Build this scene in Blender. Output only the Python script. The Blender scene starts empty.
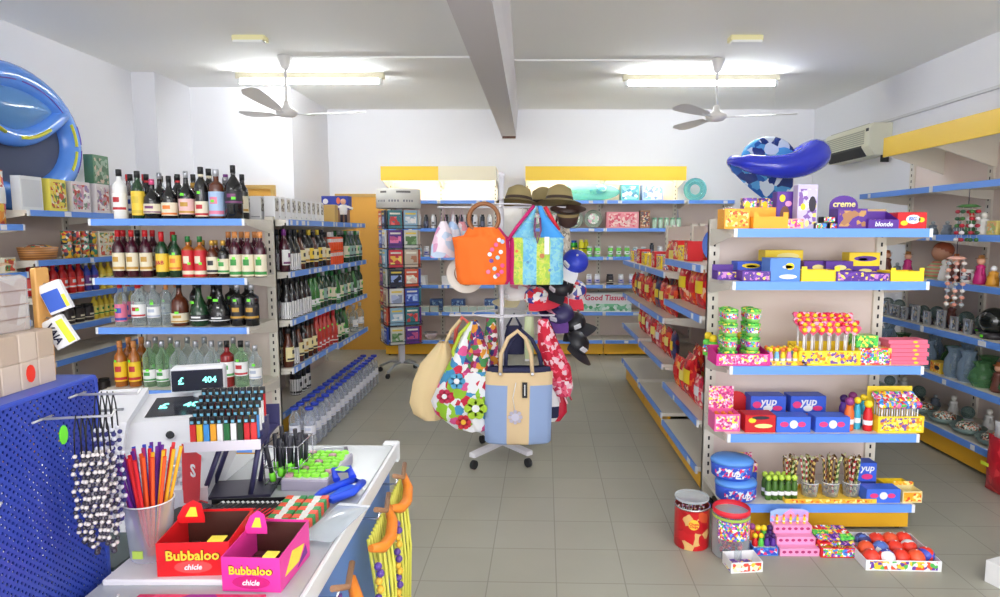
import bpy, math, random
from mathutils import Vector, Matrix
random.seed(11)
SC = bpy.context.scene
COL = SC.collection
PI = math.pi
R = math.radians

# ------------------------------------------------------------------ materials
def lin(c):
    def g(v):
        v = v / 255.0
        return v / 12.92 if v <= 0.04045 else ((v + 0.055) / 1.055) ** 2.4
    return (g(c[0]), g(c[1]), g(c[2]), 1.0)
_M = {}
def mat(name, rgb=(200, 200, 200), rough=0.5, metal=0.0, emit=0.0, alpha=None, coat=0.0, spec=0.5):
    if name in _M: return _M[name]
    m = bpy.data.materials.new(name); m.use_nodes = True
    b = m.node_tree.nodes['Principled BSDF']
    b.inputs['Base Color'].default_value = lin(rgb)
    b.inputs['Roughness'].default_value = rough
    b.inputs['Metallic'].default_value = metal
    b.inputs['Specular IOR Level'].default_value = spec
    if coat: b.inputs['Coat Weight'].default_value = coat
    if emit:
        b.inputs['Emission Color'].default_value = lin(rgb)
        b.inputs['Emission Strength'].default_value = emit
    _M[name] = m
    return m
def C(r, g, b, rough=0.45):
    return mat('colour_%d_%d_%d_%d' % (r, g, b, int(rough * 100)), (r, g, b), rough)
def clear(name, rgb=(235, 245, 245), fac=0.25, rough=0.05, body=(225, 232, 238)):
    """thin clear glass or plastic: mostly see-through with a glossy skin"""
    if name in _M: return _M[name]
    m = bpy.data.materials.new(name); m.use_nodes = True
    nt = m.node_tree; b = nt.nodes['Principled BSDF']; out = nt.nodes['Material Output']
    b.inputs['Base Color'].default_value = lin(body); b.inputs['Roughness'].default_value = rough
    t = nt.nodes.new('ShaderNodeBsdfTransparent'); t.inputs['Color'].default_value = lin(rgb)
    lw = nt.nodes.new('ShaderNodeLayerWeight'); lw.inputs['Blend'].default_value = 0.35
    ad = nt.nodes.new('ShaderNodeMath'); ad.operation = 'ADD'; ad.use_clamp = True
    ad.inputs[1].default_value = fac
    mu = nt.nodes.new('ShaderNodeMath'); mu.operation = 'MULTIPLY'; mu.inputs[1].default_value = 0.6
    nt.links.new(lw.outputs['Facing'], mu.inputs[0]); nt.links.new(mu.outputs[0], ad.inputs[0])
    mx = nt.nodes.new('ShaderNodeMixShader')
    nt.links.new(ad.outputs[0], mx.inputs[0]); nt.links.new(t.outputs[0], mx.inputs[1]); nt.links.new(b.outputs[0], mx.inputs[2])
    nt.links.new(mx.outputs[0], out.inputs[0])
    _M[name] = m
    return m
def pr(name, cols, scale=45, rough=0.35, rnd=True, stretch=(1, 1, 1), noise=0.0):
    """printed packaging: patches of the given colours"""
    if name in _M: return _M[name]
    m = bpy.data.materials.new(name); m.use_nodes = True
    nt = m.node_tree; b = nt.nodes['Principled BSDF']; b.inputs['Roughness'].default_value = rough
    tc = nt.nodes.new('ShaderNodeTexCoord'); mp = nt.nodes.new('ShaderNodeMapping')
    mp.inputs['Scale'].default_value = stretch
    nt.links.new(tc.outputs['Object'], mp.inputs['Vector'])
    vec = mp.outputs['Vector']
    if noise:
        nz = nt.nodes.new('ShaderNodeTexNoise'); nz.inputs['Scale'].default_value = scale * 0.7
        nt.links.new(vec, nz.inputs['Vector'])
        mxv = nt.nodes.new('ShaderNodeMixRGB'); mxv.blend_type = 'ADD'; mxv.inputs[0].default_value = noise
        nt.links.new(vec, mxv.inputs[1]); nt.links.new(nz.outputs['Color'], mxv.inputs[2]); vec = mxv.outputs[0]
    vo = nt.nodes.new('ShaderNodeTexVoronoi'); vo.voronoi_dimensions = '4D'
    vo.inputs['Scale'].default_value = scale * (1.7 if name.startswith('print_') else 1)
    nt.links.new(vec, vo.inputs['Vector'])
    if rnd:
        oi = nt.nodes.new('ShaderNodeObjectInfo'); mm = nt.nodes.new('ShaderNodeMath'); mm.operation = 'MULTIPLY'
        mm.inputs[1].default_value = 9.0
        nt.links.new(oi.outputs['Random'], mm.inputs[0]); nt.links.new(mm.outputs[0], vo.inputs['W'])
    sp = nt.nodes.new('ShaderNodeSeparateColor'); nt.links.new(vo.outputs['Color'], sp.inputs[0])
    cr = nt.nodes.new('ShaderNodeValToRGB'); cr.color_ramp.interpolation = 'CONSTANT'
    el = cr.color_ramp.elements
    while len(el) < len(cols): el.new(0.5)
    for i, c in enumerate(cols):
        el[i].position = i / len(cols); el[i].color = lin(c)
    nt.links.new(sp.outputs[0], cr.inputs[0]); nt.links.new(cr.outputs[0], b.inputs['Base Color'])
    _M[name] = m
    return m
def stripes(name, c1, c2, freq, axis=0, rough=0.5, ratio=0.5):
    if name in _M: return _M[name]
    m = bpy.data.materials.new(name); m.use_nodes = True
    nt = m.node_tree; b = nt.nodes['Principled BSDF']; b.inputs['Roughness'].default_value = rough
    tc = nt.nodes.new('ShaderNodeTexCoord'); sx = nt.nodes.new('ShaderNodeSeparateXYZ')
    nt.links.new(tc.outputs['Object'], sx.inputs[0])
    mu = nt.nodes.new('ShaderNodeMath'); mu.operation = 'MULTIPLY'; mu.inputs[1].default_value = freq
    fr = nt.nodes.new('ShaderNodeMath'); fr.operation = 'FRACT'
    gt = nt.nodes.new('ShaderNodeMath'); gt.operation = 'GREATER_THAN'; gt.inputs[1].default_value = ratio
    nt.links.new(sx.outputs[axis], mu.inputs[0]); nt.links.new(mu.outputs[0], fr.inputs[0]); nt.links.new(fr.outputs[0], gt.inputs[0])
    mx = nt.nodes.new('ShaderNodeMixRGB'); mx.inputs[1].default_value = lin(c1); mx.inputs[2].default_value = lin(c2)
    nt.links.new(gt.outputs[0], mx.inputs[0]); nt.links.new(mx.outputs[0], b.inputs['Base Color'])
    _M[name] = m
    return m

# ------------------------------------------------------------------ mesh builder
class MB:
    def __init__(s): s.v = []; s.f = []; s.m = []; s.sm = []; s.mats = []
    def mi(s, m):
        if m not in s.mats: s.mats.append(m)
        return s.mats.index(m)
    def face(s, idx, m, smooth=False):
        s.f.append(idx); s.m.append(s.mi(m)); s.sm.append(smooth)
    def quad(s, pts, m):
        n = len(s.v); s.v += [tuple(p) for p in pts]; s.face(tuple(range(n, n + len(pts))), m)
    def box(s, x0, x1, y0, y1, z0, z1, m, front=None, top=None, side=None, tp=0.0):
        n = len(s.v)
        if x0 > x1: x0, x1 = x1, x0
        if y0 > y1: y0, y1 = y1, y0
        if z0 > z1: z0, z1 = z1, z0
        s.v += [(x0, y0, z0), (x1, y0, z0), (x1, y1, z0), (x0, y1, z0),
                (x0 + tp, y0 + tp, z1), (x1 - tp, y0 + tp, z1), (x1 - tp, y1 - tp, z1), (x0 + tp, y1 - tp, z1)]
        for q, mm in (((0, 3, 2, 1), m), ((4, 5, 6, 7), top or m), ((0, 1, 5, 4), front or m), ((1, 2, 6, 5), side or m), ((2, 3, 7, 6), m), ((3, 0, 4, 7), side or m)):
            s.face(tuple(n + i for i in q), mm)
        return s
    def cbox(s, x0, x1, y0, y1, z0, z1, m, b=0.002, front=None, top=None):
        """box with chamfered vertical and top edges"""
        if x0 > x1: x0, x1 = x1, x0
        if y0 > y1: y0, y1 = y1, y0
        n = len(s.v)
        def ring(x0, x1, y0, y1, b, z):
            return [(x0 + b, y0, z), (x1 - b, y0, z), (x1, y0 + b, z), (x1, y1 - b, z), (x1 - b, y1, z), (x0 + b, y1, z), (x0, y1 - b, z), (x0, y0 + b, z)]
        s.v += ring(x0, x1, y0, y1, b, z0) + ring(x0, x1, y0, y1, b, z1 - b) + ring(x0 + b, x1 - b, y0 + b, y1 - b, b, z1)
        s.face(tuple(n + i for i in reversed(range(8))), m)
        for k in (0, 1):
            for i in range(8):
                j = (i + 1) % 8
                mm = (front if (front and i == 0 and k == 0) else m)
                s.face((n + 8 * k + i, n + 8 * k + j, n + 8 * k + 8 + j, n + 8 * k + 8 + i), mm)
        s.face(tuple(n + 16 + i for i in range(8)), top or m)
        return s
    def lathe(s, prof, m, seg=14, c=(0, 0, 0), cap=True, a0=0.0, a1=2 * PI, smooth=True, sx=1.0, sy=1.0):
        """prof: list of (r, z) bottom to top (optionally (r, z, material) for the band above)"""
        full = abs(a1 - a0 - 2 * PI) < 1e-6
        k = seg if full else seg + 1
        n = len(s.v)
        for p in prof:
            for i in range(k):
                a = a0 + (a1 - a0) * i / seg
                s.v.append((c[0] + sx * p[0] * math.cos(a), c[1] + sy * p[0] * math.sin(a), c[2] + p[1]))
        for j in range(len(prof) - 1):
            mm = prof[j][2] if len(prof[j]) > 2 else m
            for i in range(seg):
                i2 = (i + 1) % k
                s.face((n + j * k + i, n + j * k + i2, n + (j + 1) * k + i2, n + (j + 1) * k + i), mm, smooth)
        if cap and full:
            if prof[0][0] > 1e-5: s.face(tuple(n + i for i in reversed(range(k))), m)
            if prof[-1][0] > 1e-5: s.face(tuple(n + (len(prof) - 1) * k + i for i in range(k)), m)
        return s
    def tube(s, pts, r, m, seg=8, closed=False, rs=None, cap=True):
        pts = [Vector(p) for p in pts]; n = len(s.v); N = len(pts)
        up = Vector((0, 0, 1)); prevu = None
        for i, p in enumerate(pts):
            if closed: d = pts[(i + 1) % N] - pts[i - 1]
            else: d = pts[min(i + 1, N - 1)] - pts[max(i - 1, 0)]
            d.normalize()
            u = (prevu - d * prevu.dot(d)) if prevu is not None else d.cross(up if abs(d.z) < 0.95 else Vector((1, 0, 0)))
            if u.length < 1e-6: u = d.cross(Vector((0, 1, 0)))
            u.normalize(); w = d.cross(u); prevu = u
            rr = rs[i] if rs else r
            for j in range(seg):
                a = 2 * PI * j / seg
                q = p + u * (rr * math.cos(a)) + w * (rr * math.sin(a))
                s.v.append(tuple(q))
        for i in range(N if closed else N - 1):
            i2 = (i + 1) % N
            for j in range(seg):
                j2 = (j + 1) % seg
                s.face((n + i * seg + j, n + i * seg + j2, n + i2 * seg + j2, n + i2 * seg + j), m, True)
        if cap and not closed:
            s.face(tuple(n + j for j in reversed(range(seg))), m); s.face(tuple(n + (N - 1) * seg + j for j in range(seg)), m)
        return s
    def prism(s, out, y0, y1, m, side=None, axis='y'):
        """outline of (a, b) pairs extruded along an axis: y -> (x,z), x -> (y,z), z -> (x,y)"""
        def P(a, b, t):
            return (a, t, b) if axis == 'y' else ((t, a, b) if axis == 'x' else (a, b, t))
        n = len(s.v); k = len(out)
        s.v += [P(a, b, y0) for a, b in out] + [P(a, b, y1) for a, b in out]
        s.face(tuple(range(n, n + k)), m); s.face(tuple(reversed(range(n + k, n + 2 * k))), m)
        for i in range(k):
            j = (i + 1) % k
            s.face((n + i, n + k + i, n + k + j, n + j), side or m)
        return s
    def ball(s, c, r, m, seg=12, rings=8, sz=1.0, sx=1.0, sy=1.0):
        prof = [(max(r * math.sin(PI * i / rings), 1e-6), -r * sz * math.cos(PI * i / rings)) for i in range(rings + 1)]
        return s.lathe(prof, m, seg, c, cap=False, sx=sx, sy=sy)
    def grid(s, fn, nu, nv, m, smooth=True):
        """fn(u,v)->(x,y,z), u,v in 0..1; m may be fn(u,v)->material"""
        n = len(s.v)
        for j in range(nv + 1):
            for i in range(nu + 1): s.v.append(tuple(fn(i / nu, j / nv)))
        for j in range(nv):
            for i in range(nu):
                a = n + j * (nu + 1) + i
                mm = m((i + .5) / nu, (j + .5) / nv) if callable(m) else m
                if mm is not None: s.face((a, a + 1, a + nu + 2, a + nu + 1), mm, smooth)
        return s
    def add(s, o, M=None):
        n = len(s.v)
        s.v += [tuple(M @ Vector(p)) for p in o.v] if M is not None else o.v
        for f, k, sm in zip(o.f, o.m, o.sm): s.face(tuple(n + i for i in f), o.mats[k], sm)
        return s
    def mesh(s, name):
        me = bpy.data.meshes.new(name)
        me.from_pydata(s.v, [], s.f)
        for m in s.mats: me.materials.append(m)
        me.polygons.foreach_set('material_index', s.m)
        me.polygons.foreach_set('use_smooth', s.sm)
        me.update()
        return me
def ob(name, data, parent=None, loc=(0, 0, 0), rot=(0, 0, 0), label=None, cat=None, group=None, kind=None):
    if isinstance(data, MB): data = data.mesh(name)
    o = bpy.data.objects.new(name, data); COL.objects.link(o)
    if parent is not None: o.parent = parent
    o.location = loc; o.rotation_euler = rot
    if label:
        if len(label.split()) > 16: label = label.replace(' with ', ', ', 1)
        if len(label.split()) > 16: label = label.replace(' and ', ' ', 1)
        o['label'] = label
    if cat: o['category'] = cat
    if group: o['group'] = group
    if kind: o['kind'] = kind
    return o
def structure(name, mb, label=None):
    return ob(name, mb, kind='structure', label=label)

# lettering -> mesh, standing in the x-z plane and facing -y
_T = {}
def text_mb(body, size, m, depth=0.0006, bold=True, shear=0.0, spacing=1.0, arch=0.0, wobble=0.0):
    cu = bpy.data.curves.new('lettering', 'FONT'); cu.body = body; cu.size = size; cu.align_x = 'CENTER'; cu.align_y = 'CENTER'
    cu.extrude = depth; cu.resolution_u = 2; cu.shear = shear; cu.space_character = spacing
    if bold: cu.offset = size * 0.022
    o = bpy.data.objects.new('lettering', cu); COL.objects.link(o)
    dg = bpy.context.evaluated_depsgraph_get(); dg.update()
    me = o.evaluated_get(dg).to_mesh()
    mb = MB()
    mb.v = [(v.co.x, -v.co.z, v.co.y + arch * (1 - (2 * v.co.x / max(1e-6, size * len(body) * .5)) ** 2)) for v in me.vertices]
    for p in me.polygons: mb.face(tuple(p.vertices), m)
    o.evaluated_get(dg).to_mesh_clear()
    bpy.data.objects.remove(o); bpy.data.curves.remove(cu)
    return mb

# ------------------------------------------------------------------ prototypes and copies
class Proto:
    def __init__(s, name, cat, root, parts=(), desc=''):
        s.name = name; s.cat = cat; s.desc = desc
        s.root = root.mesh(name) if isinstance(root, MB) else root
        s.parts = []
        s.height = max(([v[2] for v in root.v] if isinstance(root, MB) else [0]) + [v[2] + (p[2][2] if len(p) > 2 and p[2] else 0) for p in parts for v in p[1].v])
        for p in parts:   # (name, MB, loc, subparts, label)
            p = tuple(p) + (None,) * (5 - len(p))
            subs = [(q[0], q[1].mesh(q[0]), (q[2] if len(q) > 2 and q[2] else (0, 0, 0))) for q in (p[3] or ())]
            s.parts.append((p[0], p[1].mesh(p[0]), p[2] or (0, 0, 0), subs, p[4]))
    def put(s, loc, rz=0.0, label=None, group=None, rot=None, scale=None, cat=None):
        o = ob(s.name, s.root, None, loc, rot or (0, 0, rz), label or s.desc, cat or s.cat, group)
        if scale: o.scale = (scale, scale, scale) if not isinstance(scale, tuple) else scale
        for n, me, l, subs, lb in s.parts:
            c = ob(n, me, o, l)
            if lb: c['label'] = lb
            for n2, me2, l2 in subs: ob(n2, me2, c, l2)
        return o
ORD = ['first', 'second', 'third', 'fourth', 'fifth', 'sixth', 'seventh', 'eighth', 'ninth', 'tenth', 'eleventh', 'twelfth', 'thirteenth',
       'fourteenth', 'fifteenth', 'sixteenth', 'seventeenth', 'eighteenth', 'nineteenth', 'twentieth']
def nth(i):
    if i < 20: return ORD[i]
    t = ['twenty', 'thirty', 'forty', 'fifty', 'sixty', 'seventy', 'eighty', 'ninety'][(i + 1) // 10 - 2]
    r = (i + 1) % 10
    return t + '-' + ORD[r - 1] if r else {'twenty': 'twentieth', 'thirty': 'thirtieth', 'forty': 'fortieth', 'fifty': 'fiftieth'}.get(t, t)
# ------------------------------------------------------------------ setting
HC = 3.11
wallm = mat('white_wall_paint', (236, 236, 240), 0.75)
pierm = wallm
ceilm = mat('ceiling_paint', (246, 246, 243), 0.85)
def tile_mat():
    m = bpy.data.materials.new('floor_tiles'); m.use_nodes = True
    nt = m.node_tree; b = nt.nodes['Principled BSDF']
    tc = nt.nodes.new('ShaderNodeTexCoord'); mp = nt.nodes.new('ShaderNodeMapping')
    mp.inputs['Rotation'].default_value = (0, 0, R(1.6)); mp.inputs['Location'].default_value = (-0.055, 0.045, 0)
    nt.links.new(tc.outputs['Object'], mp.inputs['Vector'])
    br = nt.nodes.new('ShaderNodeTexBrick'); br.offset = 0.0; br.squash = 1.0
    br.inputs['Scale'].default_value = 1.0; br.inputs['Brick Width'].default_value = 0.305; br.inputs['Row Height'].default_value = 0.305
    br.inputs['Mortar Size'].default_value = 0.003; br.inputs['Mortar Smooth'].default_value = 0.3; br.inputs['Bias'].default_value = 0.0
    br.inputs['Color1'].default_value = lin((170, 168, 154)); br.inputs['Color2'].default_value = lin((165, 163, 149)); br.inputs['Mortar'].default_value = lin((140, 138, 126))
    nt.links.new(mp.outputs[0], br.inputs['Vector'])
    nz = nt.nodes.new('ShaderNodeTexNoise'); nz.inputs['Scale'].default_value = 2.2; nz.inputs['Detail'].default_value = 6
    nt.links.new(tc.outputs['Object'], nz.inputs['Vector'])
    mx = nt.nodes.new('ShaderNodeMixRGB'); mx.blend_type = 'MULTIPLY'; mx.inputs[0].default_value = 0.25
    rmp = nt.nodes.new('ShaderNodeValToRGB'); rmp.color_ramp.elements[0].color = (.65, .65, .65, 1); rmp.color_ramp.elements[0].position = .3; rmp.color_ramp.elements[1].position = .7
    nt.links.new(nz.outputs['Fac'], rmp.inputs[0])
    nt.links.new(br.outputs['Color'], mx.inputs[1]); nt.links.new(rmp.outputs[0], mx.inputs[2]); nt.links.new(mx.outputs[0], b.inputs['Base Color'])
    b.inputs['Roughness'].default_value = 0.42
    return m
YF = -2.6
structure('floor', MB().box(-4.1, 3.9, YF - .3, 8.7, -0.12, 0, tile_mat()))
structure('ceiling', MB().box(-4.1, 3.9, YF, 8.7, HC, HC + .15, ceilm))
structure('wall_left', MB().box(-4.05, -3.88, YF, 8.6, 0, HC, wallm))
structure('wall_right', MB().box(3.69, 3.86, YF, 8.6, 0, HC, wallm))
structure('wall_back', MB().box(-2.56, 3.69, 8.4, 8.6, 0, HC, wallm))
structure('wall_corner_block', MB().box(-3.88, -2.56, 7.12, 8.6, 0, HC, wallm))
structure('wall_corner_pier', MB().box(-3.88, -3.65, 6.46, 7.12, 0, HC, wallm))
f = MB()
f.box(-3.88, -3.3, YF - .15, YF, 0, HC, wallm); f.box(3.1, 3.69, YF - .15, YF, 0, HC, wallm); f.box(-3.3, 3.1, YF - .15, YF, 2.85, HC, wallm)
structure('wall_front', f)
# ceiling beam running to the back wall
bm_ = MB(); bmat = mat('beam_paint', (214, 210, 212), 0.8)
def bring(y):
    t = (y - 3.5) / 4.88
    xl = -0.425 + .104 * t; xr = -0.184 + .043 * t
    return [(xl, y, 2.765), (xr, y, 2.765), (-0.115, y, HC), (xl - .012, y, HC)]
a_, b_ = bring(YF), bring(8.4)
bm_.quad([a_[0], b_[0], b_[1], a_[1]], bmat); bm_.quad([a_[1], b_[1], b_[2], a_[2]], bmat)
bm_.quad([a_[3], b_[3], b_[0], a_[0]], bmat); bm_.quad([a_[0], a_[1], a_[2], a_[3]], bmat); bm_.quad([b_[3], b_[2], b_[1], b_[0]], bmat)
bm_.box(-.315, -.145, 8.33, 8.392, 2.745, 2.7648, mat('brown_pad', (96, 60, 50), .8))
structure('trim_1', bm_, 'deep painted ceiling beam running from front to back')
# conduits
wh = mat('white_plastic', (240, 240, 238), 0.4)
structure('trim_2', MB().box(-2.15, -.40, 5.9, 5.92, HC - .016, HC, wh), 'white cable conduit across the left ceiling')
structure('trim_3', MB().box(-.115, 1.73, 6.0, 6.02, HC - .016, HC, wh), 'white cable conduit across the right ceiling')
structure('trim_4', MB().box(3.67, 3.69, 3.0, 8.4, 2.665, 2.69, mat('wall_conduit', (214, 214, 216), .5)), 'cable conduit along the right wall')
structure('trim_5', MB().box(-3.88, -3.868, 1.0, 6.46, 0, .09, wh))
# doors
och = mat('ochre_door_wood', (216, 160, 66), 0.55)
ochd = mat('ochre_door_frame', (196, 160, 90), 0.5)
steel = mat('steel', (190, 192, 196), 0.3, 0.9)
def door(name, x0, x1, y, ztop, swap=False):
    d = structure(name, MB().box(x0, x1, y - .035, y, 0, ztop, och))
    fr = MB(); fr.box(x0 - .04, x0, y - .05, y, 0, ztop + .04, ochd); fr.box(x1, x1 + .04, y - .05, y, 0, ztop + .04, ochd); fr.box(x0, x1, y - .05, y, ztop, ztop + .04, ochd)
    ob('door_frame', fr, d)
    hx = x0 + .07 if swap else x1 - .07
    ob('door_handle', MB().tube([(hx, y - .035, 1.02), (hx, y - .075, 1.02), (hx + (.1 if swap else -.1), y - .078, 1.02)], .008, steel), d)
    return d
door('door_1', -2.44, -1.86, 8.4, 2.0, True)
door('door_2', -3.17, -2.80, 7.12, 2.02)
# ------------------------------------------------------------------ light
W = bpy.data.worlds.new('daylight'); SC.world = W; W.use_nodes = True
bg = W.node_tree.nodes['Background']; bg.inputs[0].default_value = (0.98, 0.98, 1.0, 1); bg.inputs[1].default_value = 2.5
tubem = bpy.data.materials.new('tube_glow'); tubem.use_nodes = True
tb = tubem.node_tree.nodes['Principled BSDF']; tb.inputs['Emission Color'].default_value = (0.93, 0.97, 1, 1); tb.inputs['Emission Strength'].default_value = 42
tb.inputs['Base Color'].default_value = (1, 1, 1, 1)
cream = mat('cream_plastic', (238, 232, 205), .45)
def tube_lamp(x0, x1, y, lab):
    o = ob('fluorescent_lamp', None, None, (0, 0, 0), label=lab, cat='ceiling lamp')
    ob('lamp_housing', MB().cbox(x0 - .02, x1 + .02, y - .02, y + .05, HC - .055, HC, cream, .006), o)
    ob('lamp_tube', MB().tube([(x0 + .03, y, HC - .085), (x1 - .03, y, HC - .085)], .02, tubem, 12), o)
    e = MB()
    for x in (x0, x1 - .03): e.cbox(x, x + .03, y - .022, y + .03, HC - .11, HC - .0555, wh, .004)
    ob('lamp_socket', e, o)
tube_lamp(-2.85, -1.43, 6.5, 'long fluorescent tube lamp on the ceiling above the left shelving')
tube_lamp(.98, 2.5, 6.58, 'long fluorescent tube lamp on the ceiling above the right shelving')
tube_lamp(-2.85, -1.43, 0.9, 'fluorescent tube lamp on the ceiling behind the viewer, left')
tube_lamp(.98, 2.5, 0.9, 'fluorescent tube lamp on the ceiling behind the viewer, right')
pl = bpy.data.lights.new('front_opening_portal', 'AREA'); pl.shape = 'RECTANGLE'; pl.size = 6.4; pl.size_y = 2.85
po = bpy.data.objects.new('front_opening_portal', pl); COL.objects.link(po); po.location = (-.1, YF + .01, 1.425); po.rotation_euler = (R(90), 0, 0)
pl.cycles.is_portal = True
# ceiling fans
fanw = mat('fan_white', (226, 224, 222), .35)
def fan(x, y, ang, zt, lab, cone=0.0):
    o = ob('ceiling_fan', None, None, (x, y, 0), label=lab, cat='ceiling fan')
    ob('canopy_cup', MB().lathe([(.02, HC - .12), (.035, HC - .1), (.062, HC - .02), (.064, HC)], fanw, 18), o)
    ob('rod', MB().lathe([(.012, zt + .05), (.012, HC - .11)], fanw, 10), o)
    ob('motor', MB().lathe([(.02, zt - .045), (.07, zt - .035), (.095, zt - .01), (.095, zt + .015), (.05, zt + .035), (.03, zt + .06), (.022, zt + .1)], fanw, 24), o)
    for k in range(3):
        a = R(ang + 120 * k); b = MB()
        L = .70
        def fn(u, v):
            r = .17 + (L - .17) * u; w = (.035 + .035 * math.sin(min(1, u * 1.1) * PI * .55)) * (1 if u < .97 else .6)
            q = (v - .5) * 2 * w
            X, Y_ = r * math.cos(a) - q * math.sin(a), r * math.sin(a) + q * math.cos(a)
            return (X, Y_, zt + cone * u + q * .22)
        b.grid(fn, 8, 2, fanw)
        def fn2(u, v):
            p = fn(u, 1 - v); return (p[0], p[1], p[2] - .005)
        b.grid(fn2, 8, 2, fanw)
        bl = ob('blade', b, o)
        ob('blade_arm', MB().box(.08, .24, -.014, .014, zt - .012, zt - .006, fanw), bl, rot=(0, 0, a))
    return o
fan(-2.16, 5.9, 25, 2.62, 'white three bladed ceiling fan on the left side of the beam', .06)
fan(1.73, 6.0, -13, 2.60, 'white three bladed ceiling fan on the right side of the beam')
yel = mat('pale_yellow_plastic', (240, 232, 180), .4)
for x, lab in ((-2.22, 'small pale yellow emergency light on the left ceiling'), (1.75, 'small pale yellow emergency light on the right ceiling')):
    o = ob('emergency_light', MB().cbox(x - .13, x + .13, 5.27, 5.37, HC - .04, HC, yel, .006), label=lab, cat='ceiling light')
    ob('diffuser', MB().cbox(x - .12, x + .12, 5.26, 5.33, HC - .06, HC - .041, wh, .004), o)
# air conditioner on the right wall
acm = mat('ac_cream', (226, 224, 200), .45); acd = mat('ac_dark', (40, 40, 38), .6); acg = mat('ac_grille', (176, 174, 156), .5)
ac = ob('air_conditioner', MB().prism([(3.6895, 2.33), (3.6895, 2.65), (3.50, 2.65), (3.46, 2.60), (3.46, 2.42), (3.52, 2.33)], 6.6, 7.6, acm),
        label='cream wall air conditioner with dark air outlet under the right ceiling', cat='air conditioner')
g = MB()
for k in range(7): g.box(3.452, 3.4598, 6.70, 7.52, 2.45 + k * .021, 2.461 + k * .021, acg)
ob('grille', g, ac)
g = MB()
for k in range(5): g.box(3.50 + k * .03, 3.515 + k * .03, 6.70, 7.52, 2.6501, 2.656, acg)
ob('top_grille', g, ac)
ob('air_outlet', MB().prism([(3.455, 2.415), (3.459, 2.425), (3.519, 2.334), (3.513, 2.328)], 6.75, 7.55, acd).box(3.4560, 3.4598, 6.75, 7.55, 2.42, 2.436, acd), ac)
ob('bracket', MB().box(3.60, 3.68, 6.62, 6.635, 2.26, 2.3295, acd), ac)
ob('badge', MB().box(3.4565, 3.4598, 6.62, 6.67, 2.57, 2.60, acd), ac)
# ------------------------------------------------------------------ camera
cd = bpy.data.cameras.new('camera'); cam = bpy.data.objects.new('camera', cd); COL.objects.link(cam); SC.camera = cam
cam.location = (0, 0, 1.55); cam.rotation_euler = (R(90) - math.atan(66.5 / 640), 0, 0)
cd.sensor_width = 36; cd.lens = 640 * 36 / 1000.0; cd.shift_x = -0.027; cd.clip_start = 0.05
vs = SC.view_settings
vs.view_transform = 'Standard'; vs.look = 'None'; vs.gamma = 1.0; vs.use_curve_mapping = False; vs.exposure = 1.14
SC.cycles.use_denoising = True
try: SC.cycles.denoiser = 'OPENIMAGEDENOISE'
except Exception: pass
SC.cycles.max_bounces = 8; SC.cycles.diffuse_bounces = 5; SC.cycles.transparent_max_bounces = 24; SC.cycles.transmission_bounces = 4
SC.cycles.sample_clamp_indirect = 4.0; SC.cycles.caustics_reflective = False; SC.cycles.caustics_refractive = False
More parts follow.
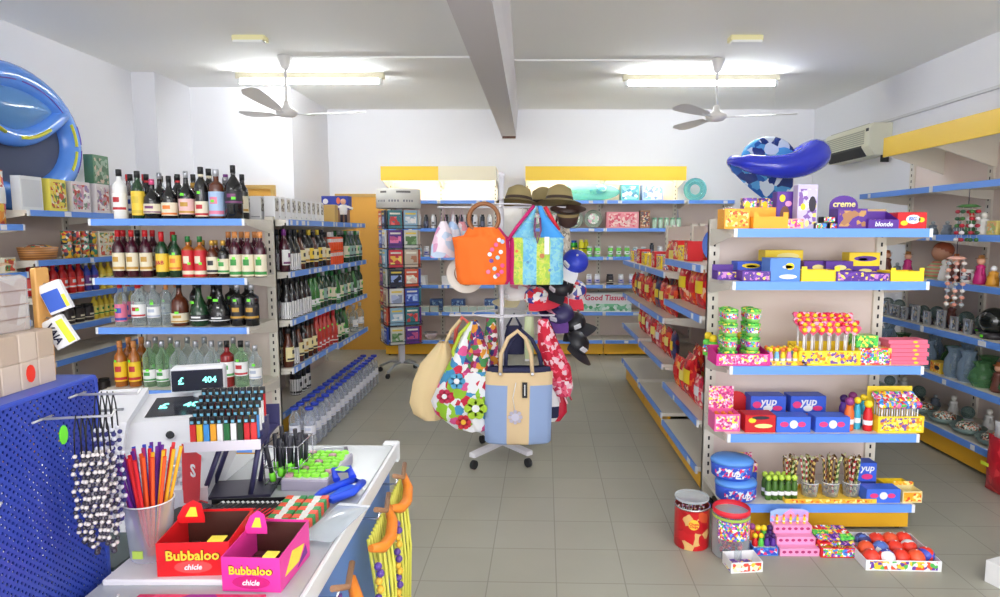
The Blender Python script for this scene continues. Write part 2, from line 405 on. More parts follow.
# ------------------------------------------------------------------ shelving
shm = mat('shelf_metal', (226, 220, 208), 0.4); bkm = mat('back_panel_metal', (228, 212, 204), 0.5); slotm = mat('slot_dark', (40, 36, 40), .8)
stm = mat('price_strip_blue', (104, 156, 242), 0.35); capm = mat('strip_end_white', (228, 230, 236), .4); tagm = mat('price_tag_white', (232, 234, 240), .5)
kym = mat('kick_yellow', (240, 180, 40), 0.4)
cnm = mat('canopy_yellow', (250, 208, 56), 0.4)
class Unit:
    """local frame: x runs along the unit, the back panel is at y=0 and shelves reach to y=-depth"""
    def __init__(s, label, ox, oy, th, w, shelves, base=None, H=1.6, posts=(1, 1), z0=0.0, cat='shelving unit', back=True, strip=.04, tags=1, brk=True, face=.03):
        s.o = ob('shelving_unit', None, None, (ox, oy, 0), (0, 0, th), label, cat)
        s.th = th; s.ox = ox; s.oy = oy; s.w = w; s.sh = []; s.depths = []
        o = s.o
        if back: ob('back_panel', MB().box(.0, w, -.012, .012, .03, H - .02, bkm), o)
        for k, x in enumerate((.028, w - .028)):
            if not posts[k]: continue
            p = MB().box(x - .028, x + .028, -face, .012, 0, H, shm)
            z = .12
            while z < H - .05:
                p.box(x - .005, x + .005, -face - .0012, -face, z, z + .022, slotm); z += .05
            ob('upright', p, o)
        levels = list(shelves)
        for i, (z, d) in enumerate(levels):
            s.add_shelf(z, d, strip, tags, brk)
        if base:
            zb, db, kd = base
            b = MB().box(.004, w - .004, -db, -.014, zb - .025, zb, shm)
            bo = ob('base_shelf', b, o)
            ob('price_strip', s.strip(db, zb, strip, tags), bo)
            ob('kick_panel', MB().box(.004, w - .004, -kd, -kd + .02, .02, zb - .026, kym), o)
            for x in (.03, w - .05): ob('foot', MB().box(x, x + .02, -kd + .03, -.02, 0, .03, slotm), o)
            s.base = len(s.sh); s.sh.append(zb); s.depths.append(db)
    def strip(s, d, z, h, tags):
        w = s.w; m = MB()
        m.box(.02, w - .02, -d - .012, -d - .0005, z - h, z + .002, stm)
        m.box(.004, .02, -d - .013, -d - .0005, z - h, z + .002, capm); m.box(w - .02, w - .004, -d - .013, -d - .0005, z - h, z + .002, capm)
        xs = sorted(random.sample(range(8), min(tags, 8)))
        for k in xs:
            x = .05 + (w - .15) * k / 8
            m.box(x, x + random.choice((.04, .05, .07)), -d - .0135, -d - .0121, z - h + .004, z - .003, tagm)
        return m
    def add_shelf(s, z, d, strip=.04, tags=1, brk=True):
        w = s.w
        so = ob('shelf', MB().box(.004, w - .004, -d, -.014, z - .022, z, shm), s.o)
        ob('price_strip', s.strip(d, z, strip, tags), so)
        if brk:
            for x in (.0, w - .003):
                ob('bracket', MB().prism([(-.03, z - .02), (-.03, z - .09), (-.1, z - .085), (-d + .01, z - .038), (-d + .01, z - .023)], x, x + .003, shm, axis='x'), so)
        s.sh.append(z); s.depths.append(d)
    def W(s, u, v, z):
        """u along the unit, v = distance from the back panel"""
        c, sn = math.cos(s.th), math.sin(s.th)
        return (s.ox + u * c + v * sn, s.oy + u * sn - v * c, z)
    def put(s, pro, u, v, i, label=None, group=None, rz=0.0, dz=0.0005, scale=None, cat=None):
        ab = [z for z in s.sh if z > s.sh[i] + .05]
        if ab and scale is None:
            room = min(ab) - s.sh[i] - (.03 if .06 < u < s.w - .06 else .03) - dz
            hh = pro.height
            if hh > room: scale = room / hh
        return pro.put(s.W(u, v, s.sh[i] + dz), s.th + rz, label, group, scale=scale, cat=cat)
H2 = R(90)
canm = tubem.copy(); canm.name = 'canopy_tube_glow'; canm.node_tree.nodes['Principled BSDF'].inputs['Emission Strength'].default_value = 22
# right end-of-row unit facing the counter
RE = Unit('end of aisle shelving unit full of sweets at the right', 1.01, 3.58, 0, .98, [(1.565, .42), (1.305, .42), (.88, .42), (.53, .42)], (.16, .42, .38), 1.62, tags=0)
# its aisle side, three modules, facing the bag rack
r1 = Unit('shelving module with red snack bags nearest the right end unit', 1.45, 4.6, -H2, .98, [(1.36, .45), (1.07, .45), (.46, .45)], (.18, .45, .41), 1.62)
r2 = Unit('middle shelving module of the right aisle with snacks', 1.45, 5.6, -H2, .99, [(1.26, .45), (.925, .45), (.585, .45)], (.22, .45, .41), 1.62, (1, 0))
r3 = Unit('farthest shelving module of the right aisle', 1.45, 6.6, -H2, .99, [(1.26, .45), (.925, .45), (.61, .45)], (.24, .45, .41), 1.62, (1, 0))
# other side of the same gondola
r4 = Unit('far side of the right aisle shelving facing the souvenirs, near module', 1.50, 3.62, H2, .98, [(1.565, .45), (1.25, .45), (.9, .45), (.55, .45)], (.18, .45, .41), 1.62, (0, 1))
r5 = Unit('far side of the right aisle shelving facing the souvenirs, middle module', 1.50, 4.61, H2, .99, [(1.565, .45), (1.25, .45), (.9, .45), (.55, .45)], (.18, .45, .41), 1.62, (0, 1))
r6 = Unit('far side of the right aisle shelving facing the souvenirs, far module', 1.50, 5.61, H2, .99, [(1.565, .45), (1.25, .45), (.9, .45), (.55, .45)], (.18, .45, .41), 1.62, (0, 1))
# left end-of-row unit with bottles
LE = Unit('end of aisle shelving unit full of liquor bottles at the left', -2.72, 4.45, 0, .975, [(1.63, .45), (1.262, .45), (.95, .45), (.545, .45)], (.18, .45, .41), 1.655, tags=0)
l1 = Unit('wine shelving module beside the liquor end unit', -2.13, 4.49, H2, 1.08, [(1.635, .45), (1.268, .45), (.925, .45), (.58, .45)], (.2, .3, .28), 1.65, (0, 1), tags=5)
l2 = Unit('wine shelving module farthest from the counter', -2.13, 5.57, H2, 1.08, [(1.635, .45), (1.262, .45), (.91, .45), (.56, .45)], (.2, .3, .28), 1.65, (0, 1), tags=5)
l3 = Unit('rear side of the wine shelving facing the left wall, near module', -2.17, 5.57, -H2, 1.08, [(1.635, .45), (1.262, .45), (.91, .45), (.56, .45)], (.18, .45, .41), 1.65, (1, 0))
l4 = Unit('rear side of the wine shelving facing the left wall, far module', -2.17, 6.65, -H2, 1.08, [(1.635, .45), (1.262, .45), (.91, .45), (.56, .45)], (.18, .45, .41), 1.65, (1, 0))
# right wall
SR = [(1.87, .45), (1.53, .45), (1.21, .45), (.87, .45), (.545, .45)]
w1 = Unit('souvenir shelving against the right wall, far module', 3.33, 5.6, -H2, 1.0, SR, (.19, .45, .42), 2.2)
w2 = Unit('souvenir shelving against the right wall, middle module', 3.33, 4.6, -H2, 1.0, SR, (.19, .45, .42), 2.2, (0, 0))
w3 = Unit('souvenir shelving against the right wall, nearest module', 3.33, 3.6, -H2, 1.0, SR, (.19, .45, .42), 2.2, (1, 1))
for u, n in ((w1, 'far'), (w2, 'middle'), (w3, 'nearest')):
    c0 = .42 if n == 'far' else 0
    c = MB().box(c0, u.w, -.50, -.488, 2.14, 2.29, cnm); c.box(c0, u.w, -.488, .0, 2.275, 2.287, mat('canopy_underside', (236, 228, 200), .6))
    for x in (c0, u.w - .012): c.prism([(0, 2.0), (0, 2.275), (-.488, 2.275), (-.488, 2.16)], x, x + .01, shm, axis='x')
    ob('canopy', c, u.o)
# back wall
SB = [(1.935, .45), (1.595, .45), (1.245, .45), (.895, .45), (.555, .45)]
b1 = Unit('toiletries shelving on the back wall, left module', -1.78, 8.37, 0, .70, SB, (.2, .45, .42), 2.2, tags=2)
b2 = Unit('toiletries shelving on the back wall, behind the orange bag', -1.08, 8.37, 0, .70, SB, (.2, .45, .42), 2.2, (0, 1), tags=2)
b3 = Unit('household shelving on the back wall, behind the hats', -.02, 8.37, 0, .98, SB, (.2, .45, .42), 2.2)
b4 = Unit('household shelving on the back wall, right module', .96, 8.37, 0, .98, SB, (.2, .45, .42), 2.2, (0, 1))
b5 = Unit('short far right shelving module on the back wall', 1.96, 8.37, 0, .60, SB, (.2, .45, .42), 1.95, (0, 1), tags=1)
for u in (b1, b2, b3, b4):
    c = MB().box(0, u.w, -.47, -.458, 2.175, 2.345, cnm if u is not b2 else mat('canopy_cream', (246, 236, 206), .4)); c.box(0, u.w, -.458, 0, 2.33, 2.342, mat('canopy_underside', (236, 228, 200), .6))
    for x in (.0, u.w - .012): c.prism([(0, 2.1), (0, 2.33), (-.458, 2.33), (-.458, 2.19)], x, x + .01, shm, axis='x')
    co_ = ob('canopy', c, u.o)
    ob('canopy_tube_lamp', MB().tube([(.05, -.40, 2.295), (u.w - .05, -.40, 2.295)], .012, canm, 8), co_)
# left wall
SL = [(1.70, .42), (1.352, .45), (1.09, .45), (.857, .45), (.62, .45)]
v1 = Unit('food shelving against the left wall, near module', -3.85, 4.42, H2, .95, SL, (.2, .45, .42), 1.72)
v2 = Unit('food shelving against the left wall, far module', -3.85, 5.38, H2, .95, SL, (.2, .45, .42), 1.72, (0, 1))
v0 = Unit('snack shelving against the left wall with yellow strips', -3.85, 3.35, H2, 1.0, [(1.60, .45), (1.28, .45), (.95, .45), (.6, .45)], (.2, .45, .42), 2.0, (1, 0))
# ------------------------------------------------------------------ bottles
PROF = {
 'wine': [(.9, 0), (1, .012), (1, .60), (.93, .66), (.70, .72), (.42, .78), (.37, .84), (.36, .95), (.40, .952), (.40, .985)],
 'burg': [(.9, 0), (1, .012), (1, .45), (.93, .54), (.62, .68), (.40, .78), (.36, .95), (.40, .952), (.40, .985)],
 'square': [(.92, 0), (1, .015), (1, .66), (.97, .69), (.55, .745), (.36, .77), (.34, .95), (.38, .952), (.38, .98)],
 'squat': [(.9, 0), (1, .02), (1, .45), (.95, .54), (.72, .62), (.42, .68), (.30, .76), (.26, .95), (.30, .952), (.30, .98)],
 'brandy': [(.75, 0), (.92, .02), (1, .16), (.98, .30), (.78, .46), (.46, .60), (.30, .72), (.26, .95), (.30, .952), (.30, .98)],
 'vodka': [(.92, 0), (1, .015), (1, .64), (.9, .70), (.5, .76), (.36, .80), (.34, .95), (.38, .952), (.38, .98)],
 'fat': [(.85, 0), (1, .02), (1, .52), (.9, .64), (.5, .74), (.28, .80), (.26, .95), (.30, .952), (.30, .98)],
 'spray': [(.95, 0), (1, .01), (1, .82), (.9, .85), (.6, .86), (.6, .98)],
 'water': [(.85, 0), (1, .02), (1, .20), (.94, .22), (1, .24), (1, .30), (.96, .315), (.96, .58), (1, .60), (1, .66), (.9, .74), (.62, .83), (.38, .89), (.36, .975)],
 'jar': [(.9, 0), (1, .03), (1, .78), (.85, .84), (.8, .86), (.8, .97)],
}
_BN = [0]
def bottle(kind, h, r, glass, cap, label=None, accent=None, lab=(.16, .52), arc=190, sticker=False, name='bottle', cat='bottle', desc='', capz=.86, capw=1.18, text=None, neck=None):
    seg = 14 if kind != 'square' else 12
    body = MB().lathe([(r * a, h * b) for a, b in PROF[kind]], glass, seg)
    nr = PROF[kind][-3][0] * r * capw
    if kind in ('spray', 'jar'): nr = PROF[kind][-1][0] * r * 1.15
    parts = [('cap', MB().lathe([(nr, h * capz), (nr, h * .995), (nr * .9, h)], cap, 10), None)]
    if label:
        lb = MB(); a0 = -PI / 2 - R(arc) / 2; a1 = a0 + R(arc)
        lb.lathe([(r + .0007, h * lab[0]), (r + .0007, h * lab[1])], label, 12, cap=False, a0=a0, a1=a1)
        if accent:
            zc = (lab[0] + lab[1]) / 2; dz = lab[1] - lab[0]
            lb.lathe([(r + .0014, h * (lab[0] + dz * .08)), (r + .0014, h * (lab[0] + dz * .22))], accent, 10, cap=False, a0=a0 + .25, a1=a1 - .25)
            lb.lathe([(r + .0014, h * (zc + dz * .0)), (r + .0014, h * (zc + dz * .28))], accent, 6, cap=False, a0=-PI / 2 - .5, a1=-PI / 2 + .5)
        if text:
            t = text_mb(text[0], text[1], text[2], .0004)
            lb.add(t, Matrix.Translation((0, -r - .002, h * (lab[0] + lab[1]) / 2 + h * .0)))
        parts.append(('label', lb, None))
    if neck:
        nk = MB(); nrr = PROF[kind][-3][0] * r
        nk.lathe([(nrr * 1.12, h * .80), (nrr * 1.08, h * capz)], neck, 10, cap=False); parts.append(('neck_band', nk, None))
    if sticker:
        st = MB(); a = -PI / 2 + random.uniform(-.5, .5); zc = h * random.uniform(.3, .62)
        rr = r * 1.02 + .0016
        st.lathe([(rr, zc - .008), (rr, zc + .008)], mat('price_sticker_green', (120, 240, 60), .5), 4, cap=False, a0=a - .23, a1=a + .23)
        parts.append(('price_sticker', st, None))
    return Proto(name, cat, body, parts, desc)
G_DK = mat('glass_near_black', (22, 22, 24), .08, coat=.5); G_GR = mat('glass_dark_green', (26, 62, 36), .08, coat=.5)
G_LG = mat('glass_green', (60, 120, 60), .1, coat=.5); G_BR = mat('glass_brown', (90, 42, 24), .08, coat=.5); G_RD = mat('red_liquor', (140, 26, 30), .1, coat=.5)
G_WH = mat('white_glass', (240, 240, 240), .15, coat=.5); G_WINE = mat('glass_red_wine', (66, 16, 34), .08, coat=.5); G_AM = mat('glass_amber', (170, 96, 30), .1, coat=.5)
G_CL = clear('clear_glass', (240, 245, 245), .08); G_CG = clear('pale_green_glass', (212, 236, 206), .12, body=(200, 225, 205)); G_PET = clear('clear_water_plastic', (242, 244, 248), .14, .1, (230, 234, 242))
K = mat('cap_black', (24, 24, 28), .4); KR = mat('cap_red', (204, 30, 38), .35); KG = mat('cap_gold', (206, 160, 70), .3, .4); KS = mat('cap_silver', (190, 192, 200), .3, .6)
KB = mat('cap_blue', (34, 62, 190), .35); KGR = mat('cap_green', (30, 110, 50), .4); KO = mat('cap_amber', (214, 140, 80), .4); KW = mat('cap_white', (238, 238, 240), .4); KP = mat('cap_pink', (226, 90, 140), .4)
L_CR = C(232, 222, 196); L_WH = C(240, 240, 240); L_YE = C(244, 208, 70); L_BK = C(30, 30, 36); L_RD = C(206, 40, 50); L_PK = C(236, 190, 190); L_BL = C(168, 196, 230); L_OR = C(236, 130, 50)
A_RD = C(190, 40, 50); A_GD = C(196, 150, 60); A_BK = C(50, 50, 56); A_GN = C(60, 150, 70); A_BL = C(50, 80, 170); A_PU = C(120, 60, 110); A_PK = C(230, 130, 160)
BT = {}
def B(key, *a, **k): BT[key] = bottle(*a, **k)
B('coconut', 'vodka', .31, .041, G_WH, K, L_WH, A_RD, desc='opaque white bottle', text=None)
B('clearblack', 'wine', .29, .037, G_CL, K, L_WH, A_BL, desc='clear bottle with black cap')
B('yellowlab', 'wine', .30, .039, G_GR, K, L_YE, C(220, 190, 60), lab=(.08, .58), desc='dark bottle with tall yellow label')
B('redneck', 'wine', .29, .038, G_DK, K, L_PK, A_RD, neck=KR, desc='dark bottle with pink label and red neck')
B('squatcream', 'squat', .25, .052, G_DK, KP, L_CR, A_PU, lab=(.14, .38), desc='squat dark liqueur bottle with cream label')
B('irish', 'squat', .27, .048, G_DK, K, L_CR, L_OR, lab=(.08, .38), desc='dark liqueur bottle with orange and cream label')
B('golddark', 'squat', .30, .047, G_DK, KS, L_PK, A_GD, lab=(.1, .42), sticker=True, desc='dark round shouldered bottle with gold emblem')
B('ribeye', 'wine', .325, .040, G_DK, K, L_CR, A_RD, lab=(.05, .34), neck=L_CR, sticker=True, desc='tall dark bottle with square cream label')
B('bluelab', 'square', .31, .047, G_BR, KS, L_BL, A_PK, lab=(.06, .55), sticker=True, desc='brown bottle with pale blue label')
B('blackround', 'fat', .335, .052, G_DK, K, L_BK, A_PU, lab=(.28, .52), sticker=True, desc='large black bottle with round emblem')
B('redwine', 'wine', .30, .037, G_WINE, KR, L_CR, A_GD, lab=(.14, .52), desc='red wine bottle with cream label and red cap')
B('whisky', 'wine', .29, .037, G_GR, KR, L_YE, None, lab=(.12, .52), text=('J&B', .034, A_RD), capz=.78, desc='green whisky bottle with yellow label and red cap')
B('yelwhisky', 'wine', .27, .037, G_GR, KGR, L_YE, L_OR, sticker=True, desc='green bottle with yellow orange label')
B('redlabel', 'square', .26, .037, G_AM, KGR, L_RD, L_CR, lab=(.02, .66), arc=240, desc='bottle with slanted red and gold label', sticker=True)
B('smalldark', 'wine', .235, .036, G_BR, KG, L_CR, A_BK, lab=(.1, .55), desc='small brown bottle with cream label and gold cap')
B('smallgreen', 'wine', .235, .036, G_DK, KG, L_CR, A_GN, lab=(.1, .5), sticker=True, desc='small dark bottle with cream and green label')
B('amberwine', 'wine', .29, .038, G_WINE, KO, L_CR, A_GN, lab=(.02, .50), sticker=True, desc='dark wine bottle with cream label and amber cap')
B('pinkvodka', 'vodka', .29, .036, G_CL, KR, C(226, 120, 150), A_BL, lab=(.1, .5), desc='clear bottle with pink and blue label', sticker=True)
B('redvodka', 'vodka', .28, .043, G_CL, KR, L_WH, A_RD, lab=(.2, .5), sticker=True, desc='clear vodka bottle with red emblem')
B('clearwhite', 'vodka', .27, .040, G_CL, KS, L_WH, C(180, 190, 210), lab=(.2, .46), sticker=True, desc='clear spirit bottle with white label')
B('slimclear', 'wine', .27, .030, G_CL, KO, desc='slim clear bottle with gold cap')
B('brownsquat', 'squat', .29, .055, G_BR, K, L_CR, A_GD, lab=(.08, .30), sticker=True, neck=A_BK, desc='squat brown brandy bottle with cream label')
B('brandy', 'brandy', .30, .063, G_GR, K, L_BK, L_WH, lab=(.12, .26), sticker=True, desc='bulbous dark green brandy bottle')
B('darkwide', 'brandy', .285, .066, G_DK, K, L_BK, L_WH, lab=(.12, .24), sticker=True, desc='wide black brandy bottle')
B('darkflute', 'square', .27, .045, G_DK, KS, L_BK, A_GD, sticker=True, desc='dark fluted bottle with silver cap')
B('tequila', 'wine', .30, .038, G_AM, KO, C(240, 200, 40), A_RD, lab=(.12, .55), desc='amber bottle with yellow and red label', sticker=True)
B('paleclear', 'vodka', .30, .040, G_CG, KS, L_WH, A_GN, lab=(.12, .38), sticker=True, desc='pale green glass bottle with small white label')
B('roundclear', 'fat', .30, .055, G_CL, KS, desc='round clear bottle with silver stopper')
B('campari', 'square', .30, .042, G_RD, K, L_WH, A_GN, lab=(.22, .55), desc='dark red bottle with white and green label')
B('greengin', 'square', .30, .042, G_CG, K, L_WH, A_RD, lab=(.25, .55), sticker=True, desc='pale green glass bottle with white and red label')
# wine aisle
B('wdark', 'wine', .30, .037, G_DK, K, L_CR, A_GD, desc='black wine bottle with cream label')
B('wpurple', 'wine', .30, .037, G_WINE, C(110, 40, 120), L_WH, A_PU, desc='purple capped wine bottle with white label')
B('wyellow', 'wine', .30, .037, G_DK, C(220, 190, 60), L_YE, A_BK, desc='black wine bottle with yellow cap')
B('wwhite', 'burg', .30, .040, G_DK, K, L_WH, C(210, 210, 214), lab=(.02, .42), arc=330, desc='dark bottle with large white label')
B('wgreen', 'wine', .30, .037, G_GR, KGR, L_CR, A_GN, desc='green wine bottle with green cap', sticker=True)
B('wlgreen', 'burg', .30, .040, G_LG, K, L_WH, A_GN, lab=(.12, .3), desc='light green wine bottle')
B('wgrey', 'burg', .30, .040, G_GR, KS, C(150, 180, 170), A_BK, desc='grey green wine bottle with silver cap')
B('wrose', 'burg', .30, .040, mat('glass_rose', (196, 60, 50), .1, coat=.5), KR, C(190, 50, 40), L_WH, lab=(.1, .3), desc='rose red wine bottle', sticker=True)
B('wcream', 'burg', .28, .040, G_BR, K, C(240, 226, 170), A_BK, desc='brown wine bottle with cream label')
B('blackwhite', 'wine', .31, .042, G_DK, K, L_WH, A_BK, lab=(.02, .38), arc=300, desc='black bottle with white lower label')
B('water', 'water', .30, .042, G_PET, KB, C(236, 236, 246), C(206, 212, 236), lab=(.33, .56), arc=359, capz=.93, desc='clear plastic water bottle with blue cap', name='water_bottle', cat='water bottle')
# smaller household bottles
B('spraygreen', 'spray', .20, .030, C(60, 190, 50), C(40, 90, 190), C(40, 150, 50), L_YE, lab=(.1, .7), name='spray_can', cat='spray can', desc='green spray can with blue cap', capz=.84)
B('sprayyellow', 'spray', .21, .032, C(236, 224, 40), C(250, 240, 90), C(60, 60, 50), None, lab=(.45, .5), name='spray_can', cat='spray can', desc='yellow spray can', capz=.84)
B('greenwhite', 'jar', .13, .032, C(120, 214, 90), KW, L_WH, A_GN, name='jar', cat='jar', desc='green jar with white lid', capz=.84)
B('whitejar', 'jar', .13, .034, C(232, 232, 236), KW, C(200, 190, 220), A_BL, name='jar', cat='jar', desc='white jar with lilac label', capz=.84)
B('tealjar', 'jar', .12, .030, C(120, 190, 200), KW, L_WH, A_BL, name='jar', cat='jar', desc='teal jar with white lid', capz=.84)
B('darkperf', 'spray', .17, .026, C(40, 44, 60), K, C(90, 96, 120), None, name='perfume_bottle', cat='bottle', desc='dark perfume bottle', capz=.8)
B('whiteperf', 'spray', .17, .030, C(236, 236, 240), KW, C(220, 220, 226), A_BK, name='lotion_bottle', cat='bottle', desc='white lotion bottle', capz=.8)
B('bluebot', 'wine', .26, .034, C(50, 70, 170), KW, C(110, 60, 140), L_WH, name='drink_bottle', cat='bottle', desc='blue drink bottle with purple label')
B('redbot', 'wine', .24, .034, C(180, 26, 30), KR, C(220, 60, 50), L_WH, name='drink_bottle', cat='bottle', desc='red drink bottle with white label')
B('yelbot', 'wine', .24, .032, C(226, 196, 60), C(230, 210, 80), C(240, 220, 110), A_GN, name='drink_bottle', cat='bottle', desc='yellow drink bottle')
B('darkjar', 'jar', .13, .045, C(48, 40, 40), K, C(60, 52, 50), L_CR, name='jar', cat='jar', desc='dark coffee jar with black lid', capz=.84)
CNT = {}
def row(unit, keys, i, u0, u1, v, where, order='from left', group=None, lib=None, jit=.0, dz=.0005, rev=False, rz=0.0, start=0, fmt=None):
    """places the listed kinds evenly from u0 to u1 at distance v from the back panel"""
    lib = lib or BT; n = len(keys)
    for k, key in enumerate(keys):
        if key is None: continue
        u = u0 + (u1 - u0) * (k / (n - 1) if n > 1 else .5)
        p = lib[key]
        idx = (n - 1 - k) if rev else k
        unit.put(p, u, v + random.uniform(-jit, jit), i, '%s, %s %s, %s' % (p.desc, nth(idx + start), order, where), group, rz=rz + random.uniform(-.12, .12), dz=dz)
# left end unit. u = x + 2.72, v = 4.45 - y
def ux(px, d=640.0, cam=4.1): return (px - 527) / 640.0 * cam + 2.72
def rowx(unit, items, i, v, where, cam, off, group, lib=None, order='from left', jit=0):
    lib = lib or BT
    for k, (px, key) in enumerate(items):
        p = lib[key]
        unit.put(p, (px - 527) / 640.0 * cam + off, v, i, '%s, %s %s, %s' % (p.desc, nth(k), order, where), group, rz=random.uniform(-.1, .1))
rowx(LE, [(123, 'coconut'), (141, 'yellowlab'), (155, 'squatcream'), (172, 'irish'), (189, 'golddark'), (204, 'ribeye'), (219, 'bluelab'), (236, 'blackround')], 0, .375, 'front row, top left shelf', 4.06, 2.72, 'liquor bottles on the top left shelf')
rowx(LE, [(134, 'clearblack'), (150, 'redneck'), (163, 'golddark'), (181, 'redneck'), (196, 'smalldark'), (212, 'ribeye'), (228, 'darkflute')], 0, .265, 'back row, top left shelf', 4.17, 2.72, 'liquor bottles on the top left shelf')
for q, key in enumerate(['redwine', 'redwine', 'clearblack', 'redneck', 'wdark', 'yellowlab', 'wpurple', 'wdark']):
    LE.put(BT[key], .07 + q * .108, .14, 0, '%s, %s from left, rearmost row, top left shelf' % (BT[key].desc, nth(q)), 'liquor bottles on the top left shelf')
rowx(LE, [(121, 'redwine'), (134.5, 'redwine'), (148, 'redwine'), (164, 'whisky'), (177, 'yelwhisky'), (190, 'redlabel'), (202, 'redlabel'), (214, 'smalldark'), (225, 'smallgreen'), (237, 'amberwine'), (249.5, 'amberwine'), (262, 'amberwine')], 1, .345, 'front row, second left shelf', 4.12, 2.72, 'bottles on the second left shelf')
rowx(LE, [(127, 'redwine'), (141, 'wdark'), (156, 'redwine'), (176, 'whisky'), (192, 'smalldark'), (205, 'smalldark'), (218, 'smalldark'), (231, 'amberwine'), (244, 'amberwine'), (257, 'amberwine')], 1, .22, 'back row, second left shelf', 4.25, 2.72, 'bottles on the second left shelf')
rowx(LE, [(121, 'pinkvodka'), (139, 'redvodka'), (154, 'clearwhite'), (167, 'slimclear'), (180, 'brownsquat'), (199.5, 'brandy'), (220, 'darkwide'), (238, 'darkflute'), (252, 'darkflute')], 2, .36, 'front row, third left shelf', 4.12, 2.72, 'bottles on the third left shelf')
rowx(LE, [(128, 'pinkvodka'), (141, 'redvodka'), (153, 'clearwhite'), (165, 'clearwhite'), (176, 'slimclear'), (195, 'wdark'), (214, 'darkwide'), (232, 'darkflute'), (247, 'darkflute')], 2, .20, 'back row, third left shelf', 4.27, 2.72, 'bottles on the third left shelf')
rowx(LE, [(120, 'tequila'), (134, 'tequila'), (149, 'paleclear'), (162, 'paleclear'), (178, 'roundclear'), (196, 'roundclear'), (212, 'roundclear'), (227, 'campari'), (241, 'greengin'), (255, 'clearwhite')], 3, .33, 'front row, fourth left shelf', 4.18, 2.72, 'bottles on the fourth left shelf')
rowx(LE, [(128, 'tequila'), (141, 'tequila'), (155, 'paleclear'), (170, 'paleclear'), (187, 'roundclear'), (204, 'roundclear'), (220, 'clearwhite'), (233, 'paleclear'), (247, 'clearwhite')], 3, .18, 'back row, fourth left shelf', 4.32, 2.72, 'bottles on the fourth left shelf')
# base shelf
for q, key in enumerate(['greengin', 'paleclear', 'tequila', 'wdark', 'roundclear', 'campari', 'clearwhite']):
    LE.put(BT[key], .08 + q * .13, .3, 4, '%s, %s from left, bottom left shelf' % (BT[key].desc, nth(q)), 'bottles on the bottom left shelf')
# wine aisle: u grows away from the viewer
def aisle(unit, i, keys, v, u0, u1, where, grp):
    row(unit, keys, i, u0, u1, v, where, 'from near end', grp)
for v, rn in ((.405, 'front'), (.31, 'second')):
    aisle(l1, 0 + 1, ['wpurple', 'wwhite', 'wwhite', 'wcream', 'wdark', 'wyellow', 'wcream', 'wyellow', 'wdark', 'wcream'], v, .07, 1.0, 'upper near wine shelf, %s row' % rn, 'bottles on the upper near wine shelf')
    aisle(l1, 2, ['wwhite', 'wwhite', 'wwhite', 'wwhite', 'wwhite', 'wlgreen', 'wlgreen', 'wgreen', 'wgrey', 'wgreen'], v, .07, 1.0, 'middle near wine shelf, %s row' % rn, 'bottles on the middle near wine shelf')
    aisle(l1, 3, ['wcream', 'wwhite', 'wcream', 'wdark', 'wcream', 'wcream', 'wrose', 'wrose', 'wrose', 'wrose'], v, .07, 1.0, 'lower near wine shelf, %s row' % rn, 'bottles on the lower near wine shelf')
    aisle(l2, 2, ['wgreen', 'wlgreen', 'wgreen', 'wgrey', 'wgreen', 'wgrey', 'wlgreen', 'wgrey', 'wgreen'], v, .07, .98, 'middle far wine shelf, %s row' % rn, 'bottles on the middle far wine shelf')
    aisle(l2, 3, ['wrose', 'wgreen', 'wgreen', 'wlgreen', None, None, 'clearwhite', None, 'clearwhite'], v, .07, .98, 'lower far wine shelf, %s row' % rn, 'bottles on the lower far wine shelf')
    aisle(l2, 1, [None, None, None, None, 'wgreen', 'wgrey', 'wgrey', 'wgreen', 'wgrey'], v, .07, .98, 'upper far wine shelf, %s row' % rn, 'bottles on the upper far wine shelf')
# base of the wine aisle
l1.put(BT['wgreen'], .30, .2, 4, 'small green bottle standing alone on the wine aisle base'); 
for q, u in enumerate((.75, .86, .97)): l1.put(BT['blackwhite'], u, .2, 4, 'black bottle with white lower label, %s from near end, wine aisle base' % nth(q), 'black bottles on the wine aisle base', scale=1.15)
# water bottles on the floor
for k in range(17):
    for c, x in enumerate((-1.675, -1.568)):
        BT['water'].put((x, 4.50 + k * .122, .0005), 0, 'clear water bottle with blue cap, %s from near end, %s floor row' % (nth(k), ('inner', 'aisle side')[c]), 'water bottles on the floor')
# ------------------------------------------------------------------ cartons on top of the wine shelving
cw = mat('carton_white', (240, 240, 243), .5); cwin = pr('carton_window_print', [(190, 182, 170), (120, 112, 106), (224, 220, 208), (206, 200, 190)], 60)
ct = MB().cbox(-.038, .038, -.038, .038, 0, .165, cw, .002); 
CARTON = Proto('carton', 'carton', ct, [('window_print', MB().box(.0382, .0388, -.03, .03, .06, .15, cwin).box(-.03, .03, -.0388, -.0382, .02, .026, C(170, 170, 176)), None)], 'slim white carton with a dark printed window')
for r_ in range(10):
    for c in range(3):
        CARTON.put((-2.0 + c * .098, 4.56 + r_ * .112, 1.6555 if False else 1.6355), 0, 'slim white carton, %s from near end, %s from aisle, wine shelf top' % (nth(r_), ('third', 'second', 'first')[c]), 'white cartons on top of the wine shelving')
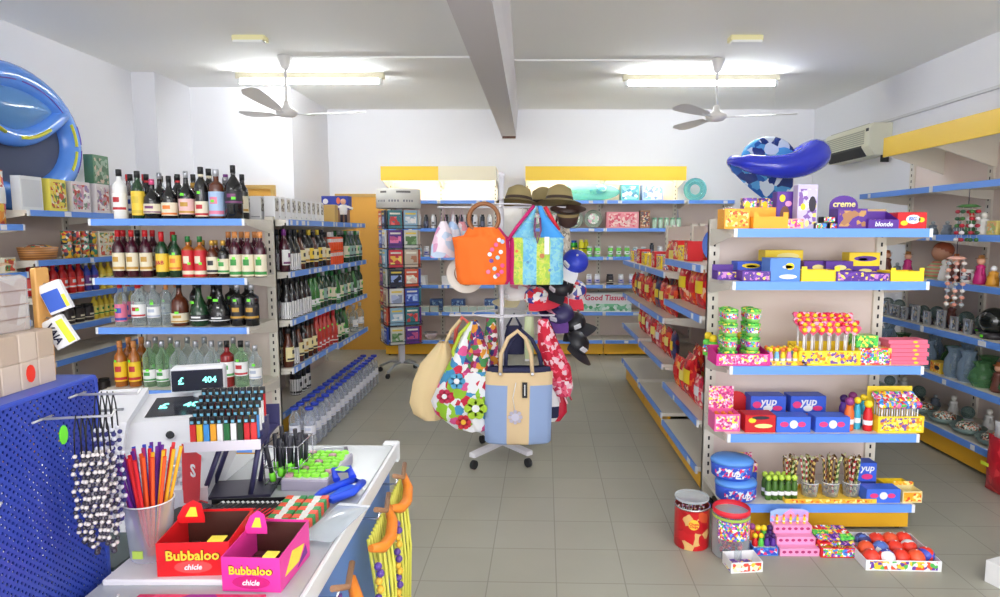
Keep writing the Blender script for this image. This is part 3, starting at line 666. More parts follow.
# ------------------------------------------------------------------ packaging prototypes
PK = {}
P_MIX = pr('print_confetti', [(230, 50, 70), (250, 210, 40), (60, 150, 230), (250, 250, 250), (120, 60, 180), (80, 200, 80), (240, 120, 180)], 60)
P_PINK = pr('print_pink', [(236, 70, 150), (250, 160, 200), (250, 230, 90), (200, 50, 130), (255, 220, 235)], 55)
P_PURP = pr('print_purple', [(86, 40, 140), (110, 60, 170), (86, 40, 140), (250, 220, 90), (200, 130, 200)], 42)
P_BLUE = pr('print_blue', [(50, 80, 200), (80, 140, 230), (50, 80, 200), (230, 240, 250), (230, 60, 120)], 42)
P_YEL = pr('print_yellow', [(250, 220, 50), (250, 220, 50), (250, 240, 140), (230, 140, 40), (120, 80, 170)], 45)
P_RED = pr('print_red', [(214, 30, 40), (236, 60, 50), (214, 30, 40), (250, 220, 90), (250, 250, 250)], 40)
P_ORG = pr('print_orange', [(250, 170, 40), (250, 196, 60), (250, 170, 40), (230, 90, 30), (255, 236, 150)], 45)
P_GRN = pr('print_green', [(80, 200, 80), (130, 226, 90), (80, 200, 80), (250, 230, 90), (40, 130, 70)], 45)
P_CER = pr('print_cereal', [(214, 204, 206), (200, 150, 170), (236, 232, 230), (130, 150, 130), (190, 70, 60), (150, 130, 170)], 22, noise=.05)
P_CERY = pr('print_cereal_yellow', [(236, 214, 80), (200, 70, 40), (236, 226, 200), (236, 214, 80), (90, 130, 60)], 24, noise=.05)
P_CAN = pr('print_cans', [(206, 60, 60), (60, 140, 110), (236, 190, 60), (60, 70, 90), (236, 230, 220), (190, 110, 60)], 26)
P_CHIP = pr('print_snack_red', [(206, 28, 36), (226, 40, 44), (170, 16, 30), (236, 90, 50), (214, 30, 40), (250, 200, 160), (206, 28, 36), (190, 24, 36)], 16, rough=.25, noise=.05)
P_CHIPO = pr('print_snack_orange', [(236, 80, 40), (240, 120, 50), (206, 28, 36), (250, 200, 110), (226, 60, 40), (214, 30, 40)], 16, rough=.25, noise=.05)
def closed(key, w, d, h, body, front=None, desc='', name='sweet_box', cat='box', text=None, top=None, deco=None):
    m = MB().cbox(-w / 2, w / 2, -d / 2, d / 2, 0, h, body, .0015)
    parts = []
    if front:
        f = MB().box(-w * .44, w * .44, -d / 2 - .0007, -d / 2, h * .1, h * .9, front); parts.append(('printed_panel', f, None))
    if top: parts.append(('top_panel', MB().box(-w * .44, w * .44, -d * .44, d * .44, h, h + .0007, top), None))
    if deco:
        for c, x0, x1, z0, z1 in deco: parts.append(('printed_patch', MB().prism([(w * (.5 * (x0 + x1) - .5 + .5 * (x1 - x0) * math.cos(t * PI / 6)), h * (.5 * (z0 + z1) + .5 * (z1 - z0) * math.sin(t * PI / 6))) for t in range(12)], -d / 2 - .0016, -d / 2 - .0006, c), None))
    if text: parts.append(('lettering', text_mb(text[0], text[1], text[2], shear=.15), (0, -d / 2 - .0022, h * (text[3] if len(text) > 3 else .5))))
    PK[key] = Proto(name, cat, m, parts, desc)
def tray(key, w, d, h, body, front=None, hb=0, dome=0, hcol=None, desc='', name='display_tray', cat='display box', text=None, fh=None, htext=None, inner=None, tabs=False, t=.003):
    fh = fh or h; inner = inner or body
    m = MB(); m.box(-w / 2, w / 2, -d / 2, d / 2, 0, t, body)
    m.box(-w / 2, w / 2, -d / 2, -d / 2 + t, t, fh, body); m.box(-w / 2, w / 2, d / 2 - t, d / 2, t, h, body)
    for sx in (-1, 1):
        xa, xb = (-w / 2, -w / 2 + t) if sx < 0 else (w / 2 - t, w / 2)
        m.prism([(-d / 2 + t, t), (d / 2 - t, t), (d / 2 - t, h), (-d / 2 + t, fh)], xa, xb, body, axis='x')
    parts = []
    if front: parts.append(('printed_panel', MB().box(-w * .45, w * .45, -d / 2 - .0007, -d / 2, fh * .12, fh * .9, front), None))
    if tabs:
        for x in (-w / 2, w / 2 - w * .14): parts.append(('corner_tab', MB().box(x, x + w * .14, -d / 2 - .0003, -d / 2 + .0030, fh, fh + h * .35, body), None))
    if hb:
        pts = [(-w / 2, h), (-w / 2, h + hb)]
        if dome: pts += [(-w / 2 * math.cos(PI * k / 10), h + hb + dome * math.sin(PI * k / 10)) for k in range(1, 10)]
        pts += [(w / 2, h + hb), (w / 2, h)]
        parts.append(('header_card', MB().prism(pts, d / 2 - t, d / 2, hcol or body), None, None))
        if htext: parts.append(('lettering', text_mb(htext[0], htext[1], htext[2], shear=.15), (0, d / 2 - t - .0012, h + hb * .55 + dome * .3)))
    if text: parts.append(('lettering', text_mb(text[0], text[1], text[2], shear=.15), (0, -d / 2 - .0022, fh * .5)))
    PK[key] = Proto(name, cat, m, parts, desc)
def rxy(unit, px, v, cam, off): return (px - 527) / 640.0 * cam - off, v
PUR = C(88, 44, 150); YEL = C(250, 216, 40); RED = C(214, 28, 36); BLU = C(56, 96, 214); ORG = C(250, 172, 40); PNK = C(240, 100, 170); LPK = C(246, 160, 204); WHT = C(240, 240, 242); DKB = C(40, 34, 50); BRN = C(110, 66, 40); GRN = C(96, 210, 80)
YT = C(250, 236, 150)
# small contents
def bar_proto(name, w, d, h, m, desc):
    return Proto(name, 'sweet', MB().cbox(-w / 2, w / 2, -d / 2, d / 2, 0, h, m, .003), [('wrapper_end', MB().box(-w / 2 - .008, -w / 2 - .0002, -d * .4, d * .4, h * .45, h * .55, m), None), ('wrapper_end', MB().box(w / 2 + .0002, w / 2 + .008, -d * .4, d * .4, h * .45, h * .55, m), None)], desc)
def fill(unit, i, pro, cx, cv, w, d, nx, ny, nz, group, label, dz=.0036, sp=1.0, rz=0, jit=.1, hz=None):
    """a block of copies inside a tray standing at (cx, cv)"""
    hz = hz or pro.height
    for a in range(nx):
        for b in range(ny):
            for c in range(nz):
                u = cx + (a - (nx - 1) / 2) * w / nx; v = cv + (b - (ny - 1) / 2) * d / ny
                pro.put(unit.W(u, v, unit.sh[i] + dz + c * (hz + .0005)), unit.th + rz + random.uniform(-jit, jit), label, group)
BARP = bar_proto('chocolate_bar', .05, .022, .014, P_PURP, 'bar'); BARY = bar_proto('chocolate_bar', .05, .022, .014, P_ORG, 'bar'); BARR = bar_proto('chocolate_bar', .05, .022, .014, P_RED, 'bar'); BARB = bar_proto('chewy_bar', .05, .022, .014, P_BLUE, 'bar')
def lolly(key, stick, r, m, desc, heart=False):
    st = MB().lathe([(.0022, 0), (.0022, stick)], WHT, 6)
    if heart:
        o_ = [(r * 1.0 * (.8 * math.sin(t) ** 3), r * (.62 * math.cos(t) - .25 * math.cos(2 * t) - .1 * math.cos(3 * t))) for t in [2 * PI * k / 16 for k in range(16)]]
        hd = MB().prism([(a, stick + r * .8 + b) for a, b in reversed(o_)], -.006, .006, m)
    else: hd = MB().ball((0, 0, stick + r * .8), r, m, 10, 7)
    PK[key] = Proto('lollipop', 'lollipop', st, [('candy', hd, None)] + ([('price_spot', MB().ball((0, -.007, stick + r * .8), r * .35, YEL, 8, 5), None)] if heart else []), desc)
lolly('heart', .115, .030, pr('heart_pink', [(226, 40, 90), (240, 90, 140), (214, 30, 60), (246, 170, 196)], 45), 'pink heart lollipop', True); lolly('ball', .075, .013, P_MIX, 'round wrapped lollipop'); lolly('ballr', .075, .014, P_RED, 'round red lollipop')
def toybottle(key, m, capc, h=.085, r=.012, desc='', mid=None):
    b = MB().lathe([(r * .9, 0), (r, .004), (r, h * .55), (r * .7, h * .68), (r * .7, h * .75)], m, 10)
    PK[key] = Proto('toy_sweet_tube', 'sweet', b, [('cap', MB().ball((0, 0, h * .86), r * .95, capc, 10, 6), None), ('band', MB().lathe([(r * 1.05, h * .2), (r * 1.05, h * .35)], mid or WHT, 10, cap=False), None)], desc)
toybottle('tb_pink', C(240, 140, 190), YEL, desc='pink sweet tube with yellow cap'); toybottle('tb_yel', YEL, C(240, 120, 50), desc='yellow sweet tube with orange cap'); toybottle('tb_blue', C(120, 190, 230), YEL, desc='blue sweet tube with yellow cap')
toybottle('tb_green', GRN, YEL, .13, .018, 'green sweet bottle with yellow cap'); toybottle('tb_red', RED, YEL, .13, .018, 'red sweet bottle with yellow cap'); toybottle('tb_purple', PUR, C(60, 20, 90), .13, .018, 'purple sweet bottle'); toybottle('tb_or', C(240, 110, 40), C(150, 60, 130), .14, .019, 'orange sweet tube with purple top'); toybottle('tb_cyan', C(60, 170, 200), YEL, .14, .015, 'cyan sweet tube with yellow cap')
toybottle('tb_lime', C(70, 110, 40), C(190, 220, 80), .09, .011, 'lime and dark sweet tube')
def RU(px, z): return (px - 527) / 640.0 * (3.2 * .995 + (1.55 - z) * .104) - 1.01
def RW(px, z): return px / 640.0 * (3.2 * .995 + (1.55 - z) * .104)
TS, S2, S3, S4, S5 = 1.565, 1.305, .88, .53, .16
# ---- top shelf
tray('t_or', .125, .12, .10, ORG, P_ORG, desc='tall orange display tray'); tray('t_or2', .17, .13, .06, ORG, None, desc='open orange tray', hb=.05, hcol=ORG, tabs=True)
RE.put(PK['t_or'], RU(738, TS), .30, 0, 'orange and yellow display tray at the left end of the top right shelf')
fill(RE, 0, BARY, RU(738, TS), .30, .12, .09, 2, 3, 5, 'bars in the left orange tray', 'orange wrapped bar piled in the tall orange tray, top right shelf', hz=.015)
RE.put(PK['t_or2'], RU(769, TS), .335, 0, 'open orange tray with corner tabs on the top right shelf')
fill(RE, 0, BARY, RU(769, TS), .335, .14, .10, 2, 4, 2, 'bars in the open orange tray', 'orange wrapped bar in the open orange tray, top right shelf')
closed('egg_a', .07, .05, .16, P_PURP, P_MIX, 'tall purple and yellow egg carton', 'egg_carton', deco=[(YEL, .1, .5, .62, .9), (PNK, .5, .95, .3, .6)])
closed('egg_b', .085, .06, .19, PUR, None, 'purple egg carton with brown window', 'egg_carton', deco=[(BRN, .2, .8, .1, .62), (YEL, .15, .5, .72, .92), (LPK, .5, .9, .6, .75)])
closed('egg_c', .10, .06, .22, C(200, 190, 226), pr('print_lilac', [(200, 190, 226), (236, 230, 240), (130, 90, 170), (240, 220, 110), (200, 190, 226)], 28), 'tall lilac carton with dark window and white lid', 'egg_carton', deco=[(DKB, .55, .92, .38, .74), (YEL, .15, .4, .42, .58), (YT, .4, .6, .05, .2)], top=WHT)
closed('egg_d', .095, .07, .05, C(236, 170, 160), P_PINK, 'low pink and white carton', 'sweet_box')
RE.put(PK['egg_a'], RU(759, TS), .215, 0, 'tall purple and yellow carton behind the orange trays'); RE.put(PK['egg_a'], RU(777, TS), .20, 0, 'second tall purple and yellow carton behind the orange trays', rz=.2)
RE.put(PK['egg_b'], RU(792, TS), .25, 0, 'purple carton with brown oval window on the top right shelf'); RE.put(PK['egg_c'], RU(809, TS), .32, 0, 'tall lilac carton with dark window under a white lid')
RE.put(PK['egg_d'], RU(793, TS), .36, 0, 'low pink carton in front of the purple carton, top right shelf')
closed('dk', .06, .06, .03, DKB, P_MIX, 'small dark carton', 'sweet_box')
for k in range(2):
    RE.put(PK['dk'], RU(822 + 9 * k * 1.6, TS), .34, 0, 'small dark sweet carton, %s beside the tall lilac carton' % nth(k), 'small dark cartons on the top right shelf'); 
RE.put(PK['dk'], RU(830, TS), .34, 0, 'small dark sweet carton stacked on two others beside the lilac carton', dz=.0315)
tray('eggs', .145, .10, .10, PUR, pr('print_eggs', [(110, 60, 140), (170, 120, 80), (88, 44, 150), (196, 150, 90)], 22), hb=.02, dome=.05, hcol=PUR, desc='purple domed display', htext=('creme', .045, YT))
RE.put(PK['eggs'], RU(852, TS), .33, 0, 'purple display box with domed header on the top right shelf')
RE_e = Proto('chocolate_egg', 'sweet', MB().ball((0, 0, .02), .017, pr('egg_foil', [(190, 130, 60), (120, 60, 150), (220, 190, 120)], 70), 10, 8, 1.2), desc='egg')
for a in range(4):
    for b in range(2):
        for c in range(2): RE_e.put(RE.W(RU(852, TS) + (a - 1.5) * .036, .33 + (b - .5) * .04, TS + .0042 + c * .0415), 0, 'foil wrapped chocolate egg in the purple domed display box', 'foil eggs in the purple domed display box')
tray('windo', .15, .12, .09, PUR, None, fh=.045, desc='purple tray with white lettering', text=('blonde', .032, WHT), hb=.01, hcol=C(196, 160, 110))
RE.put(PK['windo'], RU(881, TS), .34, 0, 'purple tray with white lettering between the domed display and red box')
fill(RE, 0, BARP, RU(881, TS), .34, .12, .10, 2, 4, 3, 'bars in the lettered purple tray', 'purple wrapped bar in the lettered purple tray, top right shelf')
closed('redbox', .145, .09, .082, RED, None, 'red box with white oval', 'sweet_box', deco=[(WHT, .28, .78, .3, .85), (YEL, .1, .35, .2, .5), (YEL, .7, .92, .4, .7)], text=('BIG', .025, BLU, .6))
RE.put(PK['redbox'], RU(911, TS), .34, 0, 'glossy red box with white oval at the right end, top right shelf')
# ball beside the post
Proto('foil_ball', 'ball', MB().ball((0, 0, .058), .058, mat('pearly_grey_pink', (196, 176, 186), .12, .6), 24, 16), [('valve', MB().lathe([(.004, .1145), (.005, .118)], WHT, 8), None)]).put(RE.W(.06, .16, TS + .0005), 0, 'pearly grey pink ball behind the orange tray, top right shelf')
# ---- second shelf
tray('p_low', .11, .10, .045, PUR, P_PURP, hb=.03, hcol=PUR, desc='purple tray')
closed('bl_box', .15, .10, .09, BLU, None, 'blue box', 'sweet_box', deco=[(YEL, .15, .8, .6, .9), (DKB, .3, .7, .65, .8)])
closed('bl_box2', .15, .12, .115, C(90, 140, 226), None, 'blue box with star', 'sweet_box', deco=[(YEL, .5, .8, .5, .8), (WHT, .3, .9, .1, .3), (WHT, .4, .75, .55, .7)])
closed('yel_low', .20, .10, .07, YEL, None, 'yellow box', 'sweet_box', deco=[(YT, .3, .9, .3, .8), (C(230, 150, 40), .05, .3, .2, .5)])
tray('y_open', .19, .12, .055, YEL, None, desc='open yellow tray', tabs=True); tray('pu_front', .14, .12, .05, PUR, P_PURP, desc='purple tray')
closed('pu_box', .14, .09, .095, PUR, None, 'purple box', 'sweet_box', deco=[(YT, .3, .75, .5, .8), (YEL, .7, .95, .35, .6)])
closed('ye_box2', .16, .08, .07, YEL, None, 'yellow box', 'sweet_box', deco=[(PUR, .15, .9, .35, .75), (YT, .3, .6, .4, .6)])
U2 = lambda px: RU(px, S2)
RE.put(PK['p_low'], U2(733), .25, 1, 'purple open tray at the left end of the second right shelf'); fill(RE, 1, BARP, U2(733), .25, .1, .08, 1, 3, 2, 'bars in the left purple tray', 'purple bar in the left purple tray, second right shelf')
RE.put(PK['bl_box'], U2(763), .16, 1, 'blue box at the back of the second right shelf'); RE.put(PK['pu_front'], U2(753) + .01, .34, 1, 'purple tray with red bars, front left of second right shelf')
fill(RE, 1, BARR, U2(753) + .01, .34, .11, .1, 2, 4, 2, 'red bars in the front purple tray', 'red wrapped bar in the front left purple tray')
RE.put(PK['bl_box2'], U2(783), .34, 1, 'large pale blue box with yellow star, front of second right shelf'); RE.put(PK['yel_low'], U2(797), .155, 1, 'yellow box lying behind the pale blue box', dz=.08)
closed('ye_under', .20, .10, .079, C(240, 206, 60), None, 'yellow box', 'sweet_box'); RE.put(PK['ye_under'], U2(797), .155, 1, 'plain yellow box under the other yellow box behind')
RE.put(PK['y_open'], U2(816) + .01, .345, 1, 'open yellow tray right of the pale blue box'); fill(RE, 1, BARY, U2(816) + .01, .345, .16, .1, 3, 4, 3, 'bars in the yellow tray', 'orange bar in the open yellow tray, second right shelf')
RE.put(PK['pu_box'], U2(828), .21, 1, 'purple box behind the open yellow tray'); RE.put(PK['pu_box'], U2(848), .24, 1, 'purple box with yellow spot, middle of second right shelf', dz=.0005)
RE.put(PK['pu_front'], U2(847), .355, 1, 'purple tray in front of the purple box, second right shelf'); fill(RE, 1, BARP, U2(847), .355, .11, .1, 2, 4, 2, 'bars in the middle purple tray', 'purple bar in the middle purple tray')
tray('pu_f2', .13, .11, .04, PUR, P_PURP, desc='purple tray'); RE.put(PK['pu_f2'], U2(873) + .0, .355, 1, 'low purple tray below the yellow box'); fill(RE, 1, BARR, U2(873), .355, .1, .09, 2, 3, 2, 'bars in the low purple tray', 'red bar in the low purple tray')
RE.put(PK['pu_box'], U2(877), .21, 1, 'purple box hidden under the yellow box', scale=(1.1, 1, .72)); RE.put(PK['ye_box2'], U2(877), .21, 1, 'yellow box with purple lettering shape on a purple box', dz=.069)
tray('y_open2', .165, .13, .05, YEL, None, desc='open yellow tray', tabs=True); RE.put(PK['y_open2'], U2(904), .34, 1, 'open yellow tray at the right end of the second right shelf'); fill(RE, 1, BARY, U2(904), .34, .13, .1, 2, 4, 2, 'bars in the right yellow tray', 'orange bar in the right yellow tray')
# ---- third shelf
U3 = lambda px: RU(px, S3)
tray('ring_tray', .27, .16, .08, C(226, 40, 150), P_PINK, hb=.0, fh=.06, desc='pink display tray')
RE.put(PK['ring_tray'], U3(741), .33, 2, 'bright pink display tray of round green toys at the left')
gcup = Proto('candy_pot', 'sweet', MB().lathe([(.034, 0), (.04, .03), (.04, .06)], C(150, 220, 120), 16), [('lid', MB().lathe([(.042, .0605), (.043, .07), (.02, .078)], P_GRN, 16), None), ('side_print', MB().lathe([(.0412, .02), (.0412, .05)], P_MIX, 12, cap=False, a0=PI, a1=2 * PI), None)], 'round green candy pot')
for a in range(2):
    for b in range(2):
        for c in range(4): gcup.put(RE.W(U3(741) + (a - .5) * .115, .33 + (.5 - b) * .075 * (1), S3 + .0042 + c * .071), 0, scale=.9, label= 'round green candy pot in the pink tray, %s %s %s' % (('left', 'right')[a], ('back', 'front')[b] if False else ('front', 'back')[b], ('lowest', 'second', 'third', 'top')[c]), group='green candy pots in the pink tray')
bot = Proto('toy_bottle', 'sweet', MB().lathe([(.026, 0), (.028, .01), (.028, .075), (.018, .09)], C(110, 220, 80), 14), [('cap', MB().lathe([(.02, .0905), (.02, .115), (.012, .125)], YEL, 12), None), ('label', MB().lathe([(.0288, .02), (.0288, .06)], P_MIX, 12, cap=False), None)], 'green toy bottle')
for k, px in enumerate((722, 741, 757)): bot.put(RE.W(U3(px), .215, S3 + .0005), .3 * k, 'green toy bottle with yellow cap behind the pink tray, %s from left' % nth(k), 'green toy bottles behind the pink tray')
bot2 = bot
for k, px in enumerate((722, 741, 757)): bot.put(RE.W(U3(px), .12, S3 + .0005), .3 * k, 'green toy bottle against the back panel, %s from left' % nth(k), 'green toy bottles against the back panel')
tray('y_low', .20, .10, .022, YEL, P_YEL, desc='low yellow tray'); RE.put(PK['y_low'], U3(785), .355, 2, 'low yellow tray holding small sweet tubes, third right shelf')
kk = ['tb_pink', 'tb_blue', 'tb_yel', 'tb_pink', 'tb_yel', 'tb_blue']
for b in range(3):
    for a in range(6): PK[kk[(a + b) % 6]].put(RE.W(U3(785) + (a - 2.5) * .031, .385 - b * .031, S3 + .004), 0, '%s, %s from left, %s row of the low yellow tray' % (PK[kk[(a + b) % 6]].desc, nth(a), ('front', 'middle', 'back')[b]), 'small sweet tubes in the low yellow tray')
tray('heart_tray', .31, .15, .10, YEL, P_YEL, hb=.0, fh=.075, desc='yellow tray'); RE.put(PK['heart_tray'], U3(827), .33, 2, 'large yellow tray of pink heart lollipops, third right shelf')
for b in range(4):
    for a in range(7): PK['heart'].put(RE.W(U3(827) + (a - 3) * .042 + (b % 2) * .01, .39 - b * .036, S3 + .0036 + .018 * b + random.uniform(0, .008)), random.uniform(-.4, .4), 'pink heart lollipop, %s from left, %s row of the yellow tray' % (nth(a), nth(b)), 'pink heart lollipops in the yellow tray', scale=1.25)
closed('mixbag', .16, .10, .085, P_RED, P_MIX, 'red and yellow sweet box', 'sweet_box'); RE.put(PK['mixbag'], U3(874), .34, 2, 'red and yellow sweet box right of the heart lollipops'); 
closed('mixbag2', .11, .08, .06, P_GRN, None, 'green and red sweet carton', 'sweet_box'); RE.put(PK['mixbag2'], U3(866), .34, 2, 'small green carton on top of the red yellow sweet box', dz=.0875); PK['mixbag2'].put(RE.W(U3(866), .22, S3 + .0005), .1, 'small green carton behind the red yellow sweet box')
waf = closed('wafer', .20, .09, .020, C(240, 110, 140), None, 'flat pink wafer packet', 'wafer_packet', deco=[(YEL, .62, .74, .2, .8)])
for k in range(6): RE.put(PK['wafer'], U3(908) - (.01 if k % 2 else 0), .34, 2, 'flat pink wafer packet, %s from the bottom of the stack' % nth(k), 'pink wafer packets', dz=.0008 + k * .0212, rz=random.uniform(-.03, .03)) 
# ---- fourth shelf
U4 = lambda px: RU(px, S4)
tray('pinkyel', .13, .12, .09, PNK, P_PINK, hb=.12, hcol=P_PINK, desc='pink and lilac tray'); RE.put(PK['pinkyel'], U4(727), .32, 3, 'pink and lilac display with high back, fourth right shelf')
for a in range(3):
    for b in range(2): PK['tb_yel'].put(RE.W(U4(727) + (a - 1) * .036, .34 - b * .035, S4 + .0036), 0, 'yellow sweet tube in the pink high backed display, %s from left, %s row' % (nth(a), ('front', 'back')[b]), 'sweet tubes in the pink display')
tray('redheart', .115, .08, .05, RED, None, hb=.05, dome=.05, hcol=RED, desc='red tray'); RE.put(PK['redheart'], U4(749) + .01, .17, 3, 'red display with rounded header behind the red boxes', dz=.0005)
fill(RE, 3, BARR, U4(749) + .01, .17, .1, .06, 1, 2, 3, 'bars in the round headed red display', 'red bar in the round headed red display')
closed('redblack', .155, .10, .09, C(200, 20, 30), None, 'red and black box', 'sweet_box', deco=[(DKB, .2, .8, .75, .95), (YEL, .1, .35, .55, .85), (YT, .3, .9, .25, .5)]); RE.put(PK['redblack'], U4(759), .345, 3, 'red box with black top band, front of fourth right shelf')
closed('yup', .19, .10, .095, BLU, None, 'blue box lettered yup', 'sweet_box', deco=[(C(236, 60, 130), .05, .3, .3, .7), (WHT, .35, .62, .12, .48), (C(236, 60, 130), .62, .9, .15, .45)], text=('yup', .06, WHT, .68))
closed('yup2', .175, .10, .08, C(64, 110, 226), None, 'blue box with white and pink bows', 'sweet_box', deco=[(C(236, 60, 130), .1, .35, .35, .7), (WHT, .38, .62, .25, .8), (C(236, 60, 130), .62, .85, .35, .7)])
RE.put(PK['yup'], U4(780), .16, 3, 'blue box lettered yup on orange base, left one at the back, fourth shelf', dz=.0465)
closed('orbase', .19, .10, .0455, C(236, 140, 60), None, 'orange carton', 'sweet_box'); RE.put(PK['orbase'], U4(780), .16, 3, 'plain orange carton under the left blue lettered box')
RE.put(PK['yup2'], U4(792), .345, 3, 'blue box with pink and white bows left of centre, fourth shelf'); RE.put(PK['yup2'], U4(831), .345, 3, 'blue box with pink and white bows right of centre, fourth shelf')
RE.put(PK['yup'], U4(822), .16, 3, 'blue box lettered yup, right one at the back, fourth shelf', dz=.0465)
RE.put(PK['orbase'], U4(822), .16, 3, 'plain orange carton under the right blue lettered box')
for k, (px, v, key) in enumerate(((851, .35, 'tb_or'), (861, .33, 'tb_cyan'), (869, .36, 'tb_red'), (855, .25, 'tb_purple'), (865, .24, 'tb_or'), (873, .27, 'tb_cyan'))):
    PK[key].put(RE.W(U4(px), v, S4 + .0005), 0, '%s standing beside the yellow lollipop stand, %s of six' % (PK[key].desc, nth(k)), 'sweet tubes beside the yellow lollipop stand', scale=1.25)
tray('lolstand', .235, .12, .085, YEL, P_YEL, hb=.13, hcol=C(250, 220, 60), desc='yellow lollipop stand', name='lollipop_stand', cat='lollipop stand'); RE.put(PK['lolstand'], U4(898), .34, 3, 'yellow box stand full of lollipops at the right, fourth shelf')
for b in range(4):
    for a in range(8): PK[('ball', 'ballr')[(a * b) % 3 == 1]].put(RE.W(U4(898) + (a - 3.5) * .026, .383 - b * .023, S4 + .0036 + .012 * b), 0, 'wrapped lollipop in the yellow stand, %s from left, %s row' % (nth(a), nth(b)), 'lollipops in the yellow stand', scale=1.55 if False else 1.6)
# ---- base shelf
U5 = lambda px: RU(px, S5)
tubm = clear('clear_tub_blue', (150, 190, 236), .35, .15, (60, 110, 210))
tub = Proto('candy_tub', 'tub', MB().lathe([(.085, 0), (.098, .012), (.102, .075), (.1, .08)], BLU, 24, sx=1.05, sy=.9), [('lid', MB().lathe([(.104, .0805), (.104, .092), (.09, .105), (.03, .112)], C(90, 150, 230), 24, sx=1.05, sy=.9), None), ('label', MB().lathe([(.1042, .018), (.1045, .07)], P_BLUE, 20, cap=False, a0=-PI / 2 - .9, a1=-PI / 2 + .9, sx=1.05, sy=.9), None), ('lettering', text_mb('Yup', .045, WHT, shear=.2), (0, -.097, .046))], 'blue tub')
tub.put(RE.W(U5(738), .335, S5 + .0005), .1, 'blue round tub lettered Yup, lower of two stacked, left base shelf'); tub.put(RE.W(U5(734), .325, S5 + .1135), -.25, 'blue round tub, upper of two stacked, left base shelf')
closed('pnkbox', .10, .09, .09, BLU, None, 'blue box', 'sweet_box'); RE.put(PK['pnkbox'], U5(758), .17, 4, 'dark blue box behind the stacked tubs')
tray('pnktop', .10, .09, .05, P_PINK, None, desc='pink tray', hb=.03, hcol=P_PINK); RE.put(PK['pnktop'], U5(758), .17, 4, 'pink patterned tray on the dark blue box', dz=.0915)
for b in range(2):
    for a in range(5): PK['tb_lime'].put(RE.W(U5(769) + a * .034, .36 - b * .05, S5 + .0005), 0, 'lime and dark sweet tube, %s from left, %s row of the base shelf' % (nth(a), ('front', 'back')[b]), 'lime sweet tubes on the base shelf', scale=1.5)
# striped candy canes in cups behind a yellow edge
tray('caneTray', .47, .2, .022, C(250, 206, 70), P_ORG, desc='long yellow tray'); RE.put(PK['caneTray'], U5(828), .31, 4, 'long yellow edged tray of striped candy sticks, base shelf')
canes = [stripes('cane_a', (150, 120, 60), (90, 60, 30), 45, 2), stripes('cane_b', (226, 216, 200), (180, 40, 50), 45, 2), stripes('cane_c', (214, 216, 160), (80, 120, 50), 45, 2), stripes('cane_d', (80, 40, 26), (220, 190, 110), 45, 2)]
CANE = [Proto('candy_stick', 'sweet', MB().tube([(0, 0, 0), (0, 0, .12), (0, -.006, .138), (0, -.018, .142)], .0045, c, 6), desc='striped candy stick') for c in canes]
cupm = clear('clear_cup', (240, 240, 240), .15)
for q, px in enumerate((794, 815, 836, 857)):
    x = U5(px)
    Proto('plastic_cup', 'cup', MB().lathe([(.038, 0), (.044, .07)], cupm, 18).lathe([(.036, .003), (.036, .0035)], cupm, 18), [('rim', MB().lathe([(.0445, .0705), (.0455, .072), (.0445, .074)], WHT, 18, cap=False), None)]).put(RE.W(x, .31, S5 + .0036), 0, 'clear cup of striped candy sticks, %s from left in the long tray' % nth(q), 'cups of candy sticks')
    for k in range(18):
        a = 2.399 * k; rr = .029 * math.sqrt((k + .5) / 18)
        CANE[(k + q) % 4].put(RE.W(x + rr * math.cos(a), .31 + rr * math.sin(a), S5 + .0075), 0, rot=(R(random.uniform(-7, 7)), R(random.uniform(-7, 7)), random.uniform(0, 6)), label='striped candy stick standing in the %s clear cup' % nth(q), group='candy sticks in the %s cup' % nth(q), scale=(1, 1, 1.45))
closed('yupS', .10, .08, .10, BLU, None, 'blue box', 'sweet_box', text=('yup', .05, WHT, .72), deco=[(C(236, 60, 130), .2, .8, .1, .4)]); RE.put(PK['yupS'], U5(876), .24, 4, 'blue box lettered yup on the dark box, base shelf', dz=.0665)
closed('dkb', .10, .08, .065, C(50, 70, 150), None, 'dark blue box', 'sweet_box'); RE.put(PK['dkb'], U5(876), .24, 4, 'dark blue box under the lettered box, base shelf')
RE.put(PK['yup2'], U5(886) - .03, .365, 4, 'blue box with pink bows at the front of the base shelf', scale=(1, .8, .9))
RE.put(PK['y_open2'], U5(908), .25, 4, 'open cream and yellow tray at the right end, base shelf', scale=(.85, .8, 1)); tray('crm', .10, .09, .06, C(236, 220, 160), P_ORG, desc='cream tray', hb=.02, hcol=P_ORG); RE.put(PK['crm'], U5(909), .37 - .01, 4, 'small cream tray at the front right of the base shelf')
# ------------------------------------------------------------------ floor goods
def floor(key, x, y, label, rz=0, scale=None): return PK[key].put((x, y, .0005), rz, label, scale=scale)
P_TIN = pr('print_tin', [(206, 26, 36), (214, 30, 40), (206, 26, 36), (226, 90, 50), (190, 20, 32), (206, 26, 36), (236, 190, 120), (206, 26, 36)], 13, noise=.04)
tin = MB().lathe([(.083, 0), (.085, .004), (.085, .195), (.088, .2)], P_TIN, 36, cap=False).lathe([(.0005, .001), (.082, .001)], steel, 36, cap=False).lathe([(.0005, .15), (.08, .152), (.08, .2)], C(120, 40, 40), 36, cap=False)
tp = [('rim', MB().lathe([(.088, .2005), (.0895, .204), (.088, .208), (.083, .208)], mat('tin_rim', (206, 206, 208), .25, .9), 36, cap=False), None),
      ('open_lid', MB().lathe([(.001, .0), (.080, .0), (.084, .004), (.084, .014)], clear('lid_clear', (226, 230, 230), .3), 36, cap=False), (.0, .028, .222))]
b_ = MB(); b_.prism([(.026 * math.cos(t * PI / 8), .135 + .026 * math.sin(t * PI / 8)) for t in range(16)], -.0885, -.0865, C(250, 200, 60)); tp.append(('flower_badge', b_, None))
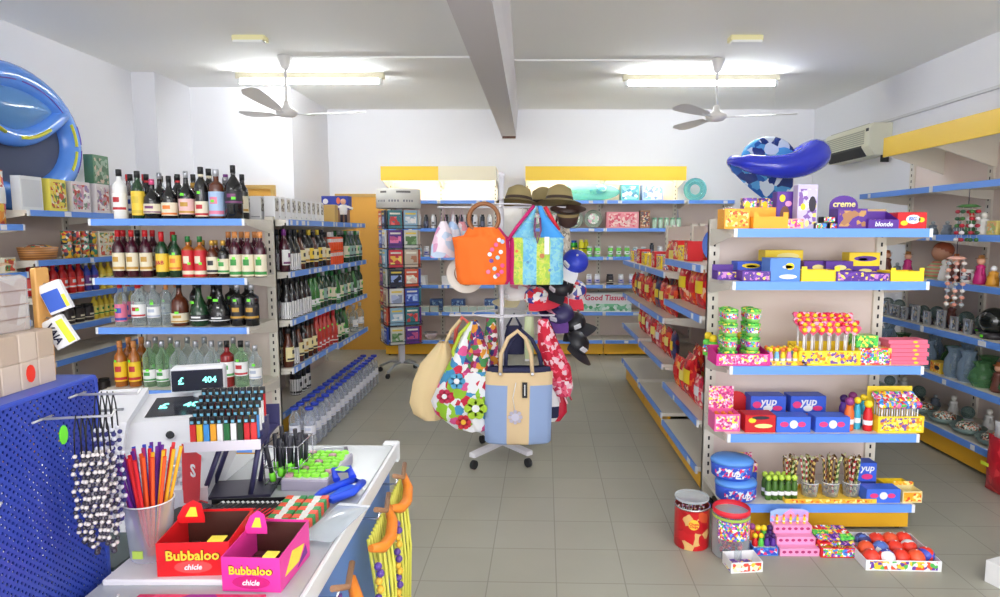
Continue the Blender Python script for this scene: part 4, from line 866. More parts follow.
tp.append(('lettering', text_mb('Chupa', .018, RED), (0, -.0900, .140))); tp.append(('lettering', text_mb('Chups', .016, RED), (0, -.0900, .126)))
Proto('lollipop_tin', 'tin', tin, tp).put((.822, 3.06, .0005), -.15, 'large red tin with yellow flower badge standing on the floor')
for k in range(18):
    a = k * 2.4; rr = .07 * math.sqrt(k / 18); PK['ball'].put((.822 + rr * math.cos(a), 3.06 + rr * math.sin(a), .156), 0, rot=(R(random.uniform(-10, 10)), R(random.uniform(-10, 10)), 0), label='wrapped lollipop inside the large red tin', group='lollipops in the red tin', scale=.45)
jarm = clear('clear_jar', (232, 236, 236), .12)
jr = MB().lathe([(.082, 0), (.088, .01), (.088, .2), (.083, .21)], jarm, 30)
jp = [('rim', MB().lathe([(.0845, .2105), (.0885, .214), (.0885, .232), (.084, .236)], C(226, 40, 60), 30, cap=False), None), ('label', MB().lathe([(.0888, .10), (.0888, .19)], P_MIX, 20, cap=False, a0=-PI / 2 - 1.0, a1=-PI / 2 + 1.0), None), ('green_band', MB().lathe([(.0888, .193), (.0888, .205)], C(170, 200, 80), 30, cap=False), None)]
Proto('candy_jar', 'jar', jr, jp).put((.985, 2.962, .0005), 0, 'tall clear jar with red rim and colourful label on the floor')
sw = Proto('wrapped_sweet', 'sweet', MB().ball((0, 0, .013), .013, pr('sweet_wrap', [(200, 30, 60), (150, 30, 110), (230, 70, 90), (120, 40, 150)], 60), 8, 6), desc='sweet')
for c in range(7):
    for k in range(9):
        a = k * 2.4 + c; rr = .068 * math.sqrt((k + .3) / 9); sw.put((.985 + rr * math.cos(a), 2.962 + rr * math.sin(a), .012 + c * .0265), 0, 'small red and purple wrapped sweet inside the clear jar', 'sweets in the clear jar')
tray('fr1', .15, .10, .055, WHT, pr('print_fr', [(240, 236, 200), (240, 210, 60), (230, 80, 60), (240, 240, 236)], 30), fh=.05, desc='white tray'); floor('fr1', 1.0, 2.83, 'small white and orange tray on the floor before the jar', .1)
for k in range(8): BARP.put((.955 + (k % 2) * .07, 2.805 + (k // 2) * .022 - .01, .0045), .1, 'purple bar in the white floor tray before the jar', 'bars in the white floor tray')
tray('bst', .12, .11, .05, C(60, 130, 220), P_BLUE, fh=.04, desc='blue stand', name='display_stand'); floor('bst', 1.148, 2.99, 'blue stand of coloured sweet bottles on the floor')
for b in range(2):
    for a in range(4):
        key = ['tb_red', 'tb_green', 'tb_purple', 'tb_purple'][a] if b == 0 else ['tb_or', 'tb_red', 'tb_green', 'tb_purple'][a]
        PK[key].put((1.105 + a * .029, 2.965 + b * .045, .004), 0, '%s, %s from left, %s row of the blue floor stand' % (PK[key].desc, nth(a), ('front', 'back')[b]), 'sweet bottles in the blue floor stand', scale=.75 if b == 0 else .9)
# pink tiered display
pd = MB()
for k in range(3): pd.cbox(-.095, .095, -.07 + k * .045, .07, k * .045 + .0, (k + 1) * .045, LPK, .002)
pp_ = []
for k in range(3):
    h_ = MB()
    for a in range(6): h_.prism([(-.075 + a * .03 + .010 * math.cos(t * PI / 4), k * .045 + .026 + .009 * math.sin(t * PI / 4)) for t in range(8)], -.0708 + k * .045, -.0702 + k * .045, C(180, 40, 110))
    pp_.append(('punched_holes', h_, None))
pp_.append(('header_card', MB().prism([(-.095, .1355), (-.095, .20), (-.06, .215), (.06, .215), (.095, .20), (.095, .1355)], .066, .07, pr('print_pk_hd', [(246, 160, 214), (200, 170, 240), (160, 190, 250), (250, 190, 230)], 14)), None))
Proto('candy_display', 'display box', MB().add(pd), pp_).put((1.31, 3.0, .0005), 0, 'pink tiered display with punched holes on the floor', scale=(1, 1, .82))
for k in range(5): PK['tb_yel'].put((1.24 + k * .034, 3.045, .1115), 0, 'yellow sweet tube on the pink tiered display, %s from left' % nth(k), 'sweet tubes on the pink tiered display', scale=.55)
tray('mixt', .17, .17, .05, RED, P_MIX, fh=.05, desc='mixed tray'); floor('mixt', 1.495, 3.0, 'tray of assorted packets on the floor right of the pink display', -.03)
PKT = [Proto('sweet_packet', 'sweet', MB().cbox(-.035, .035, -.018, .018, 0, .012, m, .004), [('seal', MB().box(-.042, -.0352, -.015, .015, .005, .007, m), None)], desc='packet') for m in (P_GRN, P_YEL, P_RED, P_MIX, P_PURP)]
for c in range(4):
    for a in range(3):
        for b in range(3): PKT[(a + 2 * b + c) % 5].put((1.445 + a * .05, 2.95 + b * .045 + c * .004, .006 + c * .024), 0, 'small sweet packet in the assorted floor tray', 'packets in the assorted floor tray', rot=(R(18), 0, random.uniform(-.3, .3)))
tray('ballt', .34, .27, .055, WHT, pr('print_balltray', [(240, 240, 240), (240, 90, 50), (90, 190, 90), (240, 240, 240), (110, 60, 170), (240, 210, 60)], 34), fh=.05, desc='ball tray'); floor('ballt', 1.735, 2.93, 'wide white printed tray of red toy balls on the floor', -.04)
P_BALL = [mat('ball_red', (236, 60, 40), .3), pr('ball_mix', [(236, 60, 40), (240, 240, 240), (60, 80, 190), (236, 60, 40)], 16), pr('ball_blue', [(90, 120, 200), (236, 240, 240), (60, 60, 120)], 24), mat('ball_orange', (240, 90, 50), .3)]
BALLS = [Proto('toy_ball', 'ball', MB().ball((0, 0, .038), .038, m, 16, 12), [('ball_valve', MB().lathe([(.004, .0755), (.004, .0775)], WHT, 6), None)], d) for m, d in zip(P_BALL, ('red toy ball', 'red white and blue toy ball', 'blue and white toy ball', 'orange toy ball'))]
pos = [(-.15, -.09), (-.07, -.095), (.01, -.09), (.09, -.095), (.16, -.07), (-.13, -.01), (-.05, -.012), (.035, -.008), (.115, .0), (-.1, .07), (-.02, .072), (.06, .075), (.14, .08)]
kinds = [0, 1, 0, 3, 1, 3, 2, 0, 1, 2, 0, 3, 0]
for k, ((a, b), q) in enumerate(zip(pos, kinds)):
    BALLS[q].put((1.735 + a * .86, 2.935 + b, .004), k, '%s in the white floor tray, %s by rows from front left' % (BALLS[q].desc, nth(k)), 'toy balls in the floor tray')
# ------------------------------------------------------------------ right aisle snacks
def pillow(w, h, d, m, top=.5):
    b = MB()
    def f(sgn):
        def fn(u, v):
            e = (math.sin(PI * min(max(u, .0), 1)) ** .5) * (math.sin(PI * v) ** .5 if 0 < v < 1 else 0)
            return ((u - .5) * w * (1 - .06 * math.sin(PI * v)), sgn * d / 2 * e - .0004 * sgn, v * h)
        return fn
    b.grid(f(-1), 7, 7, m); b.grid(lambda u, v: f(1)(1 - u, v), 7, 7, m)
    return b
def bagp(key, w, h, d, m, desc, band=None):
    parts = []
    if band:
        bb = MB(); bb.grid(lambda u, v: ((u - .5) * w * .7, -d / 2 * (math.sin(PI * (u * .7 + .15)) ** .5) * (math.sin(PI * (.38 + .3 * v)) ** .5) - .0016, h * (.38 + .3 * v)), 6, 3, band); parts.append(('printed_band', bb, None))
    PK[key] = Proto('snack_bag', 'snack bag', pillow(w, h, d, m), parts, desc)
bagp('s_red', .17, .23, .07, P_CHIP, 'red snack bag', C(250, 230, 120)); bagp('s_or', .17, .22, .07, P_CHIPO, 'orange snack bag', RED); bagp('s_dk', .17, .23, .07, pr('print_snack_dark', [(40, 44, 90), (60, 60, 110), (160, 40, 50), (40, 44, 90)], 22), 'dark blue snack bag', YEL)
bagp('s_pk', .15, .20, .06, pr('print_snack_pink', [(226, 50, 80), (236, 120, 130), (190, 30, 60), (250, 220, 200)], 26), 'pink red snack bag', WHT)
bagp('s_big', .24, .30, .11, P_CHIP, 'large red snack bag', YEL)
PKB = {}
def shelfrow(unit, keys, i, u0, u1, v, where, order, grp, lib=None, rz=.12):
    row(unit, keys, i, u0, u1, v, where, order, grp, lib or PK)
# r1: u runs from the far end (0) to the near end (w)
closed('tinbl', .05, .22, .20, BLU, None, 'narrow blue and white tin', 'tin', 'tin', deco=None); closed('redcan', .10, .10, .13, RED, P_RED, 'red carton', 'carton', 'carton'); closed('yelcan', .11, .10, .10, YEL, P_YEL, 'yellow carton', 'carton', 'carton'); closed('flag', .10, .07, .11, P_MIX, None, 'mixed colour carton', 'carton', 'carton')
closed('grncrt', .30, .25, .09, C(120, 196, 80), None, 'green carton', 'carton', 'carton', deco=[(C(60, 150, 60), .3, .7, .3, .7)])
plate = Proto('plate', 'plate', MB().lathe([(.001, -.004), (.09, -.004), (.11, .004), (.11, .007), (.085, .0), (.001, .0)], C(214, 222, 240), 28, cap=False), [('blue_rim', MB().lathe([(.098, .0055), (.111, .0098)], C(70, 110, 200), 28, cap=False), None)], 'blue and white plate')
for k in range(3):
    plate.put(r1.W(.78 + k * .05, .30, 1.36 + .112), 0, 'blue rimmed plate standing on edge, %s from the far end, upper near snack shelf' % nth(k), 'plates standing on the upper near snack shelf', rot=(R(90), 0, -H2 + R(50)))
shelfrow(r1, ['redcan', 'yelcan', 'redcan'], 0, .10, .40, .36, 'upper near snack shelf', 'from far end', 'cartons on the upper near snack shelf')
r1.put(PK['redcan'], .25, .2, 0, 'red carton behind the others on the upper near snack shelf')
shelfrow(r1, ['s_big', 's_or', 's_big', 's_red'], 1, .16, .82, .34, 'middle near snack shelf', 'from far end', 'snack bags on the middle near shelf')
shelfrow(r1, ['s_red', 's_dk', 's_or', 's_red', 's_dk'], 1, .12, .86, .20, 'middle near snack shelf rear', 'from far end', 'snack bags on the middle near shelf')
row(r1, ['bluebot'] * 4 + ['yelbot'] * 3 + ['redbot'] * 2, 2, .10, .88, .12, 'lower near snack shelf', 'from far end', 'drink bottles on the lower near snack shelf')
row(r1, ['bluebot'] * 4 + ['yelbot'] * 3 + ['redbot'] * 2, 2, .12, .90, .05, 'lower near shelf rear', 'from far end', 'drink bottles on the lower near snack shelf')
shelfrow(r1, ['s_or', 's_red', 's_big', 's_pk', 's_pk'], 2, .12, .86, .37, 'lower near snack shelf', 'from far end', 'snack bags on the lower near shelf')
shelfrow(r1, ['s_big', 's_red', 's_or', 's_red'], 2, .16, .80, .24, 'lower near snack shelf middle', 'from far end', 'snack bags on the lower near shelf')
for q, (U_, nm) in enumerate(((r2, 'middle'), (r3, 'far'))):
    shelfrow(U_, ['yelcan', 'flag', 'redcan', 'flag', 'yelcan', 'flag', 's_or', 's_red'] if q == 0 else ['flag', 'yelcan', 'flag', 'flag', 'redcan', 'flag', 'yelcan'], 0, .10, .86, .36, 'top %s module snack shelf' % nm, 'from far end', 'cartons on the top %s module snack shelf' % nm)
    shelfrow(U_, ['s_or', 's_dk', 's_red', 's_or', 's_red'], 1, .12, .86, .35, 'second %s module snack shelf' % nm, 'from far end', 'snack bags on the second %s module shelf' % nm)
    shelfrow(U_, ['s_dk', 's_red', 's_dk', 's_dk', 's_red'], 1, .12, .86, .20, 'second %s module shelf rear' % nm, 'from far end', 'snack bags on the second %s module shelf' % nm)
    shelfrow(U_, ['s_red', 's_pk', 's_or', 's_red', 's_dk'] if q == 0 else [None, None, 's_red', 's_red', 's_pk'], 2, .12, .86, .34, 'third %s module snack shelf' % nm, 'from far end', 'snack bags on the third %s module shelf' % nm)
# ------------------------------------------------------------------ back wall goods
def bx(px, cam=8.0): return (px - 527) / 640.0 * cam
closed('perfbox', .07, .05, .15, C(60, 66, 90), None, 'dark perfume box', 'carton', 'carton'); closed('perfbox2', .07, .05, .14, C(226, 228, 232), None, 'white perfume box', 'carton', 'carton')
closed('wbox', .14, .12, .11, C(236, 236, 236), None, 'white carton', 'carton', 'carton'); closed('bbox', .16, .12, .14, C(80, 120, 190), pr('print_aqua', [(80, 120, 190), (150, 190, 220), (60, 90, 150)], 22), 'blue printed carton', 'carton', 'carton')
closed('tubs', .10, .10, .07, C(220, 220, 206), C(180, 200, 190), 'small cream tub', 'tub', 'tub')
bowl = Proto('bowl', 'bowl', MB().lathe([(.04, 0), (.075, .04), (.085, .08), (.08, .08), (.07, .042), (.001, .008)], C(214, 196, 196), 18, cap=False), [('rim', MB().lathe([(.086, .0805), (.088, .084), (.084, .087)], C(150, 150, 160), 18, cap=False), None)], 'pale ceramic bowl')
PK['bowl'] = bowl
pp = Proto('packaged_plate', 'plate', MB().lathe([(.001, -.01), (.10, -.01), (.115, 0), (.10, .012), (.001, .012)], clear('clear_pack', (236, 244, 236), .3, body=(206, 222, 206)), 24, cap=False), [('centre_print', MB().lathe([(.001, .0125), (.07, .0128)], pr('print_plate', [(230, 170, 190), (200, 220, 200), (240, 236, 230), (150, 190, 160)], 26), 20, cap=False), None)], 'round packaged plate'); PK['pplate'] = pp
def brow(unit, keys, i, v, where, grp, lib=None, u0=.08, u1=None, order='from left'):
    row(unit, keys, i, u0, u1 or unit.w - .08, v, where, order, grp, lib or PK)
for U_, nm in ((b1, 'left'), (b2, 'inner left')):
    brow(U_, ['darkperf', 'whiteperf', 'darkperf', 'darkperf', 'whiteperf', 'darkperf', 'whiteperf'], 1, .38, 'second %s toiletries shelf' % nm, 'bottles on the second %s toiletries shelf' % nm, BT)
    brow(U_, ['whiteperf', 'darkperf', 'whiteperf', 'darkperf', 'whiteperf', 'darkperf'], 1, .28, 'second %s toiletries shelf rear' % nm, 'bottles on the second %s toiletries shelf' % nm, BT)
    brow(U_, ['tealjar', 'whitejar', 'tealjar', 'whitejar', 'tealjar', 'whitejar', 'tealjar'], 2, .38, 'third %s toiletries shelf' % nm, 'jars on the third %s toiletries shelf' % nm, BT)
    brow(U_, ['whitejar', 'tealjar', 'whitejar', 'tealjar', 'tealjar', 'whitejar'], 2, .28, 'third %s toiletries shelf rear' % nm, 'jars on the third %s toiletries shelf' % nm, BT)
    brow(U_, ['tubs'] * 6, 4, .38, 'fifth %s toiletries shelf' % nm, 'cream tubs on the fifth %s toiletries shelf' % nm)
    brow(U_, ['bbox', None, 'bbox'], 4, .20, 'fifth %s shelf rear' % nm, 'blue cartons on the fifth %s toiletries shelf' % nm, u0=.2)
    brow(U_, ['bowl', 'bowl', 'bowl'], 5, .34, 'bottom %s toiletries shelf' % nm, 'bowls on the bottom %s toiletries shelf' % nm, u0=.14, u1=.56)
brow(b1, [None, 'wbox', 'wbox', None], 3, .34, 'fourth left toiletries shelf', 'white cartons on the fourth left toiletries shelf', u0=.1); brow(b2, ['wbox', None, None], 3, .34, 'fourth inner left shelf', 'white cartons on the fourth inner left toiletries shelf')
aqua = clear('aqua_vinyl', (190, 236, 236), .3, .1, (140, 214, 220)); aqua2 = clear('aqua_blue_vinyl', (150, 200, 236), .4, .1, (80, 150, 210))
fl = MB().ball((0, 0, .112), .32, aqua, 20, 12, .345, 1.2, .45)
Proto('inflatable_pack', 'inflatable', fl, [('printed_panel', MB().ball((.12, -.06, .13), .10, P_GRN if False else pr('print_aqua2', [(120, 210, 200), (200, 240, 230), (90, 170, 210)], 14), 12, 8, .7, 1.2, .8), None)]).put((.78, 8.11, 1.9358), 0, 'large pale turquoise folded inflatable on the top back shelf')
closed('aqb', .22, .18, .20, C(80, 170, 190), pr('print_aqua3', [(70, 150, 180), (130, 200, 210), (60, 120, 170), (220, 240, 240)], 14), 'turquoise printed carton', 'carton', 'carton'); closed('aqb2', .26, .18, .20, C(150, 170, 220), pr('print_aqua4', [(110, 140, 210), (210, 200, 230), (120, 180, 210), (240, 240, 250)], 18), 'lilac blue printed carton', 'carton', 'carton')
PK['aqb'].put((1.28, 8.12, 1.9355), 0, 'turquoise printed carton on the top back shelf'); PK['aqb2'].put((1.56, 8.12, 1.9355), 0, 'lilac blue printed carton on the top back shelf')
Proto('swim_ring', 'swim ring', MB().tube([(.105 * math.cos(2 * PI * k / 20), 0, .147 + .105 * math.sin(2 * PI * k / 20)) for k in range(20)], .042, aqua, 10, closed=True), [('valve', MB().lathe([(.008, .2945), (.008, .30)], WHT, 8), None)]).put((2.12, 8.17, 1.9358), 0, 'pale turquoise swim ring standing at the right end of the top shelf')
brow(b3, ['pplate', 'pplate', 'pplate', 'pplate'], 1, .30, '', '', u0=.12) if False else None
for k in range(4):
    pp.put(b3.W(.13 + k * .24, .30, 1.595 + .118), 0, 'round packaged plate standing on edge, %s from left, second back shelf behind the hats' % nth(k), 'packaged plates on the second back shelf', rot=(R(80), 0, 0))
closed('pinkpk', .40, .12, .20, C(236, 150, 160), pr('print_pinkpk', [(236, 140, 150), (246, 210, 200), (220, 90, 110), (230, 190, 180)], 20), 'wide pink printed pack', 'carton', 'carton'); b4.put(PK['pinkpk'], .22, .36, 1, 'wide pink printed pack on the second back shelf')
closed('mixpk', .12, .12, .22, C(150, 110, 80), pr('print_mixpk', [(120, 90, 60), (220, 200, 160), (170, 70, 60), (80, 80, 100)], 30), 'brown mixed pack', 'carton', 'carton'); b4.put(PK['mixpk'], .50, .34, 1, 'brown and cream pack right of the pink pack')
gl = bottle('jar', .13, .03, C(190, 216, 190), C(120, 180, 140), None, None, name='tumbler', cat='jar', desc='pale green jar', capz=.84); BT['gl'] = gl
brow(b4, ['gl'] * 5, 1, .38, 'right part of second back shelf', 'pale green jars on the second back shelf', BT, u0=.62, u1=.92)
brow(b3, [None, None, 'sprayyellow', 'spraygreen', 'spraygreen', 'spraygreen', 'sprayyellow', 'greenwhite', 'greenwhite'], 2, .38, 'third back shelf', 'cans on the third back shelf', BT)
brow(b3, [None, None, 'spraygreen', 'spraygreen', 'spraygreen', 'sprayyellow', 'greenwhite'], 2, .28, 'third back shelf rear', 'cans on the third back shelf', BT)
brow(b4, ['greenwhite', 'greenwhite', 'greenwhite', 'tealjar', 'tealjar', 'darkperf', 'whitejar', 'darkperf', 'whitejar'], 2, .38, 'third right back shelf', 'jars on the third right back shelf', BT)
brow(b3, [None, None, None, 'greenwhite', 'sprayyellow', 'sprayyellow', None, 'whitejar', 'whitejar'], 3, .36, 'fourth back shelf', 'jars on the fourth back shelf', BT)
brow(b4, ['darkjar', 'whitejar', 'whitejar', 'whiteperf', 'whitejar', 'whiteperf', 'whitejar'], 3, .36, 'fourth right back shelf', 'jars on the fourth right back shelf', BT)
# tissue packs: white with pink lettering above a green band
tm = MB().cbox(-.33, .33, -.10, .10, 0, .24, C(232, 234, 234), .012)
Proto('tissue_pack', 'tissue pack', tm, [('green_band', MB().box(-.325, .325, -.1012, -.1001, .01, .10, pr('print_tissue', [(120, 190, 150), (180, 220, 200), (80, 160, 110), (220, 232, 226)], 14)), None), ('lettering', text_mb('Good Tissue!', .095, C(206, 40, 90), shear=.1), (0, -.1025, .175)), ('red_corner', MB().box(-.328, -.27, -.1014, -.1002, .012, .05, RED), None)]).put((.98, 8.06, .5555), 0, 'white tissue pack with pink lettering and green band, fifth back shelf')
Proto('tissue_pack', 'tissue pack', MB().cbox(-.13, .13, -.10, .10, 0, .22, C(236, 230, 232), .012), [('red_band', MB().box(-.125, .125, -.1012, -.1001, .01, .05, RED), None)]).put((.50, 8.06, .5555), 0, 'smaller white pack with red band left of the tissue pack')
bsk = MB().lathe([(.12, 0), (.15, .09)], C(196, 150, 90), 4, a0=PI / 4, a1=PI / 4 + 2 * PI, smooth=False, sy=.7)
Proto('basket', 'basket', bsk, [('contents', MB().ball((0, 0, .08), .09, C(190, 190, 180), 10, 6, .4), None)]).put((.62, 8.1, .2005), 0, 'small tan basket on the bottom back shelf')
# ------------------------------------------------------------------ right wall souvenirs (u from far end to near end)
frm = mat('frame_silver', (206, 208, 214), .25, .7); pic = pr('print_photo', [(90, 100, 130), (200, 190, 170), (60, 70, 60), (150, 170, 190)], 34)
def frameP(w, h, desc):
    m = MB()
    for x0, x1, z0, z1 in ((-w / 2, w / 2, 0, .014), (-w / 2, w / 2, h - .014, h), (-w / 2, -w / 2 + .014, .014, h - .014), (w / 2 - .014, w / 2, .014, h - .014)): m.box(x0, x1, -.008, .008, z0, z1, frm)
    return Proto('picture_frame', 'picture frame', m, [('picture', MB().box(-w / 2 + .014, w / 2 - .014, -.002, .004, .014, h - .014, pic), None), ('easel_leg', MB().prism([(.0, .0), (.045, .0), (.008, h * .7), (0, h * .7)], -.008, .008, DKB, axis='x'), (0, .0085, 0))], desc)
PK['fr_a'] = frameP(.10, .13, 'silver picture frame'); PK['fr_b'] = frameP(.07, .10, 'small silver picture frame'); PK['fr_c'] = frameP(.13, .10, 'wide silver picture frame')
GLB = clear('globe_glass', (220, 230, 226), .3, .03, (120, 150, 150))
def globe(key, r, col, desc):
    PK[key] = Proto('snow_globe', 'snow globe', MB().lathe([(r * .8, 0), (r * .85, r * .3), (r * .6, r * .5)], col, 18), [('dome', MB().ball((0, 0, r * 1.35), r, GLB if key != 'gl_b' else mat('globe_black', (22, 26, 24), .1, coat=.5), 16, 12), None), ('price_sticker', MB().box(-.012, .012, -r * .86 - .004, -r * .86 - .001, r * .1, r * .3, mat('price_sticker_green', (120, 240, 60), .5)), None)], desc)
globe('gl_a', .05, C(60, 60, 66), 'small snow globe'); globe('gl_b', .085, C(50, 46, 50), 'large black globe'); globe('gl_c', .045, C(200, 206, 210), 'silver based snow globe')
def figurine(key, body, head, desc, h=.16, hat=None, base=None):
    m = MB().lathe([(.035, 0), (.04, .01), (.034, h * .3), (.022, h * .55), (.030, h * .64), (.012, h * .72)], body, 14)
    parts = [('head', MB().ball((0, 0, h * .84), h * .14, head, 12, 8), None)]
    parts.append(('arms', MB().tube([(-.036, -.01, h * .35), (-.034, 0, h * .55), (0, .005, h * .66), (.034, 0, h * .55), (.036, -.01, h * .35)], .008, body, 6), None))
    if hat: parts.append(('hat', MB().lathe([(h * .19, h * .93), (h * .19, h * .945), (h * .11, h * .95), (h * .09, h * 1.05), (.002, h * 1.07)], hat, 14), None))
    PK[key] = Proto('figurine', 'figurine', m, parts, desc)
SK = C(226, 170, 140)
figurine('f_pink', C(196, 40, 120), SK, 'pink dressed figurine', .18, C(160, 110, 60)); figurine('f_white', C(232, 230, 226), C(226, 222, 214), 'white figurine', .15); figurine('f_brown', C(110, 60, 50), SK, 'brown dressed figurine', .18, C(170, 100, 60)); figurine('f_grey', C(110, 120, 134), C(150, 156, 160), 'grey animal figurine', .10); figurine('f_green', C(60, 120, 70), SK, 'green dressed figurine', .14, RED); figurine('f_or', C(226, 160, 50), WHT, 'orange and white figurine', .13)
doll = Proto('doll', 'doll', MB().lathe([(.09, 0), (.11, .02), (.10, .08), (.05, .13)], stripes('doll_stripes', (170, 190, 140), (216, 130, 110), 40, 2), 22), [('head', MB().ball((0, 0, .19), .07, C(206, 150, 120), 16, 12), None), ('hair', MB().ball((0, .008, .205), .072, C(170, 90, 60), 16, 10, .9), None)], 'doll in striped dress'); PK['doll'] = doll
cup_ = Proto('mug', 'mug', MB().lathe([(.036, 0), (.04, .005), (.04, .09), (.036, .09), (.035, .01)], C(236, 234, 230), 18, cap=False), [('handle', MB().tube([(.04, 0, .07), (.066, 0, .065), (.066, 0, .03), (.04, 0, .02)], .006, WHT, 6), None), ('print', MB().lathe([(.0405, .02), (.0405, .07)], pr('print_mug', [(120, 40, 50), (236, 234, 230), (60, 60, 70)], 30), 12, cap=False, a0=PI, a1=2 * PI), None)], 'white printed mug'); PK['mug'] = cup_
vase = Proto('glass_vase', 'vase', MB().lathe([(.05, 0), (.065, .04), (.06, .12), (.035, .17), (.05, .21)], clear('vase_glass', (210, 224, 236), .3, .05, (170, 190, 210)), 18, cap=False), [('foot', MB().lathe([(.052, -.0), (.052, .004)], C(200, 210, 220), 18), None)], 'pale blue glass vase'); PK['vase'] = vase
gvase = Proto('glass_vase', 'vase', MB().lathe([(.05, 0), (.085, .05), (.07, .10), (.04, .13), (.06, .16)], clear('gvase_glass', (190, 220, 190), .3, .05, (110, 160, 110)), 18, cap=False), [('foot', MB().lathe([(.052, 0), (.052, .004)], C(120, 160, 120), 18), None)], 'green glass vase'); PK['gvase'] = gvase
closed('tinY', .09, .07, .09, C(226, 210, 130), pr('print_tiny', [(226, 206, 120), (180, 190, 120), (236, 180, 120), (200, 220, 200)], 34), 'yellow green gift tin', 'tin', 'tin')
closed('ywag', .12, .08, .08, C(230, 190, 60), P_ORG, 'yellow toy box', 'toy', 'toy', deco=[(DKB, .45, .95, .3, .7)])
bwl2 = Proto('shell_bowl', 'bowl', MB().lathe([(.04, 0), (.09, .02), (.11, .05), (.105, .05), (.085, .024), (.001, .008)], C(120, 140, 136), 20, cap=False), [('shells', MB().ball((0, 0, .048), .075, pr('print_shells', [(220, 120, 80), (200, 210, 200), (80, 120, 90), (236, 230, 220), (60, 50, 50)], 60), 12, 8, .5), None)], 'bowl of shells'); PK['shells'] = bwl2
def wrow(unit, keys, i, v, where, grp, u0=.08, u1=None):
    row(unit, keys, i, u0, u1 or unit.w - .08, v, where, 'from far end', grp, PK)
wnames = ((w1, 'far wall module'), (w2, 'middle wall module'), (w3, 'nearest wall module'))
for U_, nm in wnames:
    wrow(U_, ['f_grey', 'f_grey', 'f_green', 'f_white', 'tinY', 'tinY', 'tinY', 'tinY'] if U_ is not w1 else ['f_grey', 'f_white', 'f_grey', 'f_green', None, 'f_grey', 'f_grey'], 1, .38, 'second shelf, %s' % nm, 'gifts on the second shelf, %s' % nm)
    wrow(U_, ['f_white', 'f_brown', 'mug', 'f_pink', 'f_or', 'mug', 'f_white', 'f_brown'] if U_ is not w1 else ['mug', 'f_white', 'f_brown', 'f_grey', 'f_pink', None, None], 2, .38, 'third shelf, %s' % nm, 'figures on the third shelf, %s' % nm)
    wrow(U_, ['fr_a', 'fr_b', 'fr_a', 'fr_c', 'fr_b', 'fr_a', 'fr_b'] if U_ is not w2 else ['fr_a', 'fr_b', 'fr_b', None, None, 'fr_a', 'fr_b'], 3, .38, 'fourth shelf, %s' % nm, 'frames on the fourth shelf, %s' % nm)
    wrow(U_, ['gl_a', 'gl_a', 'f_grey', 'gl_c', 'gl_a', 'f_brown'], 3, .20, 'fourth shelf rear, %s' % nm, 'globes at the rear of the fourth shelf, %s' % nm)
    wrow(U_, ['ywag', 'vase', 'vase', 'gvase', 'f_brown', 'gvase', 'vase'], 4, .36, 'fifth shelf, %s' % nm, 'glassware on the fifth shelf, %s' % nm)
    wrow(U_, ['vase', 'gvase', 'f_grey', 'vase', 'gvase'], 4, .17, 'fifth shelf rear, %s' % nm, 'glassware at the rear of the fifth shelf, %s' % nm)
    wrow(U_, ['shells', 'shells', 'shells', 'shells'], 5, .34, 'bottom shelf, %s' % nm, 'shell bowls on the bottom shelf, %s' % nm, .13, .87)
    wrow(U_, ['gl_c', 'f_white', 'gl_a', 'f_grey', 'f_white'], 5, .14, 'bottom shelf rear, %s' % nm, 'small gifts at the rear of the bottom shelf, %s' % nm)
w1.put(doll, .86, .26, 2, 'round doll in striped dress with brown hair on the third wall shelf')
w2.put(PK['gl_b'], .54, .34, 3, 'large black globe between picture frames on the fourth wall shelf')
clk = Proto('wall_clock', 'clock', MB().lathe([(.001, -.02), (.085, -.02), (.10, -.01), (.10, .01), (.085, .016), (.08, .006), (.001, .006)], C(84, 90, 104), 28, cap=False), [('dial', MB().lathe([(.001, .0065), (.075, .0065)], C(150, 164, 180), 24, cap=False), None)], 'round grey souvenir plate')
clk.put(w2.W(.62, .24, 1.53 + .103), 0, 'round grey souvenir plate standing on the second wall shelf', rot=(R(85), 0, -H2 + R(20)))
# hanging chimes
def chime(loc, n, L, cols, lab, r=.07):
    m = MB().tube([(0, 0, 0), (0, 0, -.10)], .0025, DKB, 5).lathe([(r * .4, -.12), (r, -.115), (r * .6, -.10), (.004, -.098)], cols[0], 16)
    parts = []
    for k in range(n):
        a = 2 * PI * k / n; x, y = r * .8 * math.cos(a), r * .8 * math.sin(a)
        s_ = MB().tube([(x, y, -.118), (x, y, -.12 - L)], .0012, WHT, 4)
        for q in range(int(L / .045)): s_.ball((x, y, -.145 - q * .045), .016, cols[(k + q) % len(cols)], 8, 5, .8)
        parts.append(('string', s_, None))
    Proto('wind_chime', 'wind chime', m, parts).put(loc, 0, lab)
chime(w2.W(.46, .50, 1.825), 7, .24, [C(60, 110, 50), C(180, 30, 50), C(236, 230, 230), C(170, 40, 60), C(50, 90, 60)], 'dense red, white and green ornament hanging before the top wall shelf')
chime(w2.W(.38, .50, 1.49), 6, .32, [C(240, 180, 160), C(236, 232, 226), C(226, 150, 130), C(170, 180, 186)], 'pink and white shell chime hanging before the second wall shelf', .06)
# hooks for the two chimes
# red bag leaning at the right edge
rb = pillow(.26, .34, .11, pr('print_redbag', [(206, 30, 50), (226, 60, 70), (206, 30, 50), (190, 20, 40)], 10))
Proto('red_toy_bag', 'bag', rb, [('white_top', pillow(.18, .10, .05, WHT), (0, 0, .33)), ('price_sticker', MB().box(-.10, -.04, -.062, -.058, .16, .18, C(220, 236, 60)), None)]).put((2.80, 3.64, .001), R(-89), 'red bag with white top leaning by the right wall shelving', scale=1.0)
closed('wcarton', .30, .22, .10, C(236, 236, 236), None, 'white carton', 'carton', 'carton'); PK['wcarton'].put((2.22, 2.66, .0005), .35, 'white carton on the floor at the bottom right corner')
